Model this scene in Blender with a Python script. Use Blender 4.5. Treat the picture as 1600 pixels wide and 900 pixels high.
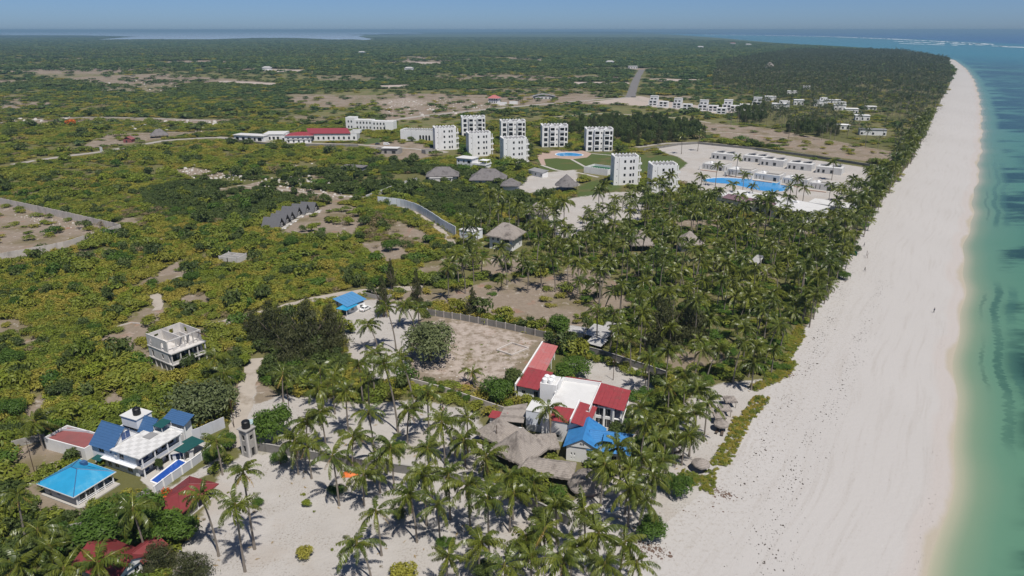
import bpy, math, random
import numpy as np
from mathutils import Vector, Matrix
scene = bpy.context.scene
for o in list(bpy.data.objects): bpy.data.objects.remove(o)
R = math.radians
rnd = random.Random(7)
rng = np.random.default_rng(11)

# ---------------------------------------------------------------- camera
F, CAM_H, PITCH = 1100.0, 90.0, math.atan(403.5 / 1100.0)
cam_d = bpy.data.cameras.new('camera'); cam = bpy.data.objects.new('camera', cam_d)
scene.collection.objects.link(cam); scene.camera = cam
cam.location = (0, 0, CAM_H); cam.rotation_euler = (math.pi / 2 - PITCH, 0, 0)
cam_d.sensor_width = 36; cam_d.angle = 2 * math.atan(800 / F)
cam_d.clip_start = 1; cam_d.clip_end = 200000
# ---------------------------------------------------------------- sky, sun, exposure
SUN_EL, SUN_AZ = R(62), math.atan2(3.5, -6.0)
world = bpy.data.worlds.new('World'); scene.world = world; world.use_nodes = True
wn = world.node_tree.nodes; wl = world.node_tree.links; wn.clear()
sky = wn.new('ShaderNodeTexSky'); sky.sky_type = 'NISHITA'; sky.sun_disc = False
sky.sun_elevation = SUN_EL; sky.sun_rotation = SUN_AZ
sky.altitude = 0; sky.air_density = 0.5; sky.dust_density = 0.5; sky.ozone_density = 10.0
hs = wn.new('ShaderNodeHueSaturation'); hs.inputs['Saturation'].default_value = 1.0; hs.inputs['Value'].default_value = 1.0
bg = wn.new('ShaderNodeBackground'); bg.inputs['Strength'].default_value = 0.072
wo = wn.new('ShaderNodeOutputWorld')
wl.new(sky.outputs[0], hs.inputs['Color']); wl.new(hs.outputs[0], bg.inputs['Color']); wl.new(bg.outputs[0], wo.inputs['Surface'])
sun_d = bpy.data.lights.new('sun', 'SUN'); sun = bpy.data.objects.new('sun', sun_d); scene.collection.objects.link(sun)
sun_d.energy = 4.1; sun_d.angle = R(1.0); sun_d.color = (1.0, 0.945, 0.865)
to_sun = Vector((math.sin(SUN_AZ) * math.cos(SUN_EL), math.cos(SUN_AZ) * math.cos(SUN_EL), math.sin(SUN_EL)))
sun.rotation_euler = to_sun.to_track_quat('Z', 'Y').to_euler(); sun.location = (60, -60, 150)
scene.view_settings.view_transform = 'Standard'; scene.view_settings.look = 'None'
scene.view_settings.exposure = 0.28; scene.view_settings.gamma = 1.0; scene.view_settings.use_curve_mapping = False
HAZE = 0.000088
cy = scene.cycles
cy.use_denoising = True; cy.max_bounces = 5; cy.diffuse_bounces = 3; cy.glossy_bounces = 2; cy.transmission_bounces = 3
cy.transparent_max_bounces = 6; cy.volume_bounces = 0; cy.caustics_reflective = False; cy.caustics_refractive = False

# ---------------------------------------------------------------- helpers
CP, SP = math.cos(PITCH), math.sin(PITCH)
def P(px, py, z=0.0):
    """the place at height z that stands at a spot of the photograph (survey helper)"""
    b = (450 - py) / F
    d = Vector(((px - 800) / F, CP + b * SP, -SP + b * CP)); t = (z - CAM_H) / d.z
    return Vector((d.x * t, d.y * t, z))
def at_y(px, py, Y):
    b = (450 - py) / F
    d = Vector(((px - 800) / F, CP + b * SP, -SP + b * CP)); t = Y / d.y
    return Vector((d.x * t, Y, CAM_H + d.z * t))
def proj(x, y, z=0.0):
    z = z - CAM_H; dep = y * CP - z * SP
    return 800 + F * x / dep, 450 - F * (y * SP + z * CP) / dep
def W2(pts): return np.array([tuple(P(*p))[:2] for p in pts])
coll = scene.collection
def link(o, parent=None):
    coll.objects.link(o)
    if parent: o.parent = parent
    return o
def tag(o, label=None, cat=None, group=None, kind=None):
    if label: o['label'] = label
    if cat: o['category'] = cat
    if group: o['group'] = group
    if kind: o['kind'] = kind
    return o
def empty(name, loc, rz=0.0):
    o = bpy.data.objects.new(name, None); o.location = loc; o.rotation_euler = (0, 0, rz); o.empty_display_size = 0.5
    return link(o)
def copy_tree(o, parent=None):
    c = o.copy(); link(c, parent)
    for ch in o.children: copy_tree(ch, c)
    return c
def np_mesh(name, verts, faces, attrs=None, mats=(), smooth=False):
    """faces: (N,3) or (N,4) int array"""
    verts = np.asarray(verts, np.float32); faces = np.asarray(faces, np.int32); k = faces.shape[1]
    me = bpy.data.meshes.new(name)
    me.vertices.add(len(verts)); me.vertices.foreach_set('co', verts.ravel())
    me.loops.add(faces.size); me.loops.foreach_set('vertex_index', faces.ravel())
    me.polygons.add(len(faces)); me.polygons.foreach_set('loop_start', np.arange(0, faces.size, k, dtype=np.int32))
    me.update(calc_edges=True)
    for an, arr in (attrs or {}).items():
        a = me.attributes.new(an, 'FLOAT', 'POINT'); a.data.foreach_set('value', np.asarray(arr, np.float32))
    for m in mats: me.materials.append(m)
    if smooth: me.polygons.foreach_set('use_smooth', np.ones(len(faces), bool))
    return me
def add(name, me, parent=None, loc=None, rot=None):
    o = bpy.data.objects.new(name, me); link(o, parent)
    if loc is not None: o.location = loc
    if rot is not None: o.rotation_euler = rot
    return o

# value noise on numpy arrays
def vnoise(x, y, seed=0):
    xi = np.floor(x).astype(np.int64); yi = np.floor(y).astype(np.int64); fx = x - xi; fy = y - yi
    fx = fx * fx * (3 - 2 * fx); fy = fy * fy * (3 - 2 * fy)
    def h(a, b):
        n = (a * 374761393 + b * 668265263 + seed * 974634777) & 0xffffffff
        n = ((n ^ (n >> 13)) * 1274126177) & 0xffffffff
        return ((n ^ (n >> 16)) & 0xffff) / 65535.0
    return (h(xi, yi) * (1 - fx) + h(xi + 1, yi) * fx) * (1 - fy) + (h(xi, yi + 1) * (1 - fx) + h(xi + 1, yi + 1) * fx) * fy
def fnoise(x, y, sc, seed=0):
    return 0.55 * vnoise(x / sc, y / sc, seed) + 0.3 * vnoise(x / sc * 2.1 + 9, y / sc * 2.1, seed + 1) + 0.15 * vnoise(x / sc * 4.3, y / sc * 4.3 + 5, seed + 2)
def sdist(x, y, poly):
    """signed distance to a closed polygon, negative inside"""
    n = len(poly); d2 = np.full(x.shape, 1e18); ins = np.zeros(x.shape, bool)
    for i in range(n):
        ax, ay = poly[i]; bx, by = poly[(i + 1) % n]
        ex, ey = bx - ax, by - ay; L = ex * ex + ey * ey + 1e-12
        t = np.clip(((x - ax) * ex + (y - ay) * ey) / L, 0, 1)
        dx = x - ax - t * ex; dy = y - ay - t * ey; d2 = np.minimum(d2, dx * dx + dy * dy)
        if ay != by:
            c = ((ay > y) != (by > y)) & (x < (bx - ax) * (y - ay) / (by - ay) + ax); ins ^= c
    d = np.sqrt(d2); return np.where(ins, -d, d)
def sdist_box(x, y, poly, margin):
    out = np.full(x.shape, 1e6); lo = poly.min(0) - margin; hi = poly.max(0) + margin
    m = (x > lo[0]) & (x < hi[0]) & (y > lo[1]) & (y < hi[1])
    if m.any(): out[m] = sdist(x[m], y[m], poly)
    return out

# ---------------------------------------------------------------- material helper
class MT:
    def __init__(s, name, rough=0.8, spec=0.3):
        s.m = bpy.data.materials.new(name); s.m.use_nodes = True; s.t = s.m.node_tree
        s.b = s.t.nodes['Principled BSDF']; s.out = s.t.nodes['Material Output']
        s.b.inputs['Roughness'].default_value = rough; s.b.inputs['Specular IOR Level'].default_value = spec
        s._pos = None
    def n(s, typ, **kw):
        nd = s.t.nodes.new(typ)
        for k, v in kw.items(): setattr(nd, k, v)
        return nd
    def set(s, sock, v):
        if isinstance(v, bpy.types.NodeSocket): s.t.links.new(v, sock)
        elif isinstance(v, (tuple, list)) and len(v) == 3 and sock.type == 'RGBA': sock.default_value = (*v, 1)
        else: sock.default_value = v
    def pos(s):
        if s._pos is None: s._pos = s.n('ShaderNodeNewGeometry').outputs['Position']
        return s._pos
    def obj(s): return s.n('ShaderNodeTexCoord').outputs['Object']
    def vmul(s, v, k):
        nd = s.n('ShaderNodeVectorMath', operation='MULTIPLY'); s.set(nd.inputs[0], v); nd.inputs[1].default_value = k; return nd.outputs[0]
    def noise(s, scale, vec=None, detail=3.0, rough=0.55):
        nd = s.n('ShaderNodeTexNoise'); s.set(nd.inputs['Vector'], vec or s.pos()); nd.inputs['Scale'].default_value = scale
        nd.inputs['Detail'].default_value = detail; nd.inputs['Roughness'].default_value = rough; return nd.outputs['Fac']
    def voro(s, scale, vec=None, feature='F1', out='Distance'):
        nd = s.n('ShaderNodeTexVoronoi', feature=feature); s.set(nd.inputs['Vector'], vec or s.pos()); nd.inputs['Scale'].default_value = scale; return nd.outputs[out]
    def wave(s, scale, vec, axis='X', dist=0.0, prof='SIN'):
        nd = s.n('ShaderNodeTexWave', bands_direction=axis, wave_profile=prof); s.set(nd.inputs['Vector'], vec)
        nd.inputs['Scale'].default_value = scale; nd.inputs['Distortion'].default_value = dist; return nd.outputs['Fac']
    def attr(s, name, typ='GEOMETRY'):
        nd = s.n('ShaderNodeAttribute', attribute_name=name, attribute_type=typ); return nd.outputs['Fac']
    def rand(s): return s.n('ShaderNodeObjectInfo').outputs['Random']
    def math(s, op, a, b=0.0, clamp=False):
        nd = s.n('ShaderNodeMath', operation=op, use_clamp=clamp); s.set(nd.inputs[0], a); s.set(nd.inputs[1], b); return nd.outputs[0]
    def sstep(s, v, lo, hi):
        nd = s.n('ShaderNodeMapRange', interpolation_type='SMOOTHSTEP'); s.set(nd.inputs['Value'], v)
        nd.inputs['From Min'].default_value = lo; nd.inputs['From Max'].default_value = hi; return nd.outputs['Result']
    def mix(s, f, a, b, blend='MIX'):
        nd = s.n('ShaderNodeMix', data_type='RGBA', blend_type=blend); s.set(nd.inputs[0], f); s.set(nd.inputs[6], a); s.set(nd.inputs[7], b); return nd.outputs[2]
    def ramp(s, v, stops):
        nd = s.n('ShaderNodeValToRGB'); s.set(nd.inputs[0], v); e = nd.color_ramp.elements
        while len(e) < len(stops): e.new(0.5)
        for el, (p, c) in zip(e, stops): el.position = p; el.color = (*c, 1)
        return nd.outputs[0]
    def color(s, c): s.set(s.b.inputs['Base Color'], c); return s
    def bump(s, h, strength=0.4, dist=0.1):
        nd = s.n('ShaderNodeBump'); s.set(nd.inputs['Height'], h); nd.inputs['Strength'].default_value = strength; nd.inputs['Distance'].default_value = dist
        s.t.links.new(nd.outputs[0], s.b.inputs['Normal']); return s
    def translucent(s, col, f):
        tr = s.n('ShaderNodeBsdfTranslucent'); s.set(tr.inputs[0], col); mx = s.n('ShaderNodeMixShader'); s.set(mx.inputs[0], f)
        s.t.links.new(s.b.outputs[0], mx.inputs[1]); s.t.links.new(tr.outputs[0], mx.inputs[2]); s.t.links.new(mx.outputs[0], s.out.inputs['Surface']); return s
M = {}
def surf(key, c, var=0.12, scale=1.5, rough=0.8, spec=0.3, dirt=None, bump=0.0):
    """plain painted / plastered surface with blotches and fine grain"""
    if 'white' not in key: c = tuple(x * .85 for x in c); dirt = dirt and tuple(x * .85 for x in dirt)
    m = MT(key, rough, spec); a = tuple(x * (1 - var) for x in c); b = tuple(min(1, x * (1 + var * 0.6)) for x in c)
    col = m.mix(m.noise(scale, detail=5), a, b)
    if dirt: col = m.mix(m.sstep(m.noise(scale * 0.45, m.vmul(m.pos(), (1, 1, 0.35)), detail=6, rough=0.65), 0.5, 0.72), col, dirt)
    m.color(col)
    if bump: m.bump(m.noise(scale * 6), bump, 0.05)
    M[key] = m.m; return m
def foliage(key, ca, cb, cc=None, patch=0.02, tr=0.25, spec=0.25, rough=0.55, var=0.5):
    m = MT(key, rough, spec)
    f = m.math('ADD', m.math('MULTIPLY', m.rand(), 0.6), m.math('MULTIPLY', m.attr('tint'), 0.5))
    col = m.mix(m.math('MULTIPLY', f, 1.0, True), ca, cb)
    if cc: col = m.mix(m.sstep(m.noise(patch, detail=3), 0.42, 0.66), col, cc)
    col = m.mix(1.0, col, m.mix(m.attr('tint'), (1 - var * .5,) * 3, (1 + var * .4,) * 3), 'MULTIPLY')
    m.color(col); m.translucent(m.mix(1.0, col, (1.25, 1.3, 0.7), 'MULTIPLY'), tr); M[key] = m.m; return m
GROVES = [[(690, 430), (740, 360), (820, 345), (900, 350), (1000, 315), (1100, 320), (1160, 345), (1250, 335), (1330, 300), (1392, 280), (1372, 330), (1350, 372), (1305, 455), (1255, 540), (1215, 600), (1150, 605), (1050, 600), (960, 540), (930, 480), (860, 455), (740, 470)]]
FARGROVES = [[(1100, 200), (1180, 178), (1200, 160), (1110, 140), (1120, 100), (1240, 80), (1400, 80.5), (1480, 94), (1486, 130), (1464, 172), (1446, 210), (1436, 232), (1410, 275), (1390, 258), (1385, 240), (1290, 222), (1200, 215)]]
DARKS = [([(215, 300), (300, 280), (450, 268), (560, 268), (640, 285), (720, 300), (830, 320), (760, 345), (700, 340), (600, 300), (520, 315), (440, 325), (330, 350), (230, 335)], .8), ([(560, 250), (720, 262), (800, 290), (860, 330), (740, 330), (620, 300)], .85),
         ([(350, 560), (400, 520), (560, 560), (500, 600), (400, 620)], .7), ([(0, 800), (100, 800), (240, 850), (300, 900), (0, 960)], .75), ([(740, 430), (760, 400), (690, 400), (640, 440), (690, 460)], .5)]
DRYS = [[(180, 325), (250, 330), (230, 350), (190, 345)], [(540, 340), (640, 350), (660, 400), (560, 390)], [(860, 192), (1080, 205), (1100, 225), (990, 225), (850, 205)]]
NOVEG_PX = [[(35, 755), (60, 805), (125, 808), (150, 790), (120, 775)], [(214, 748), (240, 800), (350, 720), (330, 680), (272, 690)], [(120, 790), (180, 745), (218, 752), (200, 770), (130, 800)], [(640, 505), (700, 490), (860, 530), (790, 612), (640, 592)], [(1090, 240), (1290, 255), (1300, 300), (1090, 290)]]
# ---------------------------------------------------------------- shoreline and beach edge, surveyed as x(y)
SHORE = [(1428, 1050), (1457, 900), (1477, 785), (1490, 675), (1498, 560), (1503, 450), (1508, 400), (1515, 350), (1524, 300), (1531, 250), (1534, 215), (1534, 180),
         (1530, 150), (1522, 125), (1510, 108), (1492, 94), (1450, 85), (1400, 80), (1300, 73.5), (1200, 66), (1120, 59), (1060, 54.5), (1000, 51.5)]
VEG = [(900, 1050), (965, 905), (1035, 845), (1085, 800), (1125, 765), (1120, 740), (1160, 690), (1200, 645), (1218, 600), (1240, 578), (1255, 540), (1285, 495), (1305, 455),
       (1338, 400), (1352, 372), (1372, 335), (1392, 303), (1408, 282), (1428, 255), (1438, 232), (1448, 210), (1466, 172), (1476, 152), (1488, 130), (1490, 110), (1482, 93), (1440, 84.6), (1395, 79.7), (1298, 73.3)]
def xy_curve(px):
    w = W2(px); o = np.argsort(w[:, 1]); return w[o, 1], w[o, 0]
sy, sx = xy_curve(SHORE); vy, vx = xy_curve(VEG)
def shore_x(y): return np.interp(y, sy, sx) + 1.1 * np.sin(y / 17.0) + 0.6 * np.sin(y / 6.3 + 1)
def veg_x(y): return np.minimum(np.interp(y, vy, vx), shore_x(y) - 2)
# ---------------------------------------------------------------- zones of the ground (kind, outline, softness in metres)
ZONES = [
 ('sand', [(250, 960), (285, 850), (320, 795), (345, 735), (385, 704), (425, 709), (520, 723), (640, 740), (700, 749), (790, 772), (880, 800), (905, 775), (960, 745), (1045, 715), (1060, 640), (1095, 605), (1150, 596), (1225, 590), (1180, 700), (1130, 790), (1050, 1000)], 3),
 ('sand', [(372, 700), (385, 640), (440, 615), (560, 630), (650, 625), (740, 640), (760, 680), (765, 755), (700, 750), (640, 740), (540, 726), (450, 712), (400, 704)], 3),
 ('sand', [(535, 500), (560, 470), (600, 468), (660, 490), (640, 540), (640, 590), (590, 600), (545, 560)], 3),
 ('sand', [(890, 560), (930, 553), (1030, 585), (1020, 612), (995, 680), (965, 690), (930, 640), (890, 600)], 2),
 ('sand', [(1015, 232), (1060, 224), (1130, 226), (1260, 248), (1395, 268), (1365, 292), (1330, 310), (1260, 335), (1180, 330), (1090, 300), (1050, 275), (1075, 255), (1060, 245)], 4),
 ('sand', [(850, 340), (890, 310), (960, 300), (1010, 300), (1000, 345), (930, 350), (880, 380)], 5),
 ('sand', [(800, 300), (830, 272), (900, 265), (905, 290), (850, 305)], 4),
 ('sand', [(370, 690), (360, 650), (380, 600), (400, 602), (395, 660)], 2),
 ('sand', [(215, 800), (243, 776), (345, 712), (352, 730), (310, 748), (245, 797)], 1.5), ('sand', [(218, 748), (242, 772), (335, 704), (330, 690), (275, 698)], 1),
 ('pale', [(645, 505), (690, 495), (760, 503), (850, 530), (825, 565), (770, 610), (700, 596), (645, 585), (630, 560)], 3, .52),
 ('dirt', [(-60, 322), (0, 318), (100, 335), (185, 357), (100, 392), (0, 408), (-60, 420)], 2),
 ('dirt', [(640, 500), (690, 492), (760, 500), (860, 530), (830, 570), (800, 600), (770, 618), (700, 600), (640, 590), (620, 560)], 3),
 ('dirt', [(690, 460), (760, 440), (870, 430), (970, 440), (985, 480), (890, 520), (760, 490), (690, 478)], 5),
 ('dirt', [(190, 515), (225, 482), (260, 480), (240, 520), (235, 565), (200, 560)], 3),
 ('dirt', [(30, 760), (60, 808), (125, 805), (140, 790), (118, 780)], 2),
 ('dirt', [(30, 640), (70, 610), (75, 640), (55, 680)], 3), ('dirt', [(160, 630), (178, 612), (195, 620), (190, 640)], 2),
 ('dirt', [(40, 740), (20, 700), (60, 690), (110, 705), (100, 730), (55, 760), (40, 790)], 3),
 ('dirt', [(440, 365), (470, 335), (520, 318), (560, 325), (572, 350), (540, 372), (480, 368)], 4),
 ('dirt', [(560, 380), (620, 375), (640, 400), (600, 412)], 4), ('dirt', [(620, 345), (680, 370), (660, 385), (600, 365)], 4),
 ('dirt', [(590, 158), (640, 146), (780, 165), (760, 172), (690, 184), (600, 190)], 12), ('dirt', [(440, 160), (470, 148), (560, 152), (545, 166)], 12),
 ('dirt', [(575, 215), (650, 222), (700, 238), (640, 252), (580, 240)], 4), ('dirt', [(260, 268), (300, 262), (365, 272), (330, 280)], 4),
 ('dirt', [(0, 190), (120, 184), (360, 187), (350, 193), (150, 190), (60, 197)], 6), ('dirt', [(160, 210), (260, 206), (330, 206), (200, 225), (120, 235)], 5),
 ('dirt', [(430, 290), (520, 300), (560, 310), (520, 320), (430, 298)], 3), ('dirt', [(135, 130), (240, 122), (300, 131), (250, 147), (150, 146)], 12, .5), ('dirt', [(30, 112), (150, 108), (190, 118), (60, 122)], 20, .5), ('dirt', [(480, 118), (600, 116), (640, 126), (500, 130)], 14, .5), ('dirt', [(440, 146), (620, 148), (600, 166), (470, 164)], 10, .55), ('dirt', [(650, 118), (800, 112), (860, 122), (700, 130)], 14, .5), ('dirt', [(0, 150), (60, 148), (50, 158), (0, 158)], 8, .6), ('dirt', [(700, 140), (860, 136), (960, 144), (840, 152)], 10, .5),
 ('dirt', [(80, 122), (250, 115), (420, 128), (250, 133), (120, 128)], 25),
 ('dirt', [(1085, 190), (1200, 200), (1420, 242), (1380, 255), (1260, 240), (1120, 212)], 6),
 ('dirt', [(350, 600), (400, 590), (440, 620), (400, 640)], 3), ('dirt', [(740, 410), (800, 395), (830, 425), (760, 430)], 4),
 ('pale', [(325, 130), (350, 126), (440, 130), (425, 134.5)], 10), ('pale', [(590, 99), (640, 96), (695, 98), (685, 102)], 20), ('pale', [(890, 128), (980, 128), (985, 131.5), (900, 132)], 10),
 ('pale', [(1010, 123), (1100, 124), (1100, 127), (1012, 126.5)], 10), ('pale', [(800, 93), (850, 93.5), (850, 96.5), (800, 96)], 20), ('pale', [(410, 108), (475, 109), (475, 112), (415, 112.5)], 14),
 ('pale', [(580, 134), (640, 132), (640, 137), (600, 138)], 10), ('pale', [(1095, 82), (1130, 82), (1130, 84), (1095, 84)], 20),
 ('pale', [(915, 160), (1000, 150), (1040, 158), (1190, 178), (1180, 184), (1010, 166)], 5), ('pale', [(560, 160), (640, 172), (690, 160), (640, 150)], 15, .47),
 ('grass', [(780, 182), (860, 172), (930, 166), (1020, 170), (1180, 190), (1110, 205), (1010, 215), (960, 205), (880, 190)], 6),
 ('grass', [(600, 190), (700, 180), (780, 186), (760, 200), (640, 205)], 6), ('grass', [(1000, 128), (1100, 130), (1120, 140), (1000, 142)], 10),
 ('lawn', [(835, 250), (850, 240), (910, 236), (1060, 245), (1080, 258), (1050, 278), (940, 262), (850, 268)], 3),
 ('lawn', [(935, 280), (1000, 300), (960, 330), (900, 318), (905, 290)], 4), ('lawn', [(560, 218), (590, 215), (600, 222), (570, 226)], 3),
 ('lawn', [(1120, 725), (1160, 650), (1180, 655), (1150, 725), (1115, 730)], .8),
]
ZW = [(q[0], W2(q[1]), q[2], q[3] if len(q) > 3 else 1.0) for q in ZONES]
def zone_weights(x, y):
    out = {k: np.zeros(x.shape) for k in ('sand', 'dirt', 'pale', 'grass', 'lawn')}
    for k, w, s, mx in ZW:
        d = sdist_box(x, y, w, s * 3); out[k] = np.maximum(out[k], np.clip(0.5 - d / (2 * s), 0, 1) * mx)
    far = np.clip((y - 450) / 500, 0, 1) * np.clip((3200 - y) / 900, 0, 1) * (x < 0.25 * y + 60)
    bare = np.clip((fnoise(x * 0.45, y * 1.0, 150.0, 3) - 0.535) * 9, 0, 1) * far
    gpat = np.clip((fnoise(x * 0.5 + 700, y * 1.3, 210.0, 13) - 0.50) * 8, 0, 1) * far; out['grass'] = np.maximum(out['grass'], gpat)
    out['dirt'] = np.maximum(out['dirt'], bare)
    near = np.clip((fnoise(x, y, 26.0, 21) - 0.69) * 12, 0, 1) * (y < 520)
    out['dirt'] = np.maximum(out['dirt'], near * 0.8)
    out['sand'] = np.maximum(out['sand'], np.clip((x - veg_x(y)) / 6 + 1.0, 0, 1) * (y < 3500))
    out['far'] = np.clip((y - 1300) / 1200, 0, 1)
    return out
# ---------------------------------------------------------------- ground sheet
rows = [-900, -600, -400, -200, -100, 0, 50]; yv = 75.0
while yv < 60000: rows.append(yv); yv *= 1.0105
rows.append(62000); rows = np.array(rows); NC = 330
u = np.linspace(-1, 1, NC)
X = u[None, :] * (np.maximum(rows, 60) * 0.95 + 60)[:, None]; Y = np.repeat(rows[:, None], NC, 1)
zw = zone_weights(X.ravel(), Y.ravel())
V = np.stack([X.ravel(), Y.ravel(), np.zeros(X.size)], 1)
def grid_faces(nr, nc):
    i = (np.arange(nr - 1)[:, None] * nc + np.arange(nc - 1)[None, :]).ravel(); return np.stack([i, i + 1, i + 1 + nc, i + nc], 1)
m = MT('ground_soil', 0.95, 0.15); p = m.pos()
n1 = m.noise(0.05, detail=6); n2 = m.noise(0.5, detail=5, rough=0.65); n3 = m.noise(0.008, detail=4)
scrub = m.mix(n2, (0.095, 0.092, 0.034), (0.200, 0.178, 0.082)); scrub = m.mix(m.sstep(n3, .4, .65), scrub, (0.085, 0.092, 0.028))
scrub = m.mix(m.attr('far'), scrub, m.mix(m.noise(0.012, m.vmul(p, (.4, 1, 1)), detail=5), (0.045, 0.072, 0.026), (0.095, 0.112, 0.040)))
dirt = m.mix(n2, (0.165, 0.128, 0.095), (0.31, 0.258, 0.208)); dirt = m.mix(m.sstep(n1, .45, .7), dirt, (0.15, 0.125, 0.065))
dirt = m.mix(m.sstep(m.noise(0.22, detail=6, rough=.7), .56, .66), dirt, (0.37, 0.335, 0.295)); dirt = m.mix(m.sstep(m.noise(0.11, detail=4), .58, .72), dirt, (0.26, 0.15, 0.10))
pale = m.mix(n2, (0.335, 0.275, 0.235), (0.45, 0.395, 0.35))
sand = m.mix(m.noise(0.13, detail=6, rough=.6), (0.345, 0.322, 0.298), (0.465, 0.445, 0.422)); sand = m.mix(m.sstep(m.noise(0.9, detail=5, rough=.7), .60, .74), sand, (0.27, 0.225, 0.175))
sand = m.mix(m.math('MULTIPLY', m.sstep(m.noise(2.6, detail=5, rough=.7), .50, .68), m.sstep(m.noise(.16, detail=4), .36, .62)), sand, (0.21, 0.18, 0.145))
sand = m.mix(m.math('MULTIPLY', m.sstep(m.noise(0.07, detail=5), .5, .66), .45), sand, (0.36, 0.315, 0.27))
grass = m.mix(n2, (0.115, 0.115, 0.045), (0.20, 0.175, 0.085)); grass = m.mix(m.sstep(n1, .45, .65), grass, (0.10, 0.12, 0.035))
lawn = m.mix(n2, (0.055, 0.085, 0.022), (0.09, 0.115, 0.035)); lawn = m.mix(m.sstep(n1, .5, .7), lawn, (0.14, 0.11, 0.05))
def edge(name, k=0.55):
    return m.sstep(m.math('ADD', m.attr(name), m.math('MULTIPLY', m.math('SUBTRACT', m.noise(0.35, detail=5, rough=.7), 0.5), k * 2)), 0.38, 0.62)
col = m.mix(edge('grass'), scrub, grass); col = m.mix(edge('dirt'), col, dirt); col = m.mix(edge('pale'), col, pale); col = m.mix(edge('lawn', .3), col, lawn); col = m.mix(edge('sand', .4), col, sand)
m.color(col); m.bump(m.noise(1.3, detail=6, rough=.7), 0.6, 0.35); M['ground'] = m.m
tag(add('ground', np_mesh('ground', V, grid_faces(len(rows), NC), zw, [M['ground']])), kind='structure')
# ---------------------------------------------------------------- beach
br = rows[(rows >= -900) & (rows < 3200)]; NB = 44; t = np.linspace(0, 1, NB)
xa = veg_x(br) - 3; xb = shore_x(br) + 1.5
BX = xa[:, None] + (xb - xa)[:, None] * t[None, :]; BY = np.repeat(br[:, None], NB, 1)
m = MT('beach_sand', 0.9, 0.2); d = m.attr('d'); e = m.attr('e'); p = m.pos(); st = m.vmul(p, (1.0, 0.25, 1))
wob = m.math('MULTIPLY', m.math('SUBTRACT', m.noise(0.06, st, detail=5), .5), 9)
dd = m.math('ADD', d, wob)
cv = m.n('ShaderNodeCombineXYZ'); m.set(cv.inputs[0], m.math('MULTIPLY', d, .55)); sp = m.n('ShaderNodeSeparateXYZ'); m.set(sp.inputs[0], p); m.set(cv.inputs[1], m.math('MULTIPLY', sp.outputs[1], .035))
stk = m.noise(1.0, cv.outputs[0], detail=6, rough=.65)
c = m.mix(m.noise(0.02, st, detail=6, rough=.6), (0.395, 0.378, 0.362), (0.465, 0.448, 0.435))
c = m.mix(m.math('MULTIPLY', m.sstep(stk, .50, .70), .35), c, (0.345, 0.318, 0.292))
c = m.mix(m.math('MULTIPLY', m.sstep(m.noise(2.2, m.vmul(p, (1, .5, 1)), detail=5, rough=.75), .54, .70), m.math('MULTIPLY', m.sstep(stk, .44, .60), .55)), c, (0.27, 0.24, 0.21))
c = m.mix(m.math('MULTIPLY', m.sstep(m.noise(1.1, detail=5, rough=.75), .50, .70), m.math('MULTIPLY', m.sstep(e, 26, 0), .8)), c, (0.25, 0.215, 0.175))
c = m.mix(m.math('MULTIPLY', m.sstep(dd, 7, 4), .4), c, (0.43, 0.375, 0.345))
c = m.mix(m.sstep(dd, 2.4, 0.4), c, (0.385, 0.345, 0.28)); c = m.mix(m.sstep(d, 0.8, -1.0), c, (0.375, 0.36, 0.275))
m.color(c); m.bump(m.noise(0.8, detail=6, rough=.7), 0.5, 0.2); M['beach'] = m.m
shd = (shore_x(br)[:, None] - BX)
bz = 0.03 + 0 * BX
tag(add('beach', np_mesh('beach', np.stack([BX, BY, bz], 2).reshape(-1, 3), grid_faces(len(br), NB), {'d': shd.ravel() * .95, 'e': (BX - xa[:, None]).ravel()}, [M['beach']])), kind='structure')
# ---------------------------------------------------------------- sea
sr = np.concatenate([[-900, -400, -100, 0, 50], np.geomspace(75, 61000, 560)]); tt = [0.0]; stp = 0.7
while tt[-1] < 70000: tt.append(tt[-1] + stp); stp *= 1.062
tt = np.array(tt); SX = shore_x(sr)[:, None] + tt[None, :]; SY = np.repeat(sr[:, None], len(tt), 1)
reef = W2([(1040, 53), (1130, 55.5), (1200, 55.5), (1300, 57.5), (1400, 61.5), (1500, 66.5), (1560, 70), (1640, 76)]); reef = np.concatenate([reef, [(3300, 1500), (4300, 0), (4700, -1000)]])
RX = np.interp(SY, np.sort(reef[:, 1]), reef[np.argsort(reef[:, 1]), 0])
rf = (SX - RX)
m = MT('sea_water', 0.2, 0.12); off = m.attr('off'); rfa = m.attr('rf'); p = m.pos()
stx = m.vmul(p, (0.33, 1, 1))
ow = m.math('ADD', off, m.math('MULTIPLY', m.math('SUBTRACT', m.noise(0.05, detail=5), .5), 7))
lg = m.math('LOGARITHM', m.math('MAXIMUM', m.math('ADD', off, 1.0), 0.05), 10.0)
lgn = m.math('ADD', m.math('DIVIDE', lg, 3.6), m.math('MULTIPLY', m.math('SUBTRACT', m.noise(0.03, detail=3), .5), .05))
c = m.ramp(lgn, [(0.0, (0.38, 0.36, 0.275)), (0.12, (0.29, 0.31, 0.225)), (0.21, (0.165, 0.245, 0.165)), (0.29, (0.105, 0.215, 0.145)), (0.40, (0.075, 0.195, 0.130)), (0.52, (0.055, 0.165, 0.108)), (0.66, (0.036, 0.130, 0.088)), (0.80, (0.024, 0.115, 0.108)), (1.0, (0.026, 0.150, 0.178))])
gz = m.math('MULTIPLY', m.sstep(off, 11, 19), m.sstep(rfa, -500, -1700))
gr = m.sstep(m.math('ADD', m.math('MULTIPLY', m.noise(0.045, stx, detail=6, rough=.62), .7), m.math('MULTIPLY', m.noise(0.006, detail=3), .42)), 0.495, 0.60)
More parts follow.
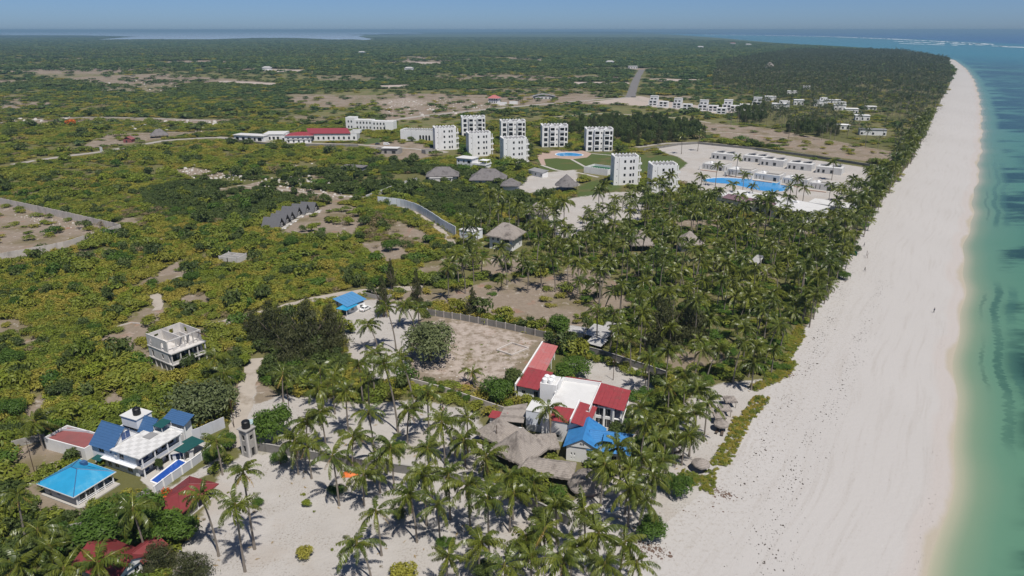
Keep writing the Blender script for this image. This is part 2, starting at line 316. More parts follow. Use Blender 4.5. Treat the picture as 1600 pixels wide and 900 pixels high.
big = m.math('MULTIPLY', m.sstep(off, 20, 42), m.sstep(m.noise(0.011, m.vmul(p, (.8, .4, 1)), detail=5), .44, .56))
gmask = m.math('MULTIPLY', gz, m.math('MAXIMUM', gr, m.math('MULTIPLY', big, .93)))
c = m.mix(gmask, c, m.mix(m.noise(0.1, stx, detail=4), (0.012, 0.042, 0.038), (0.028, 0.076, 0.062)))
# drifts of sea grass along the shore
sp2 = m.n('ShaderNodeSeparateXYZ'); m.set(sp2.inputs[0], p); ydist = sp2.outputs[1]
def drift(o0, w, th, sc, patch):
    x = m.math('SUBTRACT', m.math('ADD', off, m.math('ADD', m.math('MULTIPLY', m.math('SUBTRACT', m.noise(0.02, detail=2), .5), 5), m.math('MULTIPLY', m.math('SUBTRACT', m.noise(0.5, m.vmul(p, (.35, 1.6, 1)), detail=4), .5), 3.2))), o0)
    band = m.math('POWER', m.sstep(m.math('ABSOLUTE', x), w, 0.0), .7)
    return m.math('MULTIPLY', m.math('MULTIPLY', m.sstep(ydist, 620, 260), m.sstep(m.math('MULTIPLY', band, m.noise(sc, m.vmul(p, (.7, 1, 1)), detail=6, rough=.75)), th, th + .16)), m.sstep(m.noise(0.012, detail=4), *patch))
c = m.mix(m.math('MULTIPLY', drift(11.5, 3.0, 0.29, .6, (.38, .54)), .72), c, (0.035, 0.095, 0.075))
c = m.mix(m.math('MULTIPLY', drift(7.0, 1.5, 0.30, .8, (.46, .58)), .6), c, (0.05, 0.11, 0.08))
c = m.mix(m.math('MULTIPLY', drift(16.5, 4.0, 0.30, .45, (.42, .56)), .6), c, (0.04, 0.11, 0.09))
far = m.sstep(m.math('ADD', rfa, m.math('MULTIPLY', m.noise(.001, detail=3), 800)), -1900, -500)
c = m.mix(m.math('MULTIPLY', far, .85), c, m.mix(m.noise(0.002, m.vmul(p, (1, .35, 1)), detail=4), (0.020, 0.16, 0.185), (0.034, 0.205, 0.22)))
c = m.mix(m.sstep(rfa, -60, 500), c, (0.014, 0.066, 0.185))
m.color(c); m.bump(m.noise(0.35, m.vmul(p, (1, .6, 1)), detail=5, rough=.65), 0.15, 0.25); M['sea'] = m.m
so = add('sea', np_mesh('sea', np.stack([SX, SY, np.full(SX.shape, 0.04)], 2).reshape(-1, 3), grid_faces(len(sr), len(tt)), {'off': np.repeat(tt[None], len(sr), 0).ravel() * .93, 'rf': rf.ravel()}, [M['sea']]))
tag(so, kind='structure')
# surf breaking on the reef: low foam ridges, one mesh
surf('foam', (0.86, 0.88, 0.88), .05, 0.02, .7)
fv, ff = [], []
for line, wd, amp in (([(1100, 54.6), (1200, 55.2), (1300, 57.3), (1400, 61.2), (1480, 65.4), (1545, 69)], 210, 1), ([(1400, 64.5), (1470, 67.6), (1530, 70.2)], 130, .6), ([(1555, 72), (1640, 76)], 130, .8), ([(1410, 68), (1500, 71)], 60, .5)):
    w = W2(line); seg = np.cumsum([0] + list(np.linalg.norm(np.diff(w, axis=0), axis=1))); s = 0.0
    while s < seg[-1]:
        L = rnd.uniform(60, 260); gap = rnd.uniform(5, 120) if amp < .9 else rnd.uniform(0, 45); k = 7; b0 = len(fv)
        for i in range(k):
            q = min(s + L * i / (k - 1), seg[-1]); x = np.interp(q, seg, w[:, 0]); y = np.interp(q, seg, w[:, 1]); hw = wd * rnd.uniform(.5, 1.2) * math.sin(math.pi * (i + .35) / (k - .3)); j = rnd.uniform(-60, 60)
            fv += [(x - hw * .5, y - hw + j, .06), (x, y + j, 1.2 * amp + .3), (x + hw * .5, y + hw + j, .06)]
        for i in range(k - 1):
            a = b0 + i * 3; ff += [(a, a + 3, a + 4, a + 1), (a + 1, a + 4, a + 5, a + 2)]
        s += L + gap
tag(add('surf_foam', np_mesh('surf_foam', fv, ff, None, [M['foam']])), 'white surf breaking along the reef', 'surf', kind='stuff')
# ---------------------------------------------------------------- bay on the far side, headlands and low hills
surf('bay_white_water', (0.62, 0.63, 0.66), .1, 0.0008, .12, .8); M['bay_water'] = M['bay_white_water']
def sheet(name, px, z, mat, kind='structure'):
    w = [tuple(P(a, b, z)) for a, b in px]; me = bpy.data.meshes.new(name); me.from_pydata(w, [], [list(range(len(w)))]); me.materials.append(M[mat]); o = add(name, me)
    if kind: o['kind'] = kind
    return o
BAY = [(-150, 50.4), (120, 49.6), (330, 49.3), (560, 49.6), (600, 51), (640, 50.4), (676, 51.6), (655, 53), (600, 53), (570, 55), (560, 57), (586, 61.5), (572, 63.4), (555, 62.4), (520, 62.6), (480, 60.6), (455, 60), (400, 60), (330, 62.4), (230, 62), (160, 62.8), (140, 62.6), (180, 59.6), (208, 57.8), (190, 56.4), (120, 55), (0, 54.6), (-150, 55)]
sheet('bay', BAY, 0.6, 'bay_water')
sheet('bay', [(98 + 400, 67), (425, 66.4), (448, 66.2), (450, 67.6), (428, 68)], 0.4, 'bay_water')
surf('far_woods', (0.035, 0.05, 0.026), .35, 0.004, .95, .1)
def ridge(name, x0, x1, yb, hmax, seed, thick=900):
    """a low wooded rise far away: closed lump with a rough crest"""
    A, B = P(x0, yb), P(x1, yb); n = 60; vv, fc = [], []
    for i in range(n):
        s = i / (n - 1); q = A.lerp(B, s); h = hmax * (math.sin(math.pi * s) ** .6) * (0.65 + 0.5 * float(vnoise(np.array([s * 9.0]), np.array([0.5]), seed)[0])) + .2
        vv += [(q.x, q.y - thick * .5, -.5), (q.x, q.y - thick * .15, h * .8), (q.x, q.y + thick * .2, h), (q.x, q.y + thick * .6, -.5)]
    for i in range(n - 1):
        a = i * 4
        for k in range(3): fc.append((a + k, a + 4 + k, a + 5 + k, a + 1 + k))
    o = add(name, np_mesh(name, vv, fc, None, [M['far_woods']])); o['kind'] = 'structure'
ridge('hill', 600, 1130, 52.2, 34, 4, 1600); ridge('hill', 860, 1020, 52.0, 46, 9, 1500); ridge('headland', -120, 104, 50.2, 26, 5, 1500); ridge('headland', -150, 206, 57.6, 16, 6, 700); ridge('headland', 330, 480, 61.4, 9, 8, 300); ridge('headland', 545, 655, 54.8, 14, 2, 500)
# ---------------------------------------------------------------- roads and tracks (strips on the ground)
mr = surf('asphalt', (0.20, 0.19, 0.185), .2, .3, .9, .2); surf('track_sand', (0.46, 0.41, 0.355), .25, .35, .95, .1, dirt=(.27, .225, .175)); surf('gravel_road', (0.40, 0.37, 0.335), .2, .3, .95, .1)
def strip(name, px, wd, mat, z=0.02, jit=0.0):
    w = W2(px); s = np.cumsum([0] + list(np.linalg.norm(np.diff(w, axis=0), axis=1))); n = max(6, int(s[-1] / max(2.5, wd * .6))); q = np.linspace(0, s[-1], n)
    x = np.interp(q, s, w[:, 0]); y = np.interp(q, s, w[:, 1])
    for _ in range(2): x[1:-1] = (x[:-2] + 2 * x[1:-1] + x[2:]) / 4; y[1:-1] = (y[:-2] + 2 * y[1:-1] + y[2:]) / 4
    tx = np.gradient(x); ty = np.gradient(y); L = np.hypot(tx, ty); nx, ny = -ty / L, tx / L; h1 = wd / 2 + jit * rng.normal(size=n); h2 = wd / 2 + jit * rng.normal(size=n)
    vv = np.concatenate([np.stack([x + nx * h1, y + ny * h1, np.full(n, z)], 1), np.stack([x - nx * h2, y - ny * h2, np.full(n, z)], 1)]); i = np.arange(n - 1)
    o = add(name, np_mesh(name, vv, np.stack([i, i + n, i + n + 1, i + 1], 1), None, [M[mat]])); o['kind'] = 'structure'
    ROADS.append((np.stack([x, y], 1), wd)); return o
ROADS = []
strip('road', [(985, 152), (990, 135), (997, 118), (1003, 109)], 14, 'asphalt', .05, .4)
strip('road', [(990, 151), (1000, 157), (1040, 163), (1120, 171), (1185, 179)], 9, 'track_sand', .05, .4)
strip('road', [(612, 188), (660, 181), (740, 173), (800, 167), (870, 161), (930, 156), (985, 152)], 9, 'gravel_road', .045, .5)
strip('road', [(20, 257), (60, 250), (110, 243), (160, 237), (215, 227), (262, 219), (330, 215), (360, 216)], 7, 'gravel_road', .04, .5)
strip('road', [(340, 214), (420, 222), (560, 226), (640, 232), (700, 238)], 5, 'gravel_road', .035, .3)
strip('track', [(335, 508), (368, 499), (395, 492), (430, 484), (480, 470), (540, 458), (600, 452), (660, 450)], 5.0, 'track_sand', .03, .4)
strip('track', [(400, 560), (385, 610), (378, 640), (372, 668), (366, 700)], 4.2, 'track_sand', .032, .3)
strip('track', [(628, 322), (655, 333), (680, 352), (700, 372), (712, 385)], 3.5, 'track_sand', .03, .3)
strip('path', [(995, 230), (1040, 224), (1090, 222), (1180, 231), (1270, 243), (1390, 262)], 5, 'gravel_road', .03, .3)
strip('path', [(1085, 205), (1140, 207), (1180, 212), (1230, 215)], 3, 'track_sand', .03, .4)
strip('path', [(865, 183), (930, 177), (1000, 180), (1070, 185), (1110, 192)], 4, 'track_sand', .03, .4)
strip('track', [(250, 268), (250, 262)], 2, 'track_sand', .03)
strip('track', [(243, 485), (248, 470), (240, 460)], 3.5, 'track_sand', .03, .5)
strip('path', [(0, 192), (90, 184), (150, 183), (250, 185), (330, 189)], 5, 'gravel_road', .03, .8)
strip('path', [(370, 290), (440, 296), (520, 305), (570, 308)], 2.2, 'track_sand', .03, .3)
# ---------------------------------------------------------------- building kit
surf('white_wall', (0.74, 0.74, 0.74), .06, .5, .8, .3, dirt=(0.62, 0.61, 0.60)); surf('grey_white_wall', (0.56, 0.56, 0.555), .08, .5, .85, .2, dirt=(0.44, 0.43, 0.42)); surf('pale_blue_white_wall', (0.72, 0.76, 0.82), .07, .6, .8, .3, dirt=(.62, .66, .72)); M['pale_blue_wall'] = M['pale_blue_white_wall']
surf('lilac_grey_wall', (0.58, 0.60, 0.65), .07, .5, .85, .2, dirt=(.50, .51, .55)); surf('concrete', (0.40, 0.385, 0.365), .2, .9, .9, .2, dirt=(0.25, 0.235, 0.215), bump=.2); surf('raw_concrete', (0.66, 0.635, 0.61), .18, .9, .9, .2, dirt=(0.45, 0.42, 0.39), bump=.2)
surf('block_wall', (0.26, 0.25, 0.235), .25, 1.2, .95, .15, dirt=(0.15, 0.14, 0.125), bump=.4); surf('panel_concrete', (0.60, 0.55, 0.51), .14, .6, .9, .2, dirt=(.34, .31, .28)); surf('trim_white', (0.78, 0.78, 0.78), .03, 1, .6, .4)
surf('cabin_roof', (0.15, 0.15, 0.16), .15, .6, .85, .2)
surf('white_roof', (0.60, 0.60, 0.595), .08, .6, .7, .3, dirt=(.50, .49, .48))
surf('red_roof', (0.345, 0.055, 0.062), .3, .9, .5, .4, dirt=(0.24, 0.065, 0.06)); surf('faded_red_roof', (0.50, 0.16, 0.155), .15, .8, .6, .35, dirt=(.45, .22, .22)); surf('maroon_roof', (0.30, 0.105, 0.10), .15, .8, .6, .35, dirt=(.24, .10, .095)); surf('dark_red_roof', (0.235, 0.042, 0.045), .3, .8, .5, .4, dirt=(.17, .05, .045))
surf('cyan_roof', (0.03, 0.33, 0.60), .2, .6, .45, .45, dirt=(0.10, 0.40, 0.62)); surf('navy_roof', (0.055, 0.135, 0.29), .15, 1.0, .5, .45); surf('blue_roof', (0.05, 0.24, 0.55), .28, .9, .5, .45, dirt=(.03, .15, .40)); surf('light_blue_roof', (0.10, 0.30, 0.56), .12, .6, .5, .4)
surf('teal_canvas', (0.012, 0.085, 0.085), .15, 1, .7, .3); surf('tin_roof', (0.52, 0.51, 0.50), .2, .6, .45, .5, dirt=(.36, .34, .32)); surf('grey_roof', (0.30, 0.30, 0.305), .15, .4, .8, .3, dirt=(.22, .22, .22)); surf('purple_roof', (0.20, 0.125, 0.15), .12, .2, .8, .3)
surf('floor_slab', (0.50, 0.475, 0.44), .1, .6, .85, .2); surf('timber', (0.12, 0.08, 0.055), .3, 2, .8, .2); surf('black_plastic', (0.012, 0.012, 0.013), .1, 2, .45, .4); surf('white_plastic', (0.8, 0.8, 0.8), .04, 2, .4, .5); surf('dark_wood', (0.035, 0.028, 0.024), .2, 2, .8, .2)
surf('terracotta', (0.45, 0.31, 0.25), .12, .5, .85, .2); surf('green_net', (0.02, 0.12, 0.055), .15, .4, .8, .2); surf('orange_sheet', (0.75, 0.19, 0.05), .1, .8, .6, .3)
def _glass(key, c, r=.12):
    m = MT(key, r, .6); m.color(c); M[key] = m.m
_glass('dark_pane', (0.018, 0.022, 0.028)); _glass('blue_pane', (0.03, 0.07, 0.20)); _glass('shade', (0.02, 0.02, 0.02), .8)
m = MT('pool_water', .08, .5); m.color(m.mix(m.noise(.25, detail=4), (0.03, 0.235, 0.55), (0.06, 0.33, 0.64))); m.bump(m.noise(1.6), .15, .1); M['pool_water'] = m.m
m = MT('lap_pool_water', .08, .5); m.color(m.mix(m.noise(.4, detail=4), (0.012, 0.055, 0.30), (0.03, 0.11, 0.42))); m.bump(m.noise(1.6), .15, .1); M['lap_pool_water'] = m.m
m = MT('checker_tiles', .55, .4); ck = m.n('ShaderNodeTexChecker'); m.set(ck.inputs['Vector'], m.obj()); ck.inputs['Scale'].default_value = 0.78; m.set(ck.inputs['Color1'], (0.64, 0.64, 0.635)); m.set(ck.inputs['Color2'], (0.50, 0.50, 0.495)); m.color(m.mix(m.math('MULTIPLY', m.noise(.9, detail=4), .5), ck.outputs[0], (0.55, .545, .53))); M['checker_tiles'] = m.m
def thatch_mat(key, a, b):
    m = MT(key, .95, .1); p = m.obj(); c = m.mix(m.noise(1.6, m.vmul(p, (1, 1, 3.0)), detail=6, rough=.7), a, b)
    c = m.mix(m.sstep(m.noise(.35, detail=5, rough=.65), .48, .72), c, tuple(x * .62 for x in a)); c = m.mix(m.math('MULTIPLY', m.sstep(m.wave(1.5, p, 'Z', 1.2), .72, .95), .4), c, tuple(x * .5 for x in a))
    m.color(c); m.bump(m.noise(5, m.vmul(p, (1, 1, .4)), detail=5, rough=.7), .8, .15); M[key] = m.m
thatch_mat('thatch', (0.235, 0.205, 0.185), (0.37, 0.335, 0.305)); thatch_mat('thatch_dark', (0.15, 0.14, 0.14), (0.225, 0.21, 0.21))

class MB:
    def __init__(s): s.v, s.f = [], []
    def poly(s, *pts):
        b = len(s.v); s.v += [tuple(p) for p in pts]; s.f.append(list(range(b, b + len(pts)))); return s
    def box(s, x0, y0, z0, x1, y1, z1):
        x0, x1 = min(x0, x1), max(x0, x1); y0, y1 = min(y0, y1), max(y0, y1)
        b = len(s.v); s.v += [(x, y, z) for z in (z0, z1) for x, y in ((x0, y0), (x1, y0), (x1, y1), (x0, y1))]
        s.f += [[b + i for i in q] for q in ((3, 2, 1, 0), (4, 5, 6, 7), (0, 1, 5, 4), (1, 2, 6, 5), (2, 3, 7, 6), (3, 0, 4, 7))]; return s
    def prism(s, pl, z0, z1):
        n = len(pl); b = len(s.v); s.v += [(x, y, z0) for x, y in pl] + [(x, y, z1) for x, y in pl]
        s.f += [list(range(b + n - 1, b - 1, -1)), list(range(b + n, b + 2 * n))] + [[b + i, b + (i + 1) % n, b + n + (i + 1) % n, b + n + i] for i in range(n)]; return s
    def slab(s, a, b, c, d, t=.12):
        """thick sloped sheet through four corners (top face a b c d)"""
        A, B, C_, D = map(Vector, (a, b, c, d)); n = (B - A).cross(D - A).normalized() * -t
        k = len(s.v); s.v += [tuple(q) for q in (A, B, C_, D, A + n, B + n, C_ + n, D + n)]
        s.f += [[k + i for i in q] for q in ((0, 1, 2, 3), (7, 6, 5, 4), (0, 4, 5, 1), (1, 5, 6, 2), (2, 6, 7, 3), (3, 7, 4, 0))]; return s
    def courses(s, a, b, c, d, n, lift=.05):
        """stepped roof courses: a-b is the eave, d-c the ridge"""
        A, B, C_, D = map(Vector, (a, b, c, d)); nn = (B - A).cross(D - A).normalized()
        for i in range(n):
            t0, t1 = i / n, (i + 1) / n; e0, e1 = A.lerp(D, t0), B.lerp(C_, t0); r0, r1 = A.lerp(D, t1), B.lerp(C_, t1)
            s.slab(e0 + nn * lift, e1 + nn * lift, r1, r0, .06)
        return s
    def sheets(s, a, b, c, d, t=.1, w=1.0):
        """roof of separate metal sheets laid side by side from eave a-b to ridge d-c"""
        A, B, C_, D = map(Vector, (a, b, c, d)); n = max(2, round((B - A).length / w)); nn = (B - A).cross(D - A).normalized()
        for i in range(n):
            t0, t1 = (i + .012) / n, (i + .988) / n; l = nn * (.03 if i % 2 else 0); s.slab(A.lerp(B, t0) + l, A.lerp(B, t1) + l, D.lerp(C_, t1) + l, D.lerp(C_, t0) + l, t)
        return s
    def tube(s, pts, r, n=6):
        b = len(s.v); pts = [Vector(p) for p in pts]; k = len(pts); rr = r if isinstance(r, (list, tuple)) else [r] * k
        for i, p in enumerate(pts):
            d = (pts[min(i + 1, k - 1)] - pts[max(i - 1, 0)]).normalized(); a = d.orthogonal().normalized(); c = d.cross(a)
            if abs(d.z) > .5: a = Vector((1, 0, 0)); a = (a - d * a.dot(d)).normalized(); c = d.cross(a)
            s.v += [tuple(p + (a * math.cos(6.2832 * j / n) + c * math.sin(6.2832 * j / n)) * rr[i]) for j in range(n)]
        for i in range(k - 1):
            for j in range(n): s.f.append([b + i * n + j, b + i * n + (j + 1) % n, b + (i + 1) * n + (j + 1) % n, b + (i + 1) * n + j])
        s.f.append(list(range(b + (k - 1) * n, b + k * n))); s.f.append(list(range(b + n - 1, b - 1, -1))); return s
    def lathe(s, prof, n=16, cx=0, cy=0):
        b = len(s.v)
        for r, z in prof: s.v += [(cx + r * math.cos(6.2832 * j / n), cy + r * math.sin(6.2832 * j / n), z) for j in range(n)]
        for i in range(len(prof) - 1):
            for j in range(n): s.f.append([b + i * n + j, b + i * n + (j + 1) % n, b + (i + 1) * n + (j + 1) % n, b + (i + 1) * n + j])
        s.f.append(list(range(b + n - 1, b - 1, -1))); s.f.append(list(range(b + (len(prof) - 1) * n, b + len(prof) * n))); return s
    def mesh(s, name, mat):
        me = bpy.data.meshes.new(name); me.from_pydata(s.v, [], s.f); me.materials.append(M[mat]); me.update(); return me
    def build(s, name, mat, parent=None, loc=None, rot=None): return add(name, s.mesh(name, mat), parent, loc, rot)
def boxp(name, mat, parent, *b): return MB().box(*b).build(name, mat, parent)
NOVEG_W = []
def house(name, A, B, label, cat, group=None, foot=None, pad=1.0, z=0.0):
    """an Empty at corner A, local x running from A to B, y away to the left; A,B world points"""
    A, B = Vector(A[:2]).to_3d(), Vector(B[:2]).to_3d(); d = B - A; rz = math.atan2(d.y, d.x); A.z = z
    o = empty(name, A, rz); tag(o, label, cat, group)
    if foot:
        x0, y0, x1, y1 = foot; c, s = math.cos(rz), math.sin(rz)
        NOVEG_W.append(np.array([(A.x + x * c - y * s, A.y + x * s + y * c) for x, y in ((x0 - pad, y0 - pad), (x1 + pad, y0 - pad), (x1 + pad, y1 + pad), (x0 - pad, y1 + pad))]))
    return o, d.length
_win = {}
def window(parent, p, ang, w, h, pane='dark_pane', frame='trim_white', name='window', detail=True):
    """window set into an opening: p is the middle of its foot, ang the wall direction"""
    k = (round(w, 2), round(h, 2), pane, frame, detail)
    if k not in _win:
        fm = None
        if detail:
            b = MB(); f = .07
            b.box(-w / 2, -.04, 0, -w / 2 + f, .04, h).box(w / 2 - f, -.04, 0, w / 2, .04, h).box(-w / 2 + f, -.039, 0, w / 2 - f, .039, f).box(-w / 2 + f, -.039, h - f, w / 2 - f, .039, h)
            if w > .9:
                for i in range(1, max(2, int(w / .9))): xx = -w / 2 + w * i / max(2, int(w / .9)); b.box(xx - .025, -.03, f, xx + .025, .03, h - f)
            fm = b.mesh('window', frame)
        _win[k] = (fm, MB().box(-w / 2 + .01, -.012, .01, w / 2 - .01, .012, h - .01).mesh('pane', pane))
    fm, pm = _win[k]
    if fm: o = add(name, fm, parent, p, (0, 0, ang)); add('pane', pm, o)
    else: o = add(name, pm, parent, p, (0, 0, ang))
    return o
def wallrun(mb, p0, p1, z0, z1, t, ops, parent=None, pane='dark_pane', frame='trim_white', detail=True, inset=None):
    """wall from p0 to p1, outer face on the right of the run, real openings, a window in each"""
    p0, p1 = Vector(p0), Vector(p1); d = p1 - p0; L = d.length; d.normalize(); inn = Vector((-d.y, d.x)); H_ = z1 - z0
    us = sorted({0, L, *[min(L, max(0, q)) for o in ops for q in o[:2]]}); vs = sorted({0, H_, *[q for o in ops for q in o[2:4]]})
    pt = lambda u_, v_, k: (p0.x + d.x * u_ + inn.x * t * k, p0.y + d.y * u_ + inn.y * t * k, z0 + v_)
    for i in range(len(us) - 1):
        for j in range(len(vs) - 1):
            a, b, c, e = us[i], us[i + 1], vs[j], vs[j + 1]; mu, mv = (a + b) / 2, (c + e) / 2
            if any(o[0] < mu < o[1] and o[2] < mv < o[3] for o in ops): continue
            mb.poly(pt(a, c, 0), pt(b, c, 0), pt(b, e, 0), pt(a, e, 0)); mb.poly(pt(b, c, 1), pt(a, c, 1), pt(a, e, 1), pt(b, e, 1))
    mb.poly(pt(0, H_, 0), pt(L, H_, 0), pt(L, H_, 1), pt(0, H_, 1)); mb.poly(pt(0, 0, 1), pt(0, 0, 0), pt(0, H_, 0), pt(0, H_, 1)); mb.poly(pt(L, 0, 0), pt(L, 0, 1), pt(L, H_, 1), pt(L, H_, 0))
    for o in ops:
        a, b, c, e = o[:4]
        mb.poly(pt(a, c, 0), pt(b, c, 0), pt(b, c, 1), pt(a, c, 1)); mb.poly(pt(a, e, 1), pt(b, e, 1), pt(b, e, 0), pt(a, e, 0)); mb.poly(pt(a, c, 1), pt(a, e, 1), pt(a, e, 0), pt(a, c, 0)); mb.poly(pt(b, c, 0), pt(b, e, 0), pt(b, e, 1), pt(b, c, 1))
        if parent is not None:
            nm = 'door' if c < .05 and e > 1.6 and b - a < 1.4 else 'window'; q = Vector(pt((a + b) / 2, c, (inset or .6)))
            window(parent, q, math.atan2(d.y, d.x), b - a, e - c, o[4] if len(o) > 4 else pane, frame, nm, detail)
def shell(parent, x0, y0, x1, y1, z0, z1, mat, S=(), E=(), N=(), W=(), t=.22, name='wall', detail=True, pane='dark_pane', roof=True, frame='trim_white', inset=None, open_top=False):
    mb = MB(); kw = dict(parent=parent, detail=detail, pane=pane, frame=frame, inset=inset)
    wallrun(mb, (x0, y0), (x1, y0), z0, z1, t, S, **kw); wallrun(mb, (x1, y0 + t), (x1, y1 - t), z0, z1, t, E, **kw); wallrun(mb, (x1, y1), (x0, y1), z0, z1, t, N, **kw); wallrun(mb, (x0, y1 - t), (x0, y0 + t), z0, z1, t, W, **kw)
    return mb.build(name, mat, parent)
def row(n, L, w, v0, v1, m=.8, *x):
    """n evenly spread openings of width w on a wall of length L"""
    if n == 1: return [(L / 2 - w / 2, L / 2 + w / 2, v0, v1, *x)]
    return [(m + i * (L - 2 * m - w) / (n - 1), m + i * (L - 2 * m - w) / (n - 1) + w, v0, v1, *x) for i in range(n)]
def gable(parent, x0, y0, x1, y1, ze, zr, mat, axis='x', over=.45, n=0, t=.14, name='roof', wall=None, lip=.3):
    """gable roof on the rectangle; wall: material of the gable triangles"""
    mb = MB(); hy = (y1 - y0) / 2 if axis == 'x' else (x1 - x0) / 2; dz = (zr - ze) / hy * over; g = MB()
    T = (lambda x, y, z: (x, y, z)) if axis == 'x' else (lambda x, y, z: (y, x, z))
    a0, a1, b0, b1 = (x0, x1, y0, y1) if axis == 'x' else (y0, y1, x0, x1); mid = (b0 + b1) / 2
    f = mb.courses if n else (lambda a, b, c, d, k: mb.slab(a, b, c, d, t))
    q1 = [T(a0 - lip, b0 - over, ze - dz), T(a1 + lip, b0 - over, ze - dz), T(a1 + lip, mid, zr), T(a0 - lip, mid, zr)]; q2 = [T(a1 + lip, b1 + over, ze - dz), T(a0 - lip, b1 + over, ze - dz), T(a0 - lip, mid, zr), T(a1 + lip, mid, zr)]
    if axis != 'x': q1 = [q1[1], q1[0], q1[3], q1[2]]; q2 = [q2[1], q2[0], q2[3], q2[2]]
    f(*q1, n); f(*q2, n); o = mb.build(name, mat, parent)
    MB().tube([T(a0 - lip - .02, mid, zr + .02), T(a1 + lip + .02, mid, zr + .02)], .10, 6).build('ridge_cap', mat, o)
    if wall:
        for a, s in ((a0, 1), (a1, -1)):
            p = [T(a, b0, ze - .02), T(a, b1, ze - .02), T(a, mid, zr - .16)]; q = [T(a + s * .2, b0, ze - .02), T(a + s * .2, b1, ze - .02), T(a + s * .2, mid, zr - .16)]
            g = MB(); g.poly(*p); g.poly(*q[::-1]); g.poly(p[0], q[0], q[1], p[1]); g.poly(p[1], q[1], q[2], p[2]); g.poly(p[2], q[2], q[0], p[0]); g.build('gable_wall', wall, parent)
    return o
def hip(parent, x0, y0, x1, y1, ze, zr, mat, over=.5, name='roof', fascia='trim_white', run=None, caps='trim_white'):
    x0, y0, x1, y1 = x0 - over, y0 - over, x1 + over, y1 + over; w, l = x1 - x0, y1 - y0; r = (min(w, l) / 2 if run is None else run)
    if w >= l: A, B = (x0 + min(r, w / 2 - .01), (y0 + y1) / 2, zr), (x1 - min(r, w / 2 - .01), (y0 + y1) / 2, zr)
    else: A, B = ((x0 + x1) / 2, y0 + min(r, l / 2 - .01), zr), ((x0 + x1) / 2, y1 - min(r, l / 2 - .01), zr)
    c = [(x0, y0, ze), (x1, y0, ze), (x1, y1, ze), (x0, y1, ze)]; mb = MB()
    if w >= l: mb.poly(c[0], c[1], B, A).poly(c[1], c[2], B).poly(c[2], c[3], A, B).poly(c[3], c[0], A); hips = ((c[0], A), (c[1], B), (c[2], B), (c[3], A), (A, B))
    else: mb.poly(c[0], c[1], A).poly(c[1], c[2], B, A).poly(c[2], c[3], B).poly(c[3], c[0], A, B); hips = ((c[0], A), (c[1], A), (c[2], B), (c[3], B), (A, B))
    mb.poly(*c[::-1]); o = mb.build(name, mat, parent)
    fb = MB(); h = .22
    fb.box(x0 - .05, y0 - .05, ze - h, x1 + .05, y0 + .04, ze - .01).box(x0 - .05, y1 - .04, ze - h, x1 + .05, y1 + .05, ze - .01).box(x0 - .05, y0 + .04, ze - h, x0 + .04, y1 - .04, ze - .01).box(x1 - .04, y0 + .04, ze - h, x1 + .05, y1 - .04, ze - .01); fb.build('fascia', fascia, parent)
    if caps:
        for a, b in hips:
            if (Vector(a) - Vector(b)).length > .2: MB().tube([a, b], .09, 5).build('hip_cap', caps, o)
    return o
def thatch(parent, x0, y0, x1, y1, ze, zr, mat='thatch', run=None, n=26, seed=1, name='roof', sag=.0):
    """shaggy hipped palm-thatch roof with a hanging fringe"""
    g = np.random.default_rng(seed); w, l = x1 - x0, y1 - y0; r = run or min(w, l) / 2
    nx = max(10, int(n * w / max(w, l))); ny = max(10, int(n * l / max(w, l))); gx = np.linspace(x0, x1, nx); gy = np.linspace(y0, y1, ny); GX, GY = np.meshgrid(gx, gy)
    dx = np.minimum(GX - x0, x1 - GX); dy = np.minimum(GY - y0, y1 - GY)
    f = np.minimum(dx / (r if w >= l else w / 2), dy / (r if l > w else l / 2)); f = np.clip(f, 0, 1); f = f - sag * np.sin(np.pi * f)
    Z = ze + (zr - ze) * f; ed = (dx < 1e-6) | (dy < 1e-6); Z += g.normal(size=Z.shape) * .045 * (~ed); jx = g.normal(size=Z.shape) * .05; jy = g.normal(size=Z.shape) * .05
    v = np.stack([GX + jx, GY + jy, Z], 2).reshape(-1, 3); fc = [list(q) for q in grid_faces(ny, nx)]
    ring = [i for i in range(nx)] + [r_ * nx + nx - 1 for r_ in range(1, ny)] + [(ny - 1) * nx + i for i in range(nx - 2, -1, -1)] + [r_ * nx for r_ in range(ny - 2, 0, -1)]
    v = [tuple(q) for q in v]; b = len(v)
    for i in ring:
        q = v[i]; cx_, cy_ = (x0 + x1) / 2, (y0 + y1) / 2; v.append((q[0] + (q[0] - cx_) * .015, q[1] + (q[1] - cy_) * .015, q[2] - g.uniform(.25, .6)))
    k = len(ring)
    for i in range(k): fc.append([ring[i], b + i, b + (i + 1) % k, ring[(i + 1) % k]])
    me = bpy.data.meshes.new(name); me.from_pydata(v, [], fc); me.materials.append(M[mat]); o = add(name, me, parent); return o
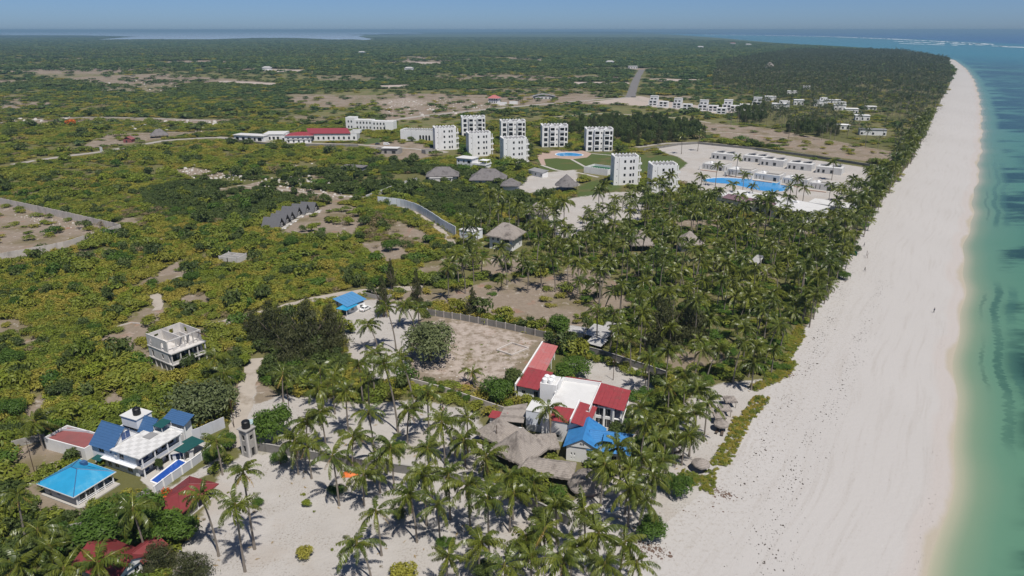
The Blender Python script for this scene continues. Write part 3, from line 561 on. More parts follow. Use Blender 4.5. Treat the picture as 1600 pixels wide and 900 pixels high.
def thatch_cone(parent, cx, cy, r, ze, zr, mat='thatch', n=22, rings=9, seed=1, dome=.0, name='roof', over=.45):
    g = np.random.default_rng(seed); v, fc = [], []
    for i in range(rings + 1):
        s = i / rings; rr = r * (1 - s) + .06; zz = ze + (zr - ze) * (s + dome * math.sin(math.pi * s))
        for j in range(n): a = 6.2832 * j / n; q = rr * (1 + g.normal() * .02); v.append((cx + q * math.cos(a), cy + q * math.sin(a), zz + g.normal() * .035))
    for i in range(rings):
        for j in range(n): fc.append([i * n + j, i * n + (j + 1) % n, (i + 1) * n + (j + 1) % n, (i + 1) * n + j])
    b = len(v); fc.append([rings * n + j for j in range(n)])
    for j in range(n): q = v[j]; v.append((cx + (q[0] - cx) * 1.02, cy + (q[1] - cy) * 1.02, q[2] - g.uniform(.2, over)))
    for j in range(n): fc.append([j, b + j, b + (j + 1) % n, (j + 1) % n])
    me = bpy.data.meshes.new(name); me.from_pydata(v, [], fc); me.materials.append(M[mat]); return add(name, me, parent)
def tank(parent_or_none, loc, r=.75, h=1.5, label='', mat='black_plastic'):
    o = empty('water_tank', loc); tag(o, label, 'water tank')
    MB().lathe([(r, 0), (r, h * .28), (r * 1.03, h * .3), (r, h * .33), (r, h * .55), (r * 1.03, h * .57), (r, h * .6), (r, h * .84), (r * .8, h * .95), (r * .3, h)], 18).build('body', mat, o); MB().lathe([(r * .3, h + .003), (r * .3, h + .1), (r * .24, h + .14)], 12).build('lid', mat, o); return o
_unit = {}
def ubox(mat):
    if mat not in _unit: _unit[mat] = MB().box(-.5, -.5, 0, .5, .5, 1).mesh('panel', mat)
    return _unit[mat]
def fence(name, px, h, t, mat, label, post=None, step=3.0, pw=.35, ph=.2, cap=None, z=0.0, curve=False, cat='wall', hs=None):
    """free-standing wall made of bays: each panel and post an object of its own"""
    w = W2(px) if not curve else None
    if curve:
        w0 = W2(px); s0 = np.cumsum([0] + list(np.linalg.norm(np.diff(w0, axis=0), axis=1))); q = np.linspace(0, s0[-1], max(3, int(s0[-1] / step) + 1)); w = np.stack([np.interp(q, s0, w0[:, 0]), np.interp(q, s0, w0[:, 1])], 1)
        for _ in range(2): w[1:-1] = (w[:-2] + 2 * w[1:-1] + w[2:]) / 4
    root = empty(name, (w[0][0], w[0][1], z)); tag(root, label, cat); base = Vector((w[0][0], w[0][1], 0)); k = 0
    for i in range(len(w) - 1):
        a, b = Vector((*w[i], 0)), Vector((*w[i + 1], 0)); L = (b - a).length; n = max(1, round(L / step)); ang = math.atan2((b - a).y, (b - a).x)
        for j in range(n):
            p, q = a.lerp(b, j / n), a.lerp(b, (j + 1) / n); mid = (p + q) / 2 - base; ll = (q - p).length; hh = h * (1 + .015 * math.sin(k * 2.3)); k += 1
            o = add('panel', ubox(mat), root, mid, (0, 0, ang)); o.scale = (ll - (pw * .9 if post else .03), t, hh)
            if cap: c = add('coping', ubox(cap), root, mid + Vector((0, 0, hh + .004)), (0, 0, ang)); c.scale = (ll - .02, t + .12, .09)
            if post: c = add('post', ubox(post), root, p - base, (0, 0, ang)); c.scale = (pw, max(pw, t + .1), hh + ph)
    if post: c = add('post', ubox(post), root, Vector((*w[-1], 0)) - base, (0, 0, ang)); c.scale = (pw, max(pw, t + .1), h + ph)
    for i in range(len(w) - 1):
        a, b = w[i], w[i + 1]; e = (b - a) / (np.linalg.norm(b - a) + 1e-9); nn = np.array([-e[1], e[0]]) * .9
        NOVEG_W.append(np.array([a + nn, b + nn, b - nn, a - nn]))
    return root
# ================================================================ buildings
# ---- navy-roofed house with roof terrace and lap pool
o, L = house('house', P(149, 722), P(218, 745), 'two-storey pale blue house with navy tiled gables and a checkered roof terrace', 'house', foot=(-2, -2, 17, 15))
shell(o, 0, 0, 13.6, 10.4, 0, 2.55, 'pale_blue_wall', S=[(4.2, 5.4, .2, 2.1), (6.4, 7.8, .5, 2.0), (10.3, 11.9, .4, 2.0)], E=[(.8, 2.6, .1, 2.2, 'blue_pane'), (3.4, 6.0, .05, 2.2), (6.8, 9.6, .05, 2.2)])
shell(o, 0.003, 0.003, 13.597, 10.397, 2.56, 5.2, 'pale_blue_wall', S=[(2.0, 3.8, .6, 2.1), (5.6, 6.2, 1.2, 1.8), (8.4, 9.9, .5, 2.0)], E=[(.4, 2.9, .15, 2.3, 'blue_pane'), (3.8, 5.2, .05, 2.2), (6.2, 9.6, .3, 2.2)])
boxp('balcony_slab', 'floor_slab', o, 13.62, -.5, 2.42, 15.6, 10.6, 2.62); boxp('ledge', 'trim_white', o, 3.4, -.85, 2.43, 13.615, -.01, 2.6)
for y in (.0, 3.2, 6.5, 9.8): boxp('column', 'trim_white', o, 15.25, y, 0, 15.5, y + .25, 2.41); boxp('column', 'trim_white', o, 15.25, y, 2.63, 15.5, y + .25, 5.19)
boxp('railing', 'lilac_grey_wall', o, 15.3, -.4, 2.63, 15.38, 10.4, 3.45)
boxp('terrace', 'checker_tiles', o, 6.9, -.7, 5.21, 15.7, 10.9, 5.42); boxp('parapet', 'trim_white', o, 6.9, 10.92, 5.2, 15.7, 11.1, 5.9)
r_ = gable(o, .2, .0, 6.8, 7.0, 5.22, 8.6, 'navy_roof', 'x', .5, 9, wall='white_wall'); window(o, (6.86, 3.5, 5.7), math.pi / 2, 2.3, 1.9, 'blue_pane', 'trim_white')
shell(o, 0.3, 7.8, 5.2, 11.8, 5.22, 7.6, 'white_wall'); boxp('flat_roof', 'white_roof', o, .1, 7.6, 7.61, 5.4, 12, 7.75)
gable(o, 5.6, 7.8, 9.2, 12.0, 5.3, 7.7, 'navy_roof', 'x', .35, 7, wall='white_wall')
shell(o, 7.6, 12.6, 13.4, 15.2, 0, 5.7, 'white_wall', S=[(4.0, 5.4, 3.0, 4.8)]); MB().courses((7.4, 12.3, 5.75), (14.4, 12.3, 5.75), (14.4, 15.6, 7.0), (7.4, 15.6, 7.0), 7).build('roof', 'navy_roof', o); boxp('post', 'trim_white', o, 14.0, 12.5, 0, 14.25, 12.75, 5.7)
MB().slab((9.4, 8.4, 6.9), (12.2, 8.4, 6.9), (12.2, 11.2, 7.3), (9.4, 11.2, 7.3), .06).build('canopy', 'teal_canvas', o)
for x, y in ((9.5, 8.5), (12.0, 8.5), (9.5, 11.0), (12.0, 11.0)): boxp('canopy_post', 'trim_white', o, x, y, 5.43, x + .08, y + .08, 6.86 + (y > 10) * .38)
boxp('skylight', 'grey_roof', o, 9.2, 5.6, 5.43, 11.4, 8.0, 5.55)
MB().slab((1.4, -1.6, 2.2), (4.0, -1.6, 2.2), (4.0, -.05, 2.45), (1.4, -.05, 2.45), .06).build('awning', 'teal_canvas', o)
for x, z in ((7.3, 3.6), (9.0, .9)): boxp('air_conditioner', 'trim_white', o, x, -.35, z, x + .8, -.01, z + .55)
tank(None, o.matrix_basis @ Vector((3.4, 9.6, 7.76)), .85, 1.7, 'black plastic water tank on the flat roof behind navy gables')
sheet('pool_terrace', [(219, 750), (243, 768), (334, 704), (322, 690), (276, 702)], .05, 'floor_slab')
pw = [P(a, b, .25) for a, b in ((236, 751), (246, 755), (290, 723), (279, 718))]
pl = empty('swimming_pool', pw[0]); tag(pl, 'narrow dark blue lap pool inside the white-posted fence', 'pool'); pm = [q - pw[0] for q in pw]
MB().prism([(q.x, q.y) for q in pm], -.24, 0).build('water', 'lap_pool_water', pl); cc = sum((q for q in pm), Vector()) / 4
for i in range(4):
    a, b = pm[i], pm[(i + 1) % 4]; n_ = ((a + b) / 2 - cc).normalized() * .35; MB().prism([(a.x, a.y), (b.x, b.y), (b.x + n_.x, b.y + n_.y), (a.x + n_.x, a.y + n_.y)], -.24, .08).build('rim', 'trim_white', pl)
fence('pool_fence', [(243, 773), (270, 752), (300, 731), (332, 707)], 2.0, .08, 'lilac_grey_wall', 'grey panel fence with white posts beside the lap pool', post='trim_white', step=2.6, pw=.3, ph=.15, cap='trim_white', cat='fence')
fence('compound_wall', [(274, 700), (315, 685), (352, 668)], 3.0, .2, 'lilac_grey_wall', 'tall grey wall behind the lap pool terrace', step=4)
fence('compound_wall', [(146, 692), (98, 688)], 3.2, .2, 'lilac_grey_wall', 'tall grey wall beside the maroon-roofed annex', step=4)
for k, (px, w_) in enumerate((([(265, 701), (287, 708), (320, 689), (300, 681)], 'teal_canvas'),)):
    q = [P(a, b, 2.6) for a, b in px]; o2 = empty('canopy', (q[0].x, q[0].y, 0)); tag(o2, 'dark teal shade canopy at the end of the lap pool', 'canopy'); zz = Vector((q[0].x, q[0].y, 0))
    MB().slab(*[p_ - zz for p_ in q], .06).build('sheet', w_, o2)
    for p_ in q: p_ = p_ - zz; MB().box(p_.x * .96 - .04, p_.y * .96 - .04, 0, p_.x * .96 + .04, p_.y * .96 + .04, 2.52).build('post', 'trim_white', o2)
q = P(266, 716); o2, _ = house('pool_house', P(271, 722), P(300, 716), 'small pool house with ribbed pale roof at the pool end', 'shed', foot=(0, 0, 4, 3))
shell(o2, 0, 0, 4.2, 3, 0, 2.2, 'grey_white_wall', S=[(.6, 3.4, .1, 1.9)]); MB().courses((-.3, -.4, 2.22), (4.5, -.4, 2.22), (4.5, 3.2, 2.6), (-.3, 3.2, 2.6), 6).build('roof', 'tin_roof', o2)
# ---- annex with maroon roof
o, L = house('annex', P(73, 702), P(137, 720), 'low white annex with a sunken maroon flat roof', 'house', foot=(0, 0, 13, 6))
shell(o, 0, 0, 12.6, 5.8, 0, 3.1, 'white_wall', S=[(10.2, 11.2, .05, 2.1)], W=[(2, 3, 1, 2)]); boxp('roof', 'maroon_roof', o, .6, .4, 2.55, 12.2, 5.4, 2.75)
# ---- cyan pavilion
o, L = house('pavilion', (-96.6, 121.6), (-87.3, 117.5), 'square pavilion under a bright cyan hipped roof', 'house', foot=(0, 0, 10.2, 8.6))
shell(o, .3, .3, 9.9, 5.2, 0, 2.85, 'lilac_grey_wall', S=[(1.2, 2.1, .05, 2.0), (3.8, 4.9, 1.1, 2.1)], E=[(.6, 3.9, .3, 2.3)]); shell(o, .3, 5.25, 6.4, 8.2, 0, 2.85, 'lilac_grey_wall', E=[(.5, 2.4, .05, 2.2)])
boxp('plinth', 'floor_slab', o, -.3, -.3, 0, 11.5, 8.8, .28)
for i in range(5): boxp('column', 'trim_white', o, 10.15, .1 + i * 2.03, .29, 10.35, .3 + i * 2.03, 2.86)
boxp('railing', 'trim_white', o, 10.2, .3, .9, 10.28, 8.2, 1.0); boxp('railing', 'trim_white', o, 10.2, .3, .5, 10.28, 8.2, .58)
hip(o, 0, 0, 10.2, 8.4, 2.95, 5.3, 'cyan_roof', .55, caps='navy_roof')
boxp('roof_vent', 'navy_roof', o, 3.2, 6.6, 3.6, 4.4, 7.6, 4.7); MB().slab((5.2, 6.9, 4.2), (10.2, 8.2, 3.25), (7, 8.6, 3.3), (4.4, 7.9, 4.1), .08).build('roof_wing', 'cyan_roof', o)
# ---- dark red shelters
o, L = house('shelter', (-70.0, 114.8), (-64.0, 112.6), 'open shelter under a dark red hipped roof beside the pool fence', 'shelter', foot=(0, 0, 6.4, 9.2))
for x, y in ((.2, .2), (3.1, .2), (6.0, .2), (.2, 4.4), (6.0, 4.4), (.2, 8.8), (6.0, 8.8)): boxp('post', 'trim_white', o, x, y, 0, x + .22, y + .22, 2.7)
boxp('floor', 'floor_slab', o, 0, 0, 0, 6.4, 9.2, .15); boxp('half_wall', 'block_wall', o, .45, .5, .16, 5.9, .65, 1.4); boxp('half_wall', 'block_wall', o, 6.05, .5, .16, 6.2, 4.3, 1.2)
hip(o, 0, 0, 6.4, 9.2, 2.75, 4.3, 'dark_red_roof', .55, fascia='dark_red_roof', caps='dark_red_roof')
o, L = house('house', (-76.4, 98.6), (-66.8, 94.4), 'single-storey house with dark red gabled roof half hidden by palms', 'house', foot=(0, 0, 10.5, 8))
shell(o, .4, .5, 9.9, 6.4, 0, 2.8, 'white_wall', S=row(3, 9.5, 1.1, .9, 2.0), E=row(2, 5, 1, .9, 2.0)); gable(o, 0, 0, 10.3, 6.9, 2.82, 4.7, 'dark_red_roof', 'x', .5, 0, wall='white_wall')
shell(o, 6.6, 6.5, 10.6, 9.6, 0, 2.7, 'white_wall', E=[(1, 2, .05, 2)]); gable(o, 6.5, 5.2, 10.7, 10, 2.78, 4.0, 'dark_red_roof', 'y', .4)
# ---- water tower
o, L = house('water_tower', P(379, 712), P(392, 717), 'square raw concrete water tower beside the sandy track', 'tower', foot=(0, 0, 2.8, 2.8))
shell(o, 0, 0, 2.3, 2.3, 0, 6.8, 'concrete', S=[(.6, 1.5, 1.2, 2.9), (.6, 1.5, 4.2, 5.6)], E=[(.5, 1.4, 4.2, 5.4), (.5, 1.4, .05, 2.2)], t=.3, pane='shade', detail=False, inset=.9); boxp('top_slab', 'concrete', o, -.3, -.3, 6.81, 2.6, 2.6, 7.0)
for a in ((.0, 0), (2.0, 0), (0, 2.0), (2.0, 2.0)): boxp('pillar', 'raw_concrete', o, a[0] - .04, a[1] - .04, 0, a[0] + .34, a[1] + .34, 6.8)
tank(None, o.matrix_basis @ Vector((1.15, 1.15, 7.01)), .9, 1.8, 'black ribbed water tank on top of the concrete tower')
o, L = house('shed', P(386, 692), P(420, 690), 'shed with a pale aqua sheet roof behind the concrete tower', 'shed', foot=(0, 0, 6, 5))
shell(o, 0, 0, 6, 4.6, 0, 2.6, 'grey_white_wall', S=[(1, 2, .05, 2), (3.5, 4.6, .9, 1.9)]); surf('aqua_roof', (.40, .52, .55), .1, .6, .5, .4); MB().slab((-.4, -.5, 2.62), (6.4, -.5, 2.62), (6.4, 5.1, 3.3), (-.4, 5.1, 3.3), .08).build('roof', 'aqua_roof', o)
# ---- unfinished concrete house
o, L = house('unfinished_house', (-103.3, 181.9), (-94.9, 176.3), 'unfinished roofless grey concrete house on bare columns', 'house', foot=(-1, -1, 11, 11.5))
for x in (.0, 2.4, 4.9, 7.4, 9.75):
    for y in (0, 3.4, 6.9, 10.2): boxp('column', 'raw_concrete', o, x, y, 0, x + .32, y + .32, 2.5)
boxp('floor_slab', 'raw_concrete', o, -.15, -.15, 2.51, 11.5, 10.7, 2.8); boxp('floor_slab', 'raw_concrete', o, -.15, -.15, 5.95, 11.6, 10.7, 6.2); boxp('lower_wall', 'concrete', o, .35, .4, 0, 9.6, .6, 2.5); boxp('lower_wall', 'block_wall', o, 7.2, 1.0, 0, 7.4, 9.8, 2.5)
shell(o, 0, 0, 9.7, 10.4, 2.81, 5.94, 'raw_concrete', S=[(1.5, 2.5, .1, 2.3), (6.4, 7.3, .8, 2.2)], E=[(.6, 2.3, .05, 2.5), (2.9, 4.6, .4, 2.4), (5.2, 6.9, .05, 2.5), (7.5, 9.4, .4, 2.5)], W=row(3, 9.9, 1.2, .8, 2.2), pane='shade', detail=False, inset=1.5)
for y in (0, 2.6, 5.2, 7.8, 10.2): boxp('column', 'raw_concrete', o, 11.0, y, 2.81, 11.3, y + .3, 5.94); boxp('column', 'raw_concrete', o, 11.0, y, 0, 11.3, y + .3, 2.5)
boxp('beam', 'raw_concrete', o, 11.02, .3, 5.6, 11.28, 10.2, 5.9); boxp('parapet', 'raw_concrete', o, 11.05, .31, 2.81, 11.2, 10.2, 3.5)
mb = MB(); wallrun(mb, (0, 0), (9.7, 0), 6.21, 9.4, .22, [(1.2, 2.2, .6, 2.3), (6.8, 8.0, .1, 2.3)]); wallrun(mb, (0, 10.4), (0, .23), 6.21, 9.4, .22, [(2.5, 3.7, .8, 2.2), (7, 8.2, 1.6, 2.3)]); wallrun(mb, (9.7, 10.4), (.23, 10.4), 6.21, 9.4, .22, [(6.4, 7.8, .8, 2.4)]); wallrun(mb, (9.7, 4.8), (.23, 4.8), 6.21, 9.2, .2, [(3, 4, .05, 2.2)]); wallrun(mb, (9.7, 7.0), (5.2, 7.0), 6.21, 9.0, .2, [(1.4, 2.4, .05, 2.2)]); wallrun(mb, (5.2, 4.9), (5.2, 7.1), 6.21, 9.0, .2, []); mb.build('upper_wall', 'raw_concrete', o)
for y in (0, 2.6, 5.2, 7.8, 10.1): boxp('column', 'raw_concrete', o, 9.7, y, 6.21, 9.98, y + .28, 9.2)
boxp('ring_beam', 'raw_concrete', o, 9.68, -.02, 9.21, 10.0, 10.42, 9.5); boxp('ring_beam', 'raw_concrete', o, .0, -.02, 9.41, 9.67, .24, 9.62)
for y in (1.6, 3.9, 6.5, 9.0): boxp('sill_wall', 'raw_concrete', o, 9.74, y, 6.21, 9.94, y + 1.2, 7.1)
for i in range(6): MB().tube([(9.9, 8.8 + i * .3, 9.4 - i * .25), (13.2, 9.6 + i * .2, 9.2 - i * .3)], .05, 4).build('scaffold_pole', 'timber', o)
# ---- foundation ruin
o, L = house('foundation', P(343, 409), P(374, 412), 'small roofless concrete block room standing alone in the scrub', 'ruin', foot=(-1, -1, 11, 9))
shell(o, 0, 0, 8.6, 6.4, 0, 2.3, 'raw_concrete', S=[(3.6, 4.6, .05, 2.0)], pane='shade', detail=False); MB().box(.25, 3.1, 0, 8.3, 3.3, 2.2).box(4.2, 3.31, 0, 4.4, 6.1, 2.2).build('inner_wall', 'raw_concrete', o)
for x, y in ((-.1, -.1), (8.4, -.1), (-.1, 6.2), (8.4, 6.2), (4.2, -.1)): boxp('pillar', 'raw_concrete', o, x, y, 0, x + .3, y + .3, 2.7)
# ---- row of A-frame cabins
ords = ['first and nearest', 'second', 'third', 'fourth', 'fifth', 'sixth and farthest']
for i, (px, py) in enumerate(((439, 340), (448, 334.5), (455.5, 330), (466.5, 323), (479.5, 319), (493, 316))):
    ap = P(px, py, 5.2); rz = R(-12); o = empty('cabin', (ap.x, ap.y, 0), rz); tag(o, ords[i] + ' grey A-frame cabin in the row of six', 'cabin', 'row of A-frame cabins')
    Lc = 9.2 if i in (0, 3) else 8.4; hw = 3.5
    for s in (-1, 1):
        c = [(-Lc, s * hw, .5), (.25, s * hw, .5), (.25, 0, 5.2), (-Lc, 0, 5.2)]; c = c if s < 0 else [c[1], c[0], c[3], c[2]]; MB().courses(*c, 10, .04).build('roof', 'cabin_roof', o)
    MB().poly((-.35, -hw + .3, .4), (-.35, hw - .3, .4), (-.35, 0, 4.8)).poly((-Lc + .2, hw - .3, .4), (-Lc + .2, -hw + .3, .4), (-Lc + .2, 0, 4.8)).build('end_wall', 'dark_wood', o)
    boxp('deck', 'floor_slab', o, -Lc, -hw, 0, 1.6, hw, .35); window(o, (-.3, -.8, .5), math.pi / 2, 1.0, 2.0, 'dark_pane', 'trim_white', 'door'); window(o, (-.3, .7, .9), math.pi / 2, 1.2, 1.5); boxp('step', 'trim_white', o, 1.62, -1.2, 0, 2.2, .4, .18)
    c_, s_ = math.cos(rz), math.sin(rz); NOVEG_W.append(np.array([(ap.x + x * c_ - y * s_, ap.y + x * s_ + y * c_) for x, y in ((-Lc - 1, -4), (4, -4), (4, 4), (-Lc - 1, 4))]))
# ---- white villa with red roofs
o, L = house('villa', (3.5, 147.0), (14.6, 143.4), 'large white two-storey villa with red roofs round a white roof terrace', 'villa', foot=(-1, -4, 25, 19))
shell(o, 4.6, 2.6, 14.6, 16.6, 0, 5.9, 'white_wall', S=[(2, 3, 3.6, 4.8)], N=row(4, 10, 1.2, 3.4, 4.8)); boxp('roof_terrace', 'white_roof', o, 4.85, 2.85, 5.55, 14.35, 16.35, 5.7); boxp('terrace_wall', 'white_wall', o, 4.62, 8.2, 5.91, 4.85, 16.5, 6.6)
MB().box(4.6, 16.4, 5.91, 14.6, 16.6, 6.6).box(14.4, 2.6, 5.91, 14.62, 16.39, 6.7).build('parapet', 'white_wall', o)
shell(o, .8, 8.6, 5.0, 13.4, 0, 8.2, 'white_wall', S=[(1.6, 2.5, .05, 2.1)], E=[(.8, 1.7, 6, 7.7)]); boxp('stair_roof', 'white_roof', o, 1.05, 8.85, 7.9, 4.75, 13.15, 8.0)
shell(o, -.2, 0, 4.5, 5.2, 0, 5.0, 'pale_blue_wall', S=[(.3, 4.4, .05, 1.6, 'shade')], W=[(1, 2, 3, 4.2)]); boxp('flat_roof', 'white_roof', o, -.25, -.05, 5.01, 4.55, 5.25, 5.2)
shell(o, 4.5, -2.8, 15.2, 2.55, 0, 5.3, 'white_wall', S=[(7.5, 8.2, .9, 1.7), (3, 4.2, .9, 1.7)], E=[(1, 4.3, .1, 2.3), (1, 4.3, 2.9, 4.9)])
MB().sheets((6.2, -3.0, 5.35), (11.2, -3.0, 5.35), (11.2, 2.4, 6.2), (6.2, 2.4, 6.2), .1).build('roof', 'red_roof', o); MB().sheets((11.6, -3.9, 6.3), (15.8, -3.9, 5.5), (15.8, 6.0, 5.5), (11.6, 6.0, 6.3), .1).build('roof', 'red_roof', o); MB().box(11.25, -3.4, 5.31, 11.55, 6.2, 6.75).build('fire_wall', 'white_wall', o)
shell(o, 14.7, 6.4, 19.6, 15.6, 0, 5.6, 'white_wall', S=[(.6, 4.3, .1, 2.4), (.6, 4.3, 3.1, 5.2)], E=[(.6, 3.9, .1, 2.4), (4.9, 8.5, .1, 2.4), (.6, 3.9, 3.1, 5.2), (4.9, 8.5, 3.1, 5.2)])
MB().sheets((14.4, 5.6, 6.7), (22.2, 5.6, 5.75), (22.2, 16.3, 5.75), (14.4, 16.3, 6.7), .1).build('roof', 'red_roof', o); MB().sheets((5.0, 16.7, 6.4), (14.4, 16.7, 6.4), (14.4, 18.5, 5.9), (5.0, 18.5, 5.9), .1).build('roof', 'red_roof', o)
boxp('balcony_slab', 'trim_white', o, 19.65, 6.2, 2.75, 21.9, 15.9, 2.95); boxp('terrace', 'floor_slab', o, 15.0, -3.0, 0, 25, 16, .16); boxp('railing', 'dark_pane', o, 21.75, 6.3, 2.96, 21.8, 15.8, 3.85)
for y in (6.0, 9.2, 12.4, 15.6): boxp('column', 'trim_white', o, 21.4, y, 0.17, 21.8, y + .4, 5.75)
for x in (14.9, 17.3, 19.5): boxp('column', 'trim_white', o, x, 5.85, .17, x + .4, 6.25, 5.9)
for y in (-3.5, -.6, 2.6, 5.2): boxp('column', 'trim_white', o, 15.3, y, .17, 15.6, y + .3, 5.4)
boxp('stair_wall', 'white_wall', o, 16.4, -1.5, .17, 16.6, 5.0, 2.0)
for k, (x, y) in enumerate(((1.7, 9.6), (3.2, 9.7), (1.8, 11.4), (3.3, 11.5))): tank(None, o.matrix_basis @ Vector((x, y, 8.01)), .65, 1.25, 'white plastic water tank, %s of four on the villa stair tower' % ('front left', 'front right', 'back left', 'back right')[k], 'white_plastic')
o, L = house('outbuilding', (1.3, 162.9), (8.2, 160.8), 'long narrow outbuilding with red sheet roof in two tones', 'house', foot=(0, 0, 8, 28))
shell(o, .2, .3, 6.6, 10.4, 0, 2.9, 'white_wall', S=[(4.2, 5.4, .05, 2.2), (1, 2, .9, 2)], E=row(3, 9, 1, .8, 2.0)); shell(o, .2, 10.5, 3.6, 27, 0, 2.9, 'white_wall', E=row(4, 16, 1, .8, 2.0))
MB().sheets((-.1, -.4, 3.5), (7.1, -.4, 2.95), (7.1, 10.6, 2.95), (-.1, 10.6, 3.5), .1).build('roof', 'red_roof', o); MB().sheets((-.1, 10.65, 3.56), (5.0, 10.65, 3.0), (4.4, 27.4, 3.0), (-.1, 27.4, 3.56), .1).build('roof', 'faded_red_roof', o)['label'] = 'faded pink-red far half of the roof'
boxp('parapet', 'white_wall', o, -.55, -.3, 0, -.15, 27.6, 3.85); boxp('post', 'trim_white', o, 4.1, 24, 0, 4.3, 24.2, 2.9); boxp('post', 'trim_white', o, 4.6, 18, 0, 4.8, 18.2, 2.9)
# ---- bright blue roofed house
o, L = house('house', (11.8, 133.9), (19.2, 132.0), 'white house with steep bright blue gabled roofs', 'house', foot=(-1, -1, 15, 10))
shell(o, .2, .2, 7.2, 9, 0, 3.9, 'white_wall', S=[(1.0, 1.3, 1.5, 2.2), (1.7, 2.0, 1.5, 2.2), (1.0, 1.3, .6, .9), (1.7, 2.0, .6, .9), (5.3, 6.5, 1.2, 2.2)], W=row(2, 8.4, 1, .9, 2))
gable(o, 0, 0, 7.4, 9.4, 3.92, 6.1, 'blue_roof', 'y', .5, 10, wall='white_wall')
for i in range(3): window(o, (3.3 + i * .35, -.03, 4.5), 0, .22, .5, 'shade', 'trim_white', 'vent', False)
shell(o, 7.3, 1.0, 14, 8.2, 0, 3.7, 'white_wall', S=row(3, 6.7, 1.2, .8, 2.2), E=row(2, 6.6, 1.2, .8, 2.2)); gable(o, 5.0, .6, 14.0, 8.4, 3.75, 5.95, 'blue_roof', 'x', .55, 10, wall='white_wall')
shell(o, 8.2, 1.3, 10.0, 3.2, 4.6, 5.7, 'blue_roof', S=[(.3, 1.5, .2, .9)], name='dormer'); MB().slab((8.0, 1.0, 5.72), (10.2, 1.0, 5.72), (10.2, 3.6, 6.2), (8.0, 3.6, 6.2), .08).build('dormer_roof', 'blue_roof', o)
# ---- thatched restaurant: each roof carried by its own posts
def thatched(A, B, w, l, ze, zr, label, mat='thatch', run=None, seed=1, walls=None, win=(), name='thatched_hut', posts=True, cat='hut', over=.9, group=None, upper=None, sag=0.05):
    o, L = house(name, A, B, label, cat, group, foot=(-.5, -.5, w + .5, l + .5)); thatch(o, -over, -over, w + over, l + over, ze, zr, mat, run, seed=seed, sag=sag)
    if walls: shell(o, .5, .5, w - .5, l - .5, 0, ze + .3, walls, S=win, E=row(2, l - 1.5, 1.1, .9, 2.1) if l > 5 else ())
    if posts:
        nx, ny = max(2, int(w / 3) + 1), max(2, int(l / 3) + 1)
        for i in range(nx):
            for j in range(ny):
                if i in (0, nx - 1) or j in (0, ny - 1): x, y = .1 + (w - .4) * i / (nx - 1), .1 + (l - .4) * j / (ny - 1); boxp('post', 'timber', o, x, y, 0, x + .18, y + .18, ze + .15)
    return o
thatched((-4.0, 134.2), (.6, 130.6), 8.2, 8.4, 2.7, 7.4, 'big pyramid thatched roof in the middle of the restaurant cluster', seed=2, name='thatched_restaurant', cat='restaurant', run=4.1, sag=.08)
thatched((-7.6, 141.6), (-4.2, 138.6), 6.0, 6.6, 2.6, 6.2, 'smaller peaked thatched roof behind the big pyramid roof', seed=3, sag=.08)
thatched((2.0, 127.2), (11.8, 125.0), 10.2, 4.4, 2.2, 3.9, 'long low thatched roof in front of the blue gabled house', seed=4, run=2.0)
thatched((4.2, 135.6), (9.6, 136.2), 5.6, 4.4, 2.3, 4.2, 'low thatched side roof beside the big pyramid roof', seed=5)
q = P(916, 752); o = empty('thatched_hut', (15.3, 123.6, 0)); tag(o, 'round beehive thatched hut at the end of the low thatched roof', 'hut'); thatch_cone(o, 0, 0, 3.7, 1.5, 4.9, seed=6, dome=.16); NOVEG_W.append(np.array([(11, 120), (19, 120), (19, 127.5), (11, 127.5)]))
MB().lathe([(3.0, 0), (3.0, 1.9)], 18).build('wall', 'terracotta', o)
o, L = house('lean_to', (-3.4, 146.4), (2.8, 145.4), 'flat pale thatched lean-to beside the white villa', 'shelter', foot=(0, 0, 6, 9)); MB().slab((0, 0, 2.7), (6.2, 0, 2.7), (6.0, 8.6, 3.2), (.6, 6.0, 3.1), .16).build('roof', 'thatch', o)
for x, y in ((.2, .2), (5.7, .2), (5.6, 8), (.8, 5.4)): boxp('post', 'timber', o, x, y, 0, x + .18, y + .18, 2.55)
boxp('edge_wall', 'white_wall', o, -.2, -.35, 0, 6.3, -.1, 1.5)
o, L = house('shed', (-5.6, 148.4), (-2.2, 147.2), 'small shed with red sheet roof beside the thatched lean-to', 'shed', foot=(0, 0, 4, 3)); shell(o, .2, .2, 3.8, 2.4, 0, 2.5, 'white_wall', S=[(1, 2, .05, 2)]); MB().sheets((-.1, -.2, 2.55), (4.1, -.2, 2.55), (4.1, 2.7, 2.9), (-.1, 2.7, 2.9), .08).build('roof', 'red_roof', o)
# ---- tin sheds under the palms, small blue house
o, L = house('tin_shelter', (20.0, 194.6), (27.0, 190.0), 'open shelter with broken white corrugated roof under the palms', 'shelter', foot=(0, 0, 9, 11))
MB().courses((-.3, 4.0, 2.4), (7.4, 3.2, 2.5), (7.6, 10.2, 3.6), (0, 10.6, 3.5), 7, .05).build('roof', 'tin_roof', o); MB().courses((3.2, -1.2, 2.2), (8.4, -1.6, 2.3), (8.6, 2.9, 2.9), (3.2, 3.4, 2.9), 5, .05).build('roof', 'tin_roof', o)
for x, y in ((.2, 4.3), (7, 3.6), (7.2, 9.8), (.3, 10), (3.5, -.8), (8, -1.2)): boxp('post', 'timber', o, x, y, 0, x + .14, y + .14, 2.25)
boxp('back_wall', 'grey_white_wall', o, .5, 9.3, 0, 7, 9.5, 2.4); boxp('counter', 'timber', o, 4.5, .2, 0, 7.4, .9, 1.0)
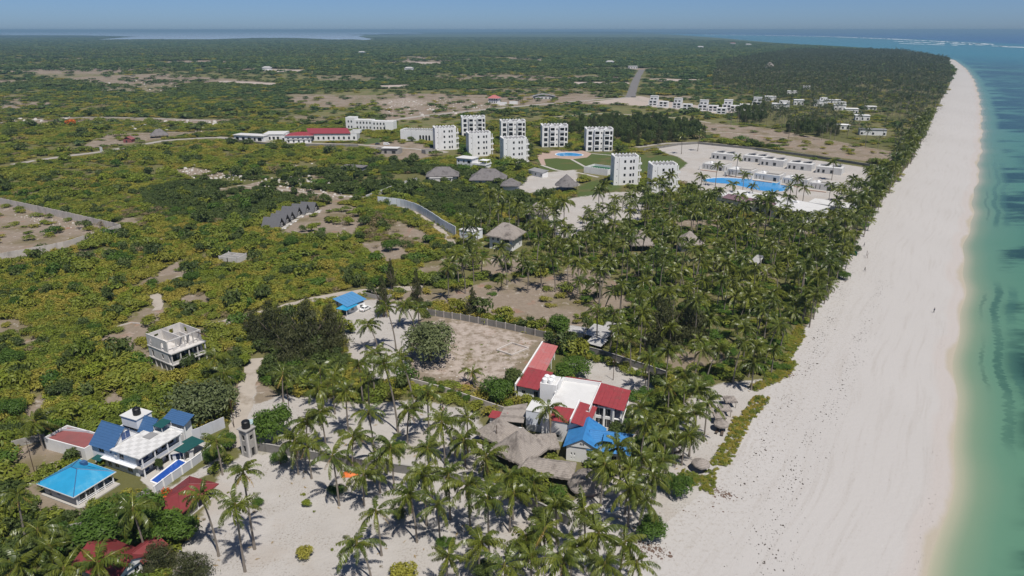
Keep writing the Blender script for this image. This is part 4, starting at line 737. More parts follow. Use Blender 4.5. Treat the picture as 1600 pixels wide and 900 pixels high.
o, L = house('shed', (17.6, 201.0), (21.5, 199.2), 'small pale shed with dented white metal roof behind the tin shelter', 'shed', foot=(0, 0, 5, 5)); shell(o, 0, 0, 4.6, 4, 0, 2.3, 'grey_white_wall', S=[(1, 2, .05, 1.9)]); gable(o, 0, 0, 4.6, 4, 2.31, 3.0, 'tin_roof', 'x', .4, 4)
o, L = house('shed', (29.0, 203.0), (33.2, 202.0), 'white flat-roofed shed half hidden in palms behind tin shelter', 'shed', foot=(0, 0, 5, 5)); shell(o, 0, 0, 4.6, 4, 0, 2.6, 'white_wall', S=[(1, 2, .05, 1.9)]); boxp('roof', 'tin_roof', o, -.3, -.3, 2.61, 4.9, 4.3, 2.75)
o, L = house('house', (-61.5, 227.0), (-55.0, 219.6), 'low house with two bright blue sheet roofs beside the parked car', 'house', foot=(-1, -1, 11, 9))
shell(o, .3, .3, 9.4, 6.6, 0, 2.7, 'white_wall', S=row(3, 9, 1.1, .8, 2.0), E=row(2, 6, 1, .8, 2)); MB().courses((-.3, -.4, 2.75), (9.9, -.4, 2.75), (9.9, 7.2, 3.7), (-.3, 7.2, 3.7), 6).build('roof', 'light_blue_roof', o)
MB().slab((7.6, -3.4, 2.3), (11.6, -1.6, 2.3), (10.6, 3.6, 2.95), (6.4, 2.0, 2.95), .08).build('veranda_roof', 'cyan_roof', o)
for x, y in ((7.8, -3.1), (11.2, -1.5)): boxp('post', 'trim_white', o, x, y, 0, x + .14, y + .14, 2.25)
surf('white_blue_wall', (0.74, 0.78, 0.83), .06, .5, .8, .3, dirt=(.66, .69, .73))
# ---- walls of the plots
fence('lot_wall', [(-90, 303), (0, 319), (100, 341), (189, 362)], 3.7, .2, 'panel_concrete', 'far side of the pinkish concrete panel wall round the bare lot', post='panel_concrete', step=3.4, pw=.3, ph=.12)
fence('lot_wall', [(190, 363), (100, 391), (0, 410), (-90, 426)], 3.7, .2, 'panel_concrete', 'near side of the pinkish concrete panel wall round the bare lot', post='panel_concrete', step=3.4, pw=.3, ph=.12)
fence('curved_wall', [(591, 319), (628, 323), (652, 331), (674, 344), (692, 357), (712, 368)], 4.3, .2, 'white_blue_wall', 'curving blue-grey panel wall beside the sandy track', post='grey_white_wall', step=3.0, pw=.25, ph=.1, curve=True)
fence('white_wall', [(572, 312), (600, 302), (612, 297)], 2.6, .2, 'grey_white_wall', 'short white wall running off into the dark trees', step=4)
fence('white_wall', [(632, 289), (652, 283)], 2.4, .2, 'grey_white_wall', 'tiny piece of white wall among the dark trees', step=4)
fence('block_wall', [(668, 492), (720, 500), (790, 514), (852, 528)], 2.1, .2, 'block_wall', 'grey block wall with pale posts behind the bare building plot', post='panel_concrete', step=3.2, pw=.3)
fence('block_wall', [(857, 537), (900, 547), (940, 557), (1040, 590)], 2.0, .2, 'block_wall', 'dark block wall behind the hedge of the sandy villa yard', step=3.5, cap='concrete')
fence('low_wall', [(640, 598), (700, 614), (790, 645)], 1.5, .25, 'panel_concrete', 'low pale concrete wall along the near edge of the building plot', step=3.5)
fence('boundary_wall', [(398, 703), (470, 715), (560, 730), (650, 742), (700, 750)], 2.1, .22, 'block_wall', 'long grey block wall across the palm yard, its inland half', step=3.3, cap='concrete')
fence('boundary_wall', [(700, 751), (760, 765), (830, 793), (890, 822)], 2.1, .22, 'block_wall', 'long grey block wall across the palm yard, its seaward half', step=3.3, cap='concrete')
fence('villa_wall', [(823, 672), (860, 678), (900, 688)], 1.8, .2, 'white_wall', 'low white wall below the villa and above the thatched roofs', step=4)
fence('plot_wall', [(20, 700), (60, 690), (72, 688)], 1.8, .2, 'concrete', 'weathered wall beside the bare ground left of the annex', step=3.5)
fence('plot_wall', [(105, 835), (160, 822)], 2.0, .2, 'concrete', 'weathered wall between the cyan pavilion and dark red roof', step=3.5)
fence('yard_wall', [(190, 800), (235, 775)], 2.0, .2, 'concrete', 'low concrete wall between cyan pavilion and red shelter', step=3.5)
fence('perimeter_wall', [(1005, 236), (1060, 227), (1090, 225), (1180, 234), (1270, 246), (1395, 266)], 1.8, .3, 'block_wall', 'long grey wall behind the beach villas', step=9)
fence('garden_wall', [(612, 466), (600, 470), (570, 463)], 1.6, .2, 'concrete', 'low wall behind the parked white car', step=3.5)
fence('foundation_outline', [(776, 548), (800, 556), (826, 545), (800, 537), (776, 548)], .5, .35, 'panel_concrete', 'pale square foundation outline on the bare building plot', step=5, cat='foundation')
fence('foundation_outline', [(168, 515), (205, 505), (232, 508)], .4, .3, 'panel_concrete', 'thin pale foundation line in the scrub behind the unfinished house', step=5, cat='foundation')
fence('school_wall', [(352, 219), (430, 228), (560, 229)], 1.8, .25, 'block_wall', 'long grey wall in front of the red-roofed school', step=9)
# ================================================================ buildings farther away
def scallops(mb, p0, p1, z, n, h=1.5, t=.3):
    p0, p1 = Vector(p0), Vector(p1); d = (p1 - p0) / n; nn = Vector((-d.y, d.x)).normalized() * t
    for i in range(n):
        a, b = p0 + d * i, p0 + d * (i + 1); c = (a + b) / 2
        f = [(a.x, a.y, z), (b.x, b.y, z), (b.x, b.y, z + h * .35), (c.x, c.y, z + h), (a.x, a.y, z + h * .35)]; k = [(x + nn.x, y + nn.y, q) for x, y, q in f]
        mb.poly(*f); mb.poly(*k[::-1])
        for j in range(5): mb.poly(f[(j + 1) % 5], f[j], k[j], k[(j + 1) % 5])
def apartment_a(px, py, rz, label, w=17.0, dp=12.0):
    p = P(px, py); o = empty('apartment_block', p, R(rz)); tag(o, label, 'apartment block', 'white apartment blocks with scalloped parapets'); fl = 4.15; H_ = fl * 4
    S = [(w * f - q / 2, w * f + q / 2, i * fl + 1.2, i * fl + 1.2 + hh) for i in range(4) for f, q, hh in ((.12, .5, .6), (.44, 1.3, 1.7), (.68, 1.3, 1.7), (.80, 1.0, 2.0))]
    Wn = [(dp * f - .5, dp * f + .5, i * fl + 1.2, i * fl + 2.9) for i in range(4) for f in (.35,)]; E_ = [(1.2, 4.0, i * fl + .3, i * fl + 2.9) for i in range(4)] + [(7, 8.4, i * fl + 1.1, i * fl + 2.8) for i in range(4)]
    shell(o, 0, 0, w, dp, 0, H_, 'white_wall', S=S, W=Wn, E=E_, t=.35, detail=False)
    mb = MB(); scallops(mb, (0, 0), (w, 0), H_ + .01, 7); scallops(mb, (w, 0), (w, dp), H_ + .01, 5); scallops(mb, (w, dp), (0, dp), H_ + .01, 7); scallops(mb, (0, dp), (0, 0), H_ + .01, 5); mb.build('parapet', 'trim_white', o)
    boxp('drainpipe', 'grey_roof', o, 2.9, -.12, 0, 3.0, -.01, H_)
    mb = MB(); boxp('flat_roof', 'grey_roof', o, .4, .4, H_ - .5, w - .4, dp - .4, H_ - .35)
    for i in range(4): x = 1.0 + i * (w - 2) / 4; mb.slab((x, 1.0, H_ - .2), (x + (w - 2) / 4 - .3, 1.0, H_ + 1.0), (x + (w - 2) / 4 - .3, dp - 1, H_ + 1.0), (x, dp - 1, H_ - .2), .12)
    mb.build('roof', 'grey_roof', o)
    for i in range(4): b = boxp('balcony', 'trim_white', o, w + .01, .8, i * fl + .05, w + 2.2, 4.6, i * fl + .3); MB().box(w + 2.05, .8, i * fl + .31, w + 2.2, 4.6, i * fl + 1.15).box(w + .02, .8, i * fl + .31, w + 2.04, .95, i * fl + 1.15).build('railing', 'trim_white', b)
    boxp('corner_pier', 'white_wall', o, w + 1.75, 4.62, 0, w + 2.2, 5.0, H_ - .5)
    c, s = math.cos(R(rz)), math.sin(R(rz)); NOVEG_W.append(np.array([(p.x + x * c - y * s, p.y + x * s + y * c) for x, y in ((-2, -4), (w + 4, -4), (w + 4, dp + 2), (-2, dp + 2))])); return o
def apartment_b(px, py, rz, label, w=21.0, dp=12.0):
    p = P(px, py); o = empty('apartment_block', p, R(rz)); tag(o, label, 'apartment block', 'white apartment blocks with scalloped parapets'); fl = 4.1; H_ = fl * 4
    S = [(w * f - q / 2, w * f + q / 2, i * fl + lo, i * fl + hi) for i in range(4) for f, q, lo, hi in ((.14, 2.8, .5, 3.2), (.57, 1.1, 1.2, 2.6), (.93, 1.8, .5, 3.2))]
    shell(o, 0, 0, w, dp, 0, H_, 'white_wall', S=S, W=[(2 + j * 5, 3.4 + j * 5, i * fl + 1, i * fl + 2.7) for i in range(4) for j in range(2)], E=[(2 + j * 5, 3.6 + j * 5, i * fl + .6, i * fl + 2.8) for i in range(4) for j in range(2)], t=.35, detail=False)
    for x0 in (w * .29, w * .66):
        x1 = x0 + w * .2; mb = MB(); ops = [(.45, w * .2 - .45, i * fl + .5, i * fl + 3.3) for i in range(4)]
        wallrun(mb, (x0, -1.8), (x1, -1.8), 0, H_ + .3, .25, ops); wallrun(mb, (x1, -1.54), (x1, -.01), 0, H_ + .3, .25, []); wallrun(mb, (x0, -.01), (x0, -1.54), 0, H_ + .3, .25, []); b = mb.build('bay', 'trim_white', o)
        for i in range(4):
            MB().box(x0 + .3, -.6, i * fl + .45, x1 - .3, -.5, i * fl + 3.4).build('loggia', 'shade', b)
            if i == 1: MB().poly(*[((x0 + x1) / 2 + (x1 - x0) * .36 * math.cos(math.pi * k / 8), -1.83, 1 * fl + 3.3 + .75 * math.sin(math.pi * k / 8)) for k in range(9)]).build('arch', 'shade', b)
            MB().box(x0 + .3, -2.15, i * fl + .35, x1 - .3, -1.82, i * fl + 1.15).build('railing', 'trim_white', b)
        # pointed gable over the bay
        MB().poly((x0 - .2, -1.85, H_ + .31), (x1 + .2, -1.85, H_ + .31), ((x0 + x1) / 2, -1.85, H_ + 1.7)).slab((x0 - .2, -1.9, H_ + .3), ((x0 + x1) / 2, -1.9, H_ + 1.72), ((x0 + x1) / 2, 3, H_ + 1.72), (x0 - .2, 3, H_ + .3), .15).slab(((x0 + x1) / 2, -1.9, H_ + 1.72), (x1 + .2, -1.9, H_ + .3), (x1 + .2, 3, H_ + .3), ((x0 + x1) / 2, 3, H_ + 1.72), .15).build('gable', 'trim_white', o)
    mb = MB(); scallops(mb, (0, 0), (w, 0), H_ + .01, 8, 1.0); scallops(mb, (w, 0), (w, dp), H_ + .01, 5); scallops(mb, (w, dp), (0, dp), H_ + .01, 8); scallops(mb, (0, dp), (0, 0), H_ + .01, 5); mb.build('parapet', 'trim_white', o)
    boxp('flat_roof', 'grey_roof', o, .4, .4, H_ - .5, w - .4, dp - .4, H_ - .35); mb = MB()
    for i in range(5): x = 1.0 + i * (w - 2) / 5; mb.slab((x, 3.2, H_ - .2), (x + (w - 2) / 5 - .3, 3.2, H_ + 1.0), (x + (w - 2) / 5 - .3, dp - 1, H_ + 1.0), (x, dp - 1, H_ - .2), .12)
    mb.build('roof', 'grey_roof', o)
    c, s = math.cos(R(rz)), math.sin(R(rz)); NOVEG_W.append(np.array([(p.x + x * c - y * s, p.y + x * s + y * c) for x, y in ((-2, -6), (w + 3, -6), (w + 3, dp + 2), (-2, dp + 2))]))
apartment_a(680.5, 235, 14, 'white apartment block with small windows, leftmost of the front three'); apartment_a(733, 245, 14, 'white apartment block with small windows, middle of the front three'); apartment_a(787, 255.5, 14, 'white apartment block with small windows, rightmost of the front three')
apartment_a(958.5, 289.5, 4, 'white apartment block beside the green sports court', 15, 11); apartment_a(1017, 305, 4, 'white apartment block nearest the beach pool', 14.5, 11)
apartment_b(722, 214, 8, 'white balcony apartment block, leftmost of the back row'); apartment_b(783, 221.5, 7, 'white balcony apartment block, second in the back row'); apartment_b(847, 230, 5, 'white balcony apartment block behind the kidney-shaped garden pool'); apartment_b(915.5, 236.5, 3, 'white balcony apartment block farthest right in the back row')
# green court with white wall
o, L = house('sports_court', P(912, 270), P(958, 276), 'walled sports court with green floor beside an apartment block', 'sports court', foot=(0, 0, 19, 15)); MB().box(0, 0, 0, 18, .3, 4).box(0, .31, 0, .3, 14, 4).box(17.7, .31, 0, 18, 14, 4).box(.31, 13.7, 0, 17.69, 14, 4).build('wall', 'white_wall', o); boxp('floor', 'green_net', o, .32, .32, 2.6, 17.68, 13.68, 2.7); mb = MB(); scallops(mb, (0, 0), (18, 0), 4.01, 10, .6); mb.build('parapet', 'trim_white', o)
# garden pool and paths
surf('paving', (0.45, 0.34, 0.28), .12, .4, .85, .2)
sheet('plaza', [(838, 240), (848, 236.5), (880, 234.5), (912, 235.5), (925, 240), (917, 246), (893, 249), (870, 247), (850, 248.5), (853, 258), (846, 258), (840, 246)], .03, 'paving')
def pool(px, label, rim='trim_white', z=.06, water='pool_water'):
    q = [P(a, b, z) for a, b in px]; o = empty('swimming_pool', (q[0].x, q[0].y, 0)); tag(o, label, 'pool'); z0 = Vector((q[0].x, q[0].y, 0)); pts = [p_ - z0 for p_ in q]; c = sum(pts, Vector()) / len(pts)
    # rounded outline
    for _ in range(2): pts = [w_ for i in range(len(pts)) for w_ in (pts[i] * .75 + pts[(i + 1) % len(pts)] * .25, pts[i] * .25 + pts[(i + 1) % len(pts)] * .75)]
    MB().prism([(p_.x, p_.y) for p_ in pts][::-1] if False else [(p_.x, p_.y) for p_ in pts], -.02, .08).build('water', water, o); mb = MB(); n = len(pts)
    for i in range(n):
        a, b = pts[i], pts[(i + 1) % n]; A, B = (a - c).normalized() * .7, (b - c).normalized() * .7; mb.poly((a.x, a.y, .2), (b.x, b.y, .2), (b.x + B.x, b.y + B.y, .2), (a.x + A.x, a.y + A.y, .2)); mb.poly((a.x, a.y, .0), (b.x, b.y, .0), (b.x, b.y, .2), (a.x, a.y, .2))
    mb.build('rim', rim, o); NOVEG_W.append(np.array([(p_.x + z0.x, p_.y + z0.y) for p_ in pts]))
pool([(867, 241.5), (872, 239), (888, 238.3), (902, 239.6), (913, 242.3), (903, 244.5), (888, 243.6), (876, 244.6)], 'kidney-shaped blue pool in the apartment garden')
pool([(1093, 281.5), (1118, 277.5), (1146, 278.5), (1180, 280.5), (1212, 283.5), (1238, 287.5), (1238, 294), (1222, 300), (1196, 299.5), (1168, 293.5), (1140, 287.5), (1112, 285.5)], 'long bright blue beach pool between villas and hotel')
strip('path', [(846, 258), (870, 266), (905, 270), (935, 277)], 2.4, 'floor_slab', .035); strip('path', [(893, 249), (915, 261), (930, 270)], 2.0, 'floor_slab', .04); strip('path', [(925, 240), (960, 243), (1000, 250)], 2, 'floor_slab', .035)
# low villas by the beach pool
vp = [(1097, 264, 16, 12), (1136, 273, 16, 12), (1178, 280, 16, 12), (1222, 287, 15, 11), (1264, 295, 14, 10)]
for i, (px, py, w_, d_) in enumerate(vp):
    o, L = house('beach_villa', P(px, py), P(px + 40, py + 5), ('first', 'second', 'third', 'fourth', 'fifth')[i] + ' flat-roofed grey-white villa along the beach pool, counted from the left', 'villa', 'villas along the beach pool', foot=(0, 0, w_, d_)); shell(o, 0, 0, w_, d_, 0, 4.0, 'grey_white_wall', S=[(w_ - 4, w_ - 2, .1, 2.6)] + [(1 + k * 2.4, 1.5 + k * 2.4, .6, 3.0) for k in range(3)], E=[(2, 3.4, .1, 2.5)], detail=False, inset=.9); boxp('roof', 'grey_white_wall', o, .3, .3, 3.5, w_ - .3, d_ - .3, 3.65); boxp('roof', 'floor_slab', o, w_ * .4, d_ * .3, 3.66, w_ * .9, d_ * .95, 4.6)
    MB().lathe([(1.1, 3.66), (1.0, 4.2), (.7, 4.65), (.25, 4.9)], 12, w_ * .25, d_ * .5).build('dome', 'trim_white', o); boxp('terrace', 'floor_slab', o, 0, -4, 0, w_, -.01, .15); boxp('side_wall', 'grey_white_wall', o, -.4, -4, 0, -.1, d_, 2.6); boxp('planter', 'terracotta', o, 1, -5.2, 0, w_ - 3, -4.05, .4)
for i, (px, py) in enumerate(((1111, 248), (1160, 252), (1187, 258), (1229, 264), (1274, 270))):
    o, L = house('beach_villa', P(px, py), P(px + 40, py + 4), ('first', 'second', 'third', 'fourth', 'fifth')[i] + ' villa in the back row behind the pool villas, counted from the left', 'villa', 'villas in the back row', foot=(0, 0, 15, 8)); shell(o, 0, 0, 16, 12, 0, 4.4, 'grey_white_wall', S=[(1, 2.4, .5, 2.7), (4, 5.6, .5, 2.7), (9, 11, .5, 2.7)], detail=False); boxp('roof', 'grey_white_wall', o, .3, .3, 3.9, 15.7, 11.7, 4.1); MB().slab((1, 6.6, 4.2), (7, 6.6, 5.6), (7, 11.6, 5.6), (1, 11.6, 4.2), .15).slab((8.5, 6.6, 4.2), (14.5, 6.6, 5.6), (14.5, 11.6, 5.6), (8.5, 11.6, 4.2), .15).build('roof_fin', 'grey_roof', o)
# hotel hall
o, L = house('hotel', P(1118, 321), P(1250, 349), 'long low hotel hall with pale flat roof and purple roof slope', 'hotel', foot=(-2, -2, 56, 26)); q = L
shell(o, 0, 0, 52, 22, 0, 5.2, 'white_wall', S=row(9, 52, 3.0, .3, 3.2, 2), W=row(3, 21, 2.4, .3, 3), detail=False, inset=1.0); boxp('flat_roof', 'grey_white_wall', o, -.5, 5.0, 5.21, 52.5, 22.5, 5.7); MB().slab((4, -.8, 5.22), (33, -.8, 5.22), (33, 4.9, 6.6), (4, 4.9, 6.6), .2).build('roof', 'purple_roof', o); MB().box(1.5, -.6, 5.22, 3.6, 4.9, 5.9).box(33.4, -.6, 5.22, 51.8, 4.9, 5.9).build('flat_roof', 'grey_white_wall', o)
for i in range(4): boxp('roof_unit', 'trim_white', o, 8 + i * 9, 12 + (i % 2) * 4, 5.71, 11 + i * 9, 14 + (i % 2) * 4, 6.5)
o, L = house('hotel', P(1262, 330), P(1330, 340), 'pale flat-roofed hotel wing among palms near the beach', 'hotel', foot=(0, 0, 24, 12)); shell(o, 0, 0, 22, 11, 0, 4.5, 'grey_white_wall', S=row(5, 22, 2, .3, 2.8), detail=False); boxp('flat_roof', 'grey_white_wall', o, -.4, -.4, 4.51, 22.4, 11.4, 4.9)
o, L = house('pergola', P(1170, 420), P(1195, 424), 'narrow pale walkway roof among the beach palms', 'pergola', foot=(0, 0, 5, 10)); boxp('roof', 'tin_roof', o, 0, 0, 2.6, 3.4, 12, 2.8)
for x, y in ((.1, .1), (3.1, .1), (.1, 6), (3.1, 6), (.1, 11.6), (3.1, 11.6)): boxp('post', 'trim_white', o, x, y, 0, x + .2, y + .2, 2.59)
# ---- dark thatch and villas below the apartments
thatched((-53.5, 441), (-35, 442), 19, 12, 3.4, 8.2, 'long dark grey thatched roof left of the white villa', 'thatch_dark', seed=21, walls='white_wall', posts=False, run=6, cat='house', name='thatched_house'); thatched((-25.5, 429), (-4.5, 428), 21, 14, 3.6, 9.6, 'large dark grey hipped thatched house below the apartment blocks', 'thatch_dark', seed=22, walls='white_wall', posts=False, run=7.5, win=row(5, 19, 1.6, .8, 2.4), cat='house', name='thatched_house')
thatched((-6, 412), (3.6, 411), 9.6, 9, 3.6, 7.4, 'small dark thatched house with pale blue wall beside the large hipped one', 'thatch_dark', seed=23, walls='pale_blue_wall', posts=False, cat='house', name='thatched_house')
o = empty('thatched_hut', (32.5, 416, 0)); tag(o, 'tall cone of grey thatch on posts near the sports court', 'hut'); thatch_cone(o, 0, 0, 7.0, 3.4, 9.6, 'thatch_dark', seed=24); NOVEG_W.append(np.array([(25, 408), (40, 408), (40, 424), (25, 424)]))
for k in range(8): a = k * .785; boxp('post', 'timber', o, 5.8 * math.cos(a), 5.8 * math.sin(a), 0, 5.8 * math.cos(a) + .25, 5.8 * math.sin(a) + .25, 3.6)
o, L = house('villa', P(714, 263), P(744, 266), 'white two-storey villa with railed terraces in front of the apartments', 'villa', foot=(-1, -1, 23, 13)); shell(o, 0, 0, 12, 9, 0, 7.2, 'white_wall', S=[(1, 2, 1, 2.4), (5, 6.2, 1, 2.4), (9, 10.6, .5, 2.6), (1, 2, 4.4, 6), (5, 6.2, 4.4, 6), (8.5, 10.8, 4, 6.2)], detail=False); boxp('roof', 'white_roof', o, -.6, -.6, 7.21, 12.6, 9.6, 7.5); shell(o, 12.05, 1, 22, 9, 0, 3.6, 'white_wall', S=row(4, 9.9, 1.6, .3, 2.6), detail=False); boxp('terrace', 'white_roof', o, 12.06, .4, 3.61, 22.4, 9.4, 3.8); MB().box(12.1, .5, 3.81, 22.3, .6, 4.7).box(22.2, .61, 3.81, 22.3, 9.3, 4.7).build('railing', 'trim_white', o); boxp('canopy', 'trim_white', o, 16, 3, 6.3, 22, 8.6, 6.5)
for x, y in ((16.1, 3.1), (21.7, 3.1), (16.1, 8.3), (21.7, 8.3)): boxp('post', 'trim_white', o, x, y, 3.81, x + .2, y + .2, 6.29)
o, L = house('house', P(765, 388), P(800, 393), 'tall white house with broad grey thatched roof among the palms', 'house', foot=(-1, -1, 13, 13)); shell(o, 0, 0, 11, 10, 0, 3.2, 'white_wall', S=[(1.4, 3.2, .3, 2.6), (4, 6, .3, 2.6)], E=row(2, 9, 1.2, .8, 2.2)); shell(o, .003, .003, 10.997, 9.997, 3.21, 6.4, 'white_wall', S=[(1.2, 2.2, .8, 2.2), (3.6, 4.6, .6, 2.4), (6, 9.6, .2, 2.6)], E=row(2, 9, 1.2, .8, 2.2)); thatch(o, -1.4, -1.4, 12.4, 11.4, 6.3, 11.2, 'thatch', 5.5, seed=31); boxp('balcony', 'trim_white', o, 5.4, -1.5, 3.2, 11.4, -.01, 3.4); thatch(o, 6.5, -2.2, 12.6, 2.5, 6.0, 8.6, 'thatch', seed=32, name='porch_roof')
thatched((8.0, 345), (18.6, 345), 10.5, 9, 3.4, 8.2, 'steep grey thatched roof alone in the trees above the palm grove', seed=33, walls='white_wall', posts=False, cat='house', name='thatched_house'); thatched((72.5, 290), (82, 290.5), 9.6, 8.6, 3.6, 8.2, 'grey hipped thatched roof among palms, the larger of two there', seed=34, walls='grey_white_wall', posts=False, cat='house', name='thatched_house'); thatched((52, 291), (60.5, 291), 8.4, 8, 3.2, 8.4, 'peaked thatched hut on dark posts among the palms', seed=35)
o = empty('thatched_hut', (41.3, 346, 0)); tag(o, 'low pale star-shaped thatched canopy at the edge of the palm grove', 'hut'); thatch_cone(o, 0, 0, 5.0, 2.4, 5.0, seed=36)
for k in range(6): a = k * 1.047; boxp('post', 'timber', o, 4.2 * math.cos(a), 4.2 * math.sin(a), 0, 4.2 * math.cos(a) + .2, 4.2 * math.sin(a) + .2, 2.6)
o, L = house('house', P(718, 372), P(745, 378), 'small white flat-roofed house at the end of the curving wall', 'house', foot=(0, 0, 9, 8)); shell(o, 0, 0, 8, 7, 0, 4, 'pale_blue_wall', S=[(1, 2, .8, 2.2), (5, 6.2, .05, 2.2)]); boxp('roof', 'white_roof', o, -.2, -.2, 4.01, 8.2, 7.2, 4.25)
o, L = house('shed', P(672, 285), P(712, 284), 'long low pale roof below the dark thatched roof', 'shed', foot=(0, 0, 14, 5)); shell(o, 0, 0, 14, 4.4, 0, 2.6, 'grey_white_wall', S=row(3, 14, 1, .8, 2), detail=False); MB().slab((-.3, -.3, 2.62), (14.3, -.3, 2.62), (14.3, 4.7, 3.1), (-.3, 4.7, 3.1), .1).build('roof', 'tin_roof', o)
o, L = house('shed', P(826, 273), P(866, 282), 'long white shed with grey sheet roof beside the thatched cone', 'shed', foot=(0, 0, 14, 6)); shell(o, 0, 0, 13.5, 5, 0, 3.2, 'white_wall', S=row(3, 13.5, 1, .8, 2.2), detail=False); MB().slab((-.4, -.4, 3.22), (13.9, -.4, 3.22), (13.9, 5.4, 4.2), (-.4, 5.4, 4.2), .1).build('roof', 'grey_roof', o)
o, L = house('shed', P(534, 268), P(578, 270), 'grey hut with collapsed flat roof in the dark thicket', 'shed', foot=(0, 0, 15, 9)); shell(o, 0, 0, 15, 8, 0, 3, 'grey_roof', S=row(3, 15, 1.4, .5, 2.2), detail=False); boxp('roof', 'thatch_dark', o, -.5, -.5, 3.01, 15.5, 8.5, 3.4)
# ---- school, halls and construction site inland
o, L = house('school', P(440, 222), P(565, 221), 'long white school building with two red roofs', 'school', foot=(-2, -2, 68, 45)); shell(o, 0, 0, 24, 16, 0, 5.2, 'white_wall', S=row(6, 24, 1.8, .8, 3.4), detail=False); hip(o, 4, 0, 26, 18, 5.25, 7.4, 'red_roof', .8, caps=None); shell(o, 24.1, 6, 63, 22, 0, 6.2, 'white_wall', S=row(9, 38, 1.6, 1, 3.4), detail=False); MB().slab((22, 5.2, 6.25), (58, 5.2, 6.25), (52, 26, 8.2), (16, 26, 8.2), .2).build('roof', 'red_roof', o); shell(o, 58.5, 5.9, 66, 16, 6.21, 8.4, 'white_wall', name='end_block'); shell(o, -18, 10, -.1, 30, 0, 5, 'white_wall', S=row(5, 18, 2, .6, 3.2), detail=False, name='west_wing'); boxp('flat_roof', 'grey_white_wall', o, -18.4, 9.6, 5.01, -.2, 30.4, 5.4); shell(o, 6, -6, 26, -3, 0, 2.8, 'trim_white', S=row(5, 20, 1.4, .4, 2.2), detail=False, name='gatehouse'); boxp('flat_roof', 'tin_roof', o, 5.6, -6.4, 2.81, 26.4, -2.6, 3.0)
o, L = house('shop_row', P(366, 219), P(424, 222), 'row of small white shopfronts left of the school', 'shop row', foot=(0, 0, 36, 12)); shell(o, 0, 0, 30, 10, 0, 4.4, 'white_wall', S=[(2, 5, .2, 3), (8, 11, .2, 3), (14, 17, .2, 3), (20, 22, .2, 3), (24, 28, .2, 3)], detail=False, inset=1.5); boxp('flat_roof', 'grey_white_wall', o, -.4, -.8, 4.41, 30.4, 10.4, 4.9)
o, L = house('hostel', P(541, 203), P(607, 204.5), 'long white two-storey hostel with stepped flat roof', 'hostel', foot=(-1, -1, 48, 14)); shell(o, 0, 0, 9, 10, 0, 11.8, 'white_wall', S=[(2, 3.4, 2, 4), (5, 6.4, 2, 4), (2, 3.4, 7, 9), (5, 6.4, 7, 9)], detail=False); shell(o, 9.05, .5, 26, 10, 0, 9.6, 'white_wall', S=[(1.5 + k * 3.2, 2.9 + k * 3.2, v, v + 2) for k in range(5) for v in (1.6, 6)], detail=False, name='wing'); shell(o, 26.05, 0, 40, 10, 0, 8.8, 'white_wall', S=[(1.5 + k * 3.2, 2.9 + k * 3.2, v, v + 2) for k in range(4) for v in (1.4, 5.4)], detail=False, name='wing'); shell(o, 40.05, -2.5, 48, 8, 0, 9, 'trim_white', name='end_block'); MB().box(.3, .3, 11.2, 8.7, 9.7, 11.3).box(9.3, .8, 9.1, 25.8, 9.7, 9.2).box(26.3, .3, 8.3, 39.8, 9.7, 8.4).box(40.3, -2.2, 8.5, 47.7, 7.7, 8.6).build('flat_roof', 'grey_white_wall', o)
o, L = house('hall', P(626, 219.5), P(676, 221), 'white hall with arched openings and scalloped grey roof edge', 'hall', foot=(-1, -1, 30, 16)); shell(o, 0, 0, 28, 14, 0, 8.2, 'white_wall', S=[(17 + k * 2.7, 18.7 + k * 2.7, .3, 4.4) for k in range(4)] + [(7, 8.2, .3, 2.6)], detail=False, inset=1.0)
for k in range(4): MB().lathe([(.85, 0), (.6, .6), (.2, .85)], 10).build('arch', 'shade', o, (17.85 + k * 2.7, .3, 4.4))
mb = MB(); scallops(mb, (0, 0), (28, 0), 8.21, 12, 1.1); scallops(mb, (0, 14), (0, 0), 8.21, 6, 1.1); scallops(mb, (28, 14), (0, 14), 8.21, 12, 1.1); mb.build('parapet', 'trim_white', o); mb = MB()
for k in range(6): mb.slab((1 + k * 4.4, .8, 7.8), (5 + k * 4.4, .8, 9.0), (5 + k * 4.4, 13, 9.0), (1 + k * 4.4, 13, 7.8), .12)
mb.build('roof', 'grey_roof', o)
o, L = house('half_built_house', P(585, 240), P(624, 241), 'half-built block house with a white flat sheet roof', 'house', foot=(-1, -1, 23, 12)); shell(o, 0, 0, 20, 8, 0, 3.6, 'concrete', S=[(2, 4, .2, 2.4), (8, 10, .2, 2.4), (14, 17, .2, 2.4)], detail=False, pane='shade'); boxp('roof', 'white_roof', o, 6, -.8, 4.3, 19, 7, 4.6)
for x in (6.3, 12, 18.4): boxp('post', 'concrete', o, x, -.5, 3.61, x + .3, -.2, 4.29)
o, L = house('half_built_house', P(665, 241), P(682, 239), 'roofless grey block walls beside the leftmost apartment block', 'house', foot=(0, 0, 10, 6)); shell(o, 0, 0, 10, 6, 0, 3.0, 'concrete', S=[(3, 5, .2, 2.2)], detail=False, pane='shade')
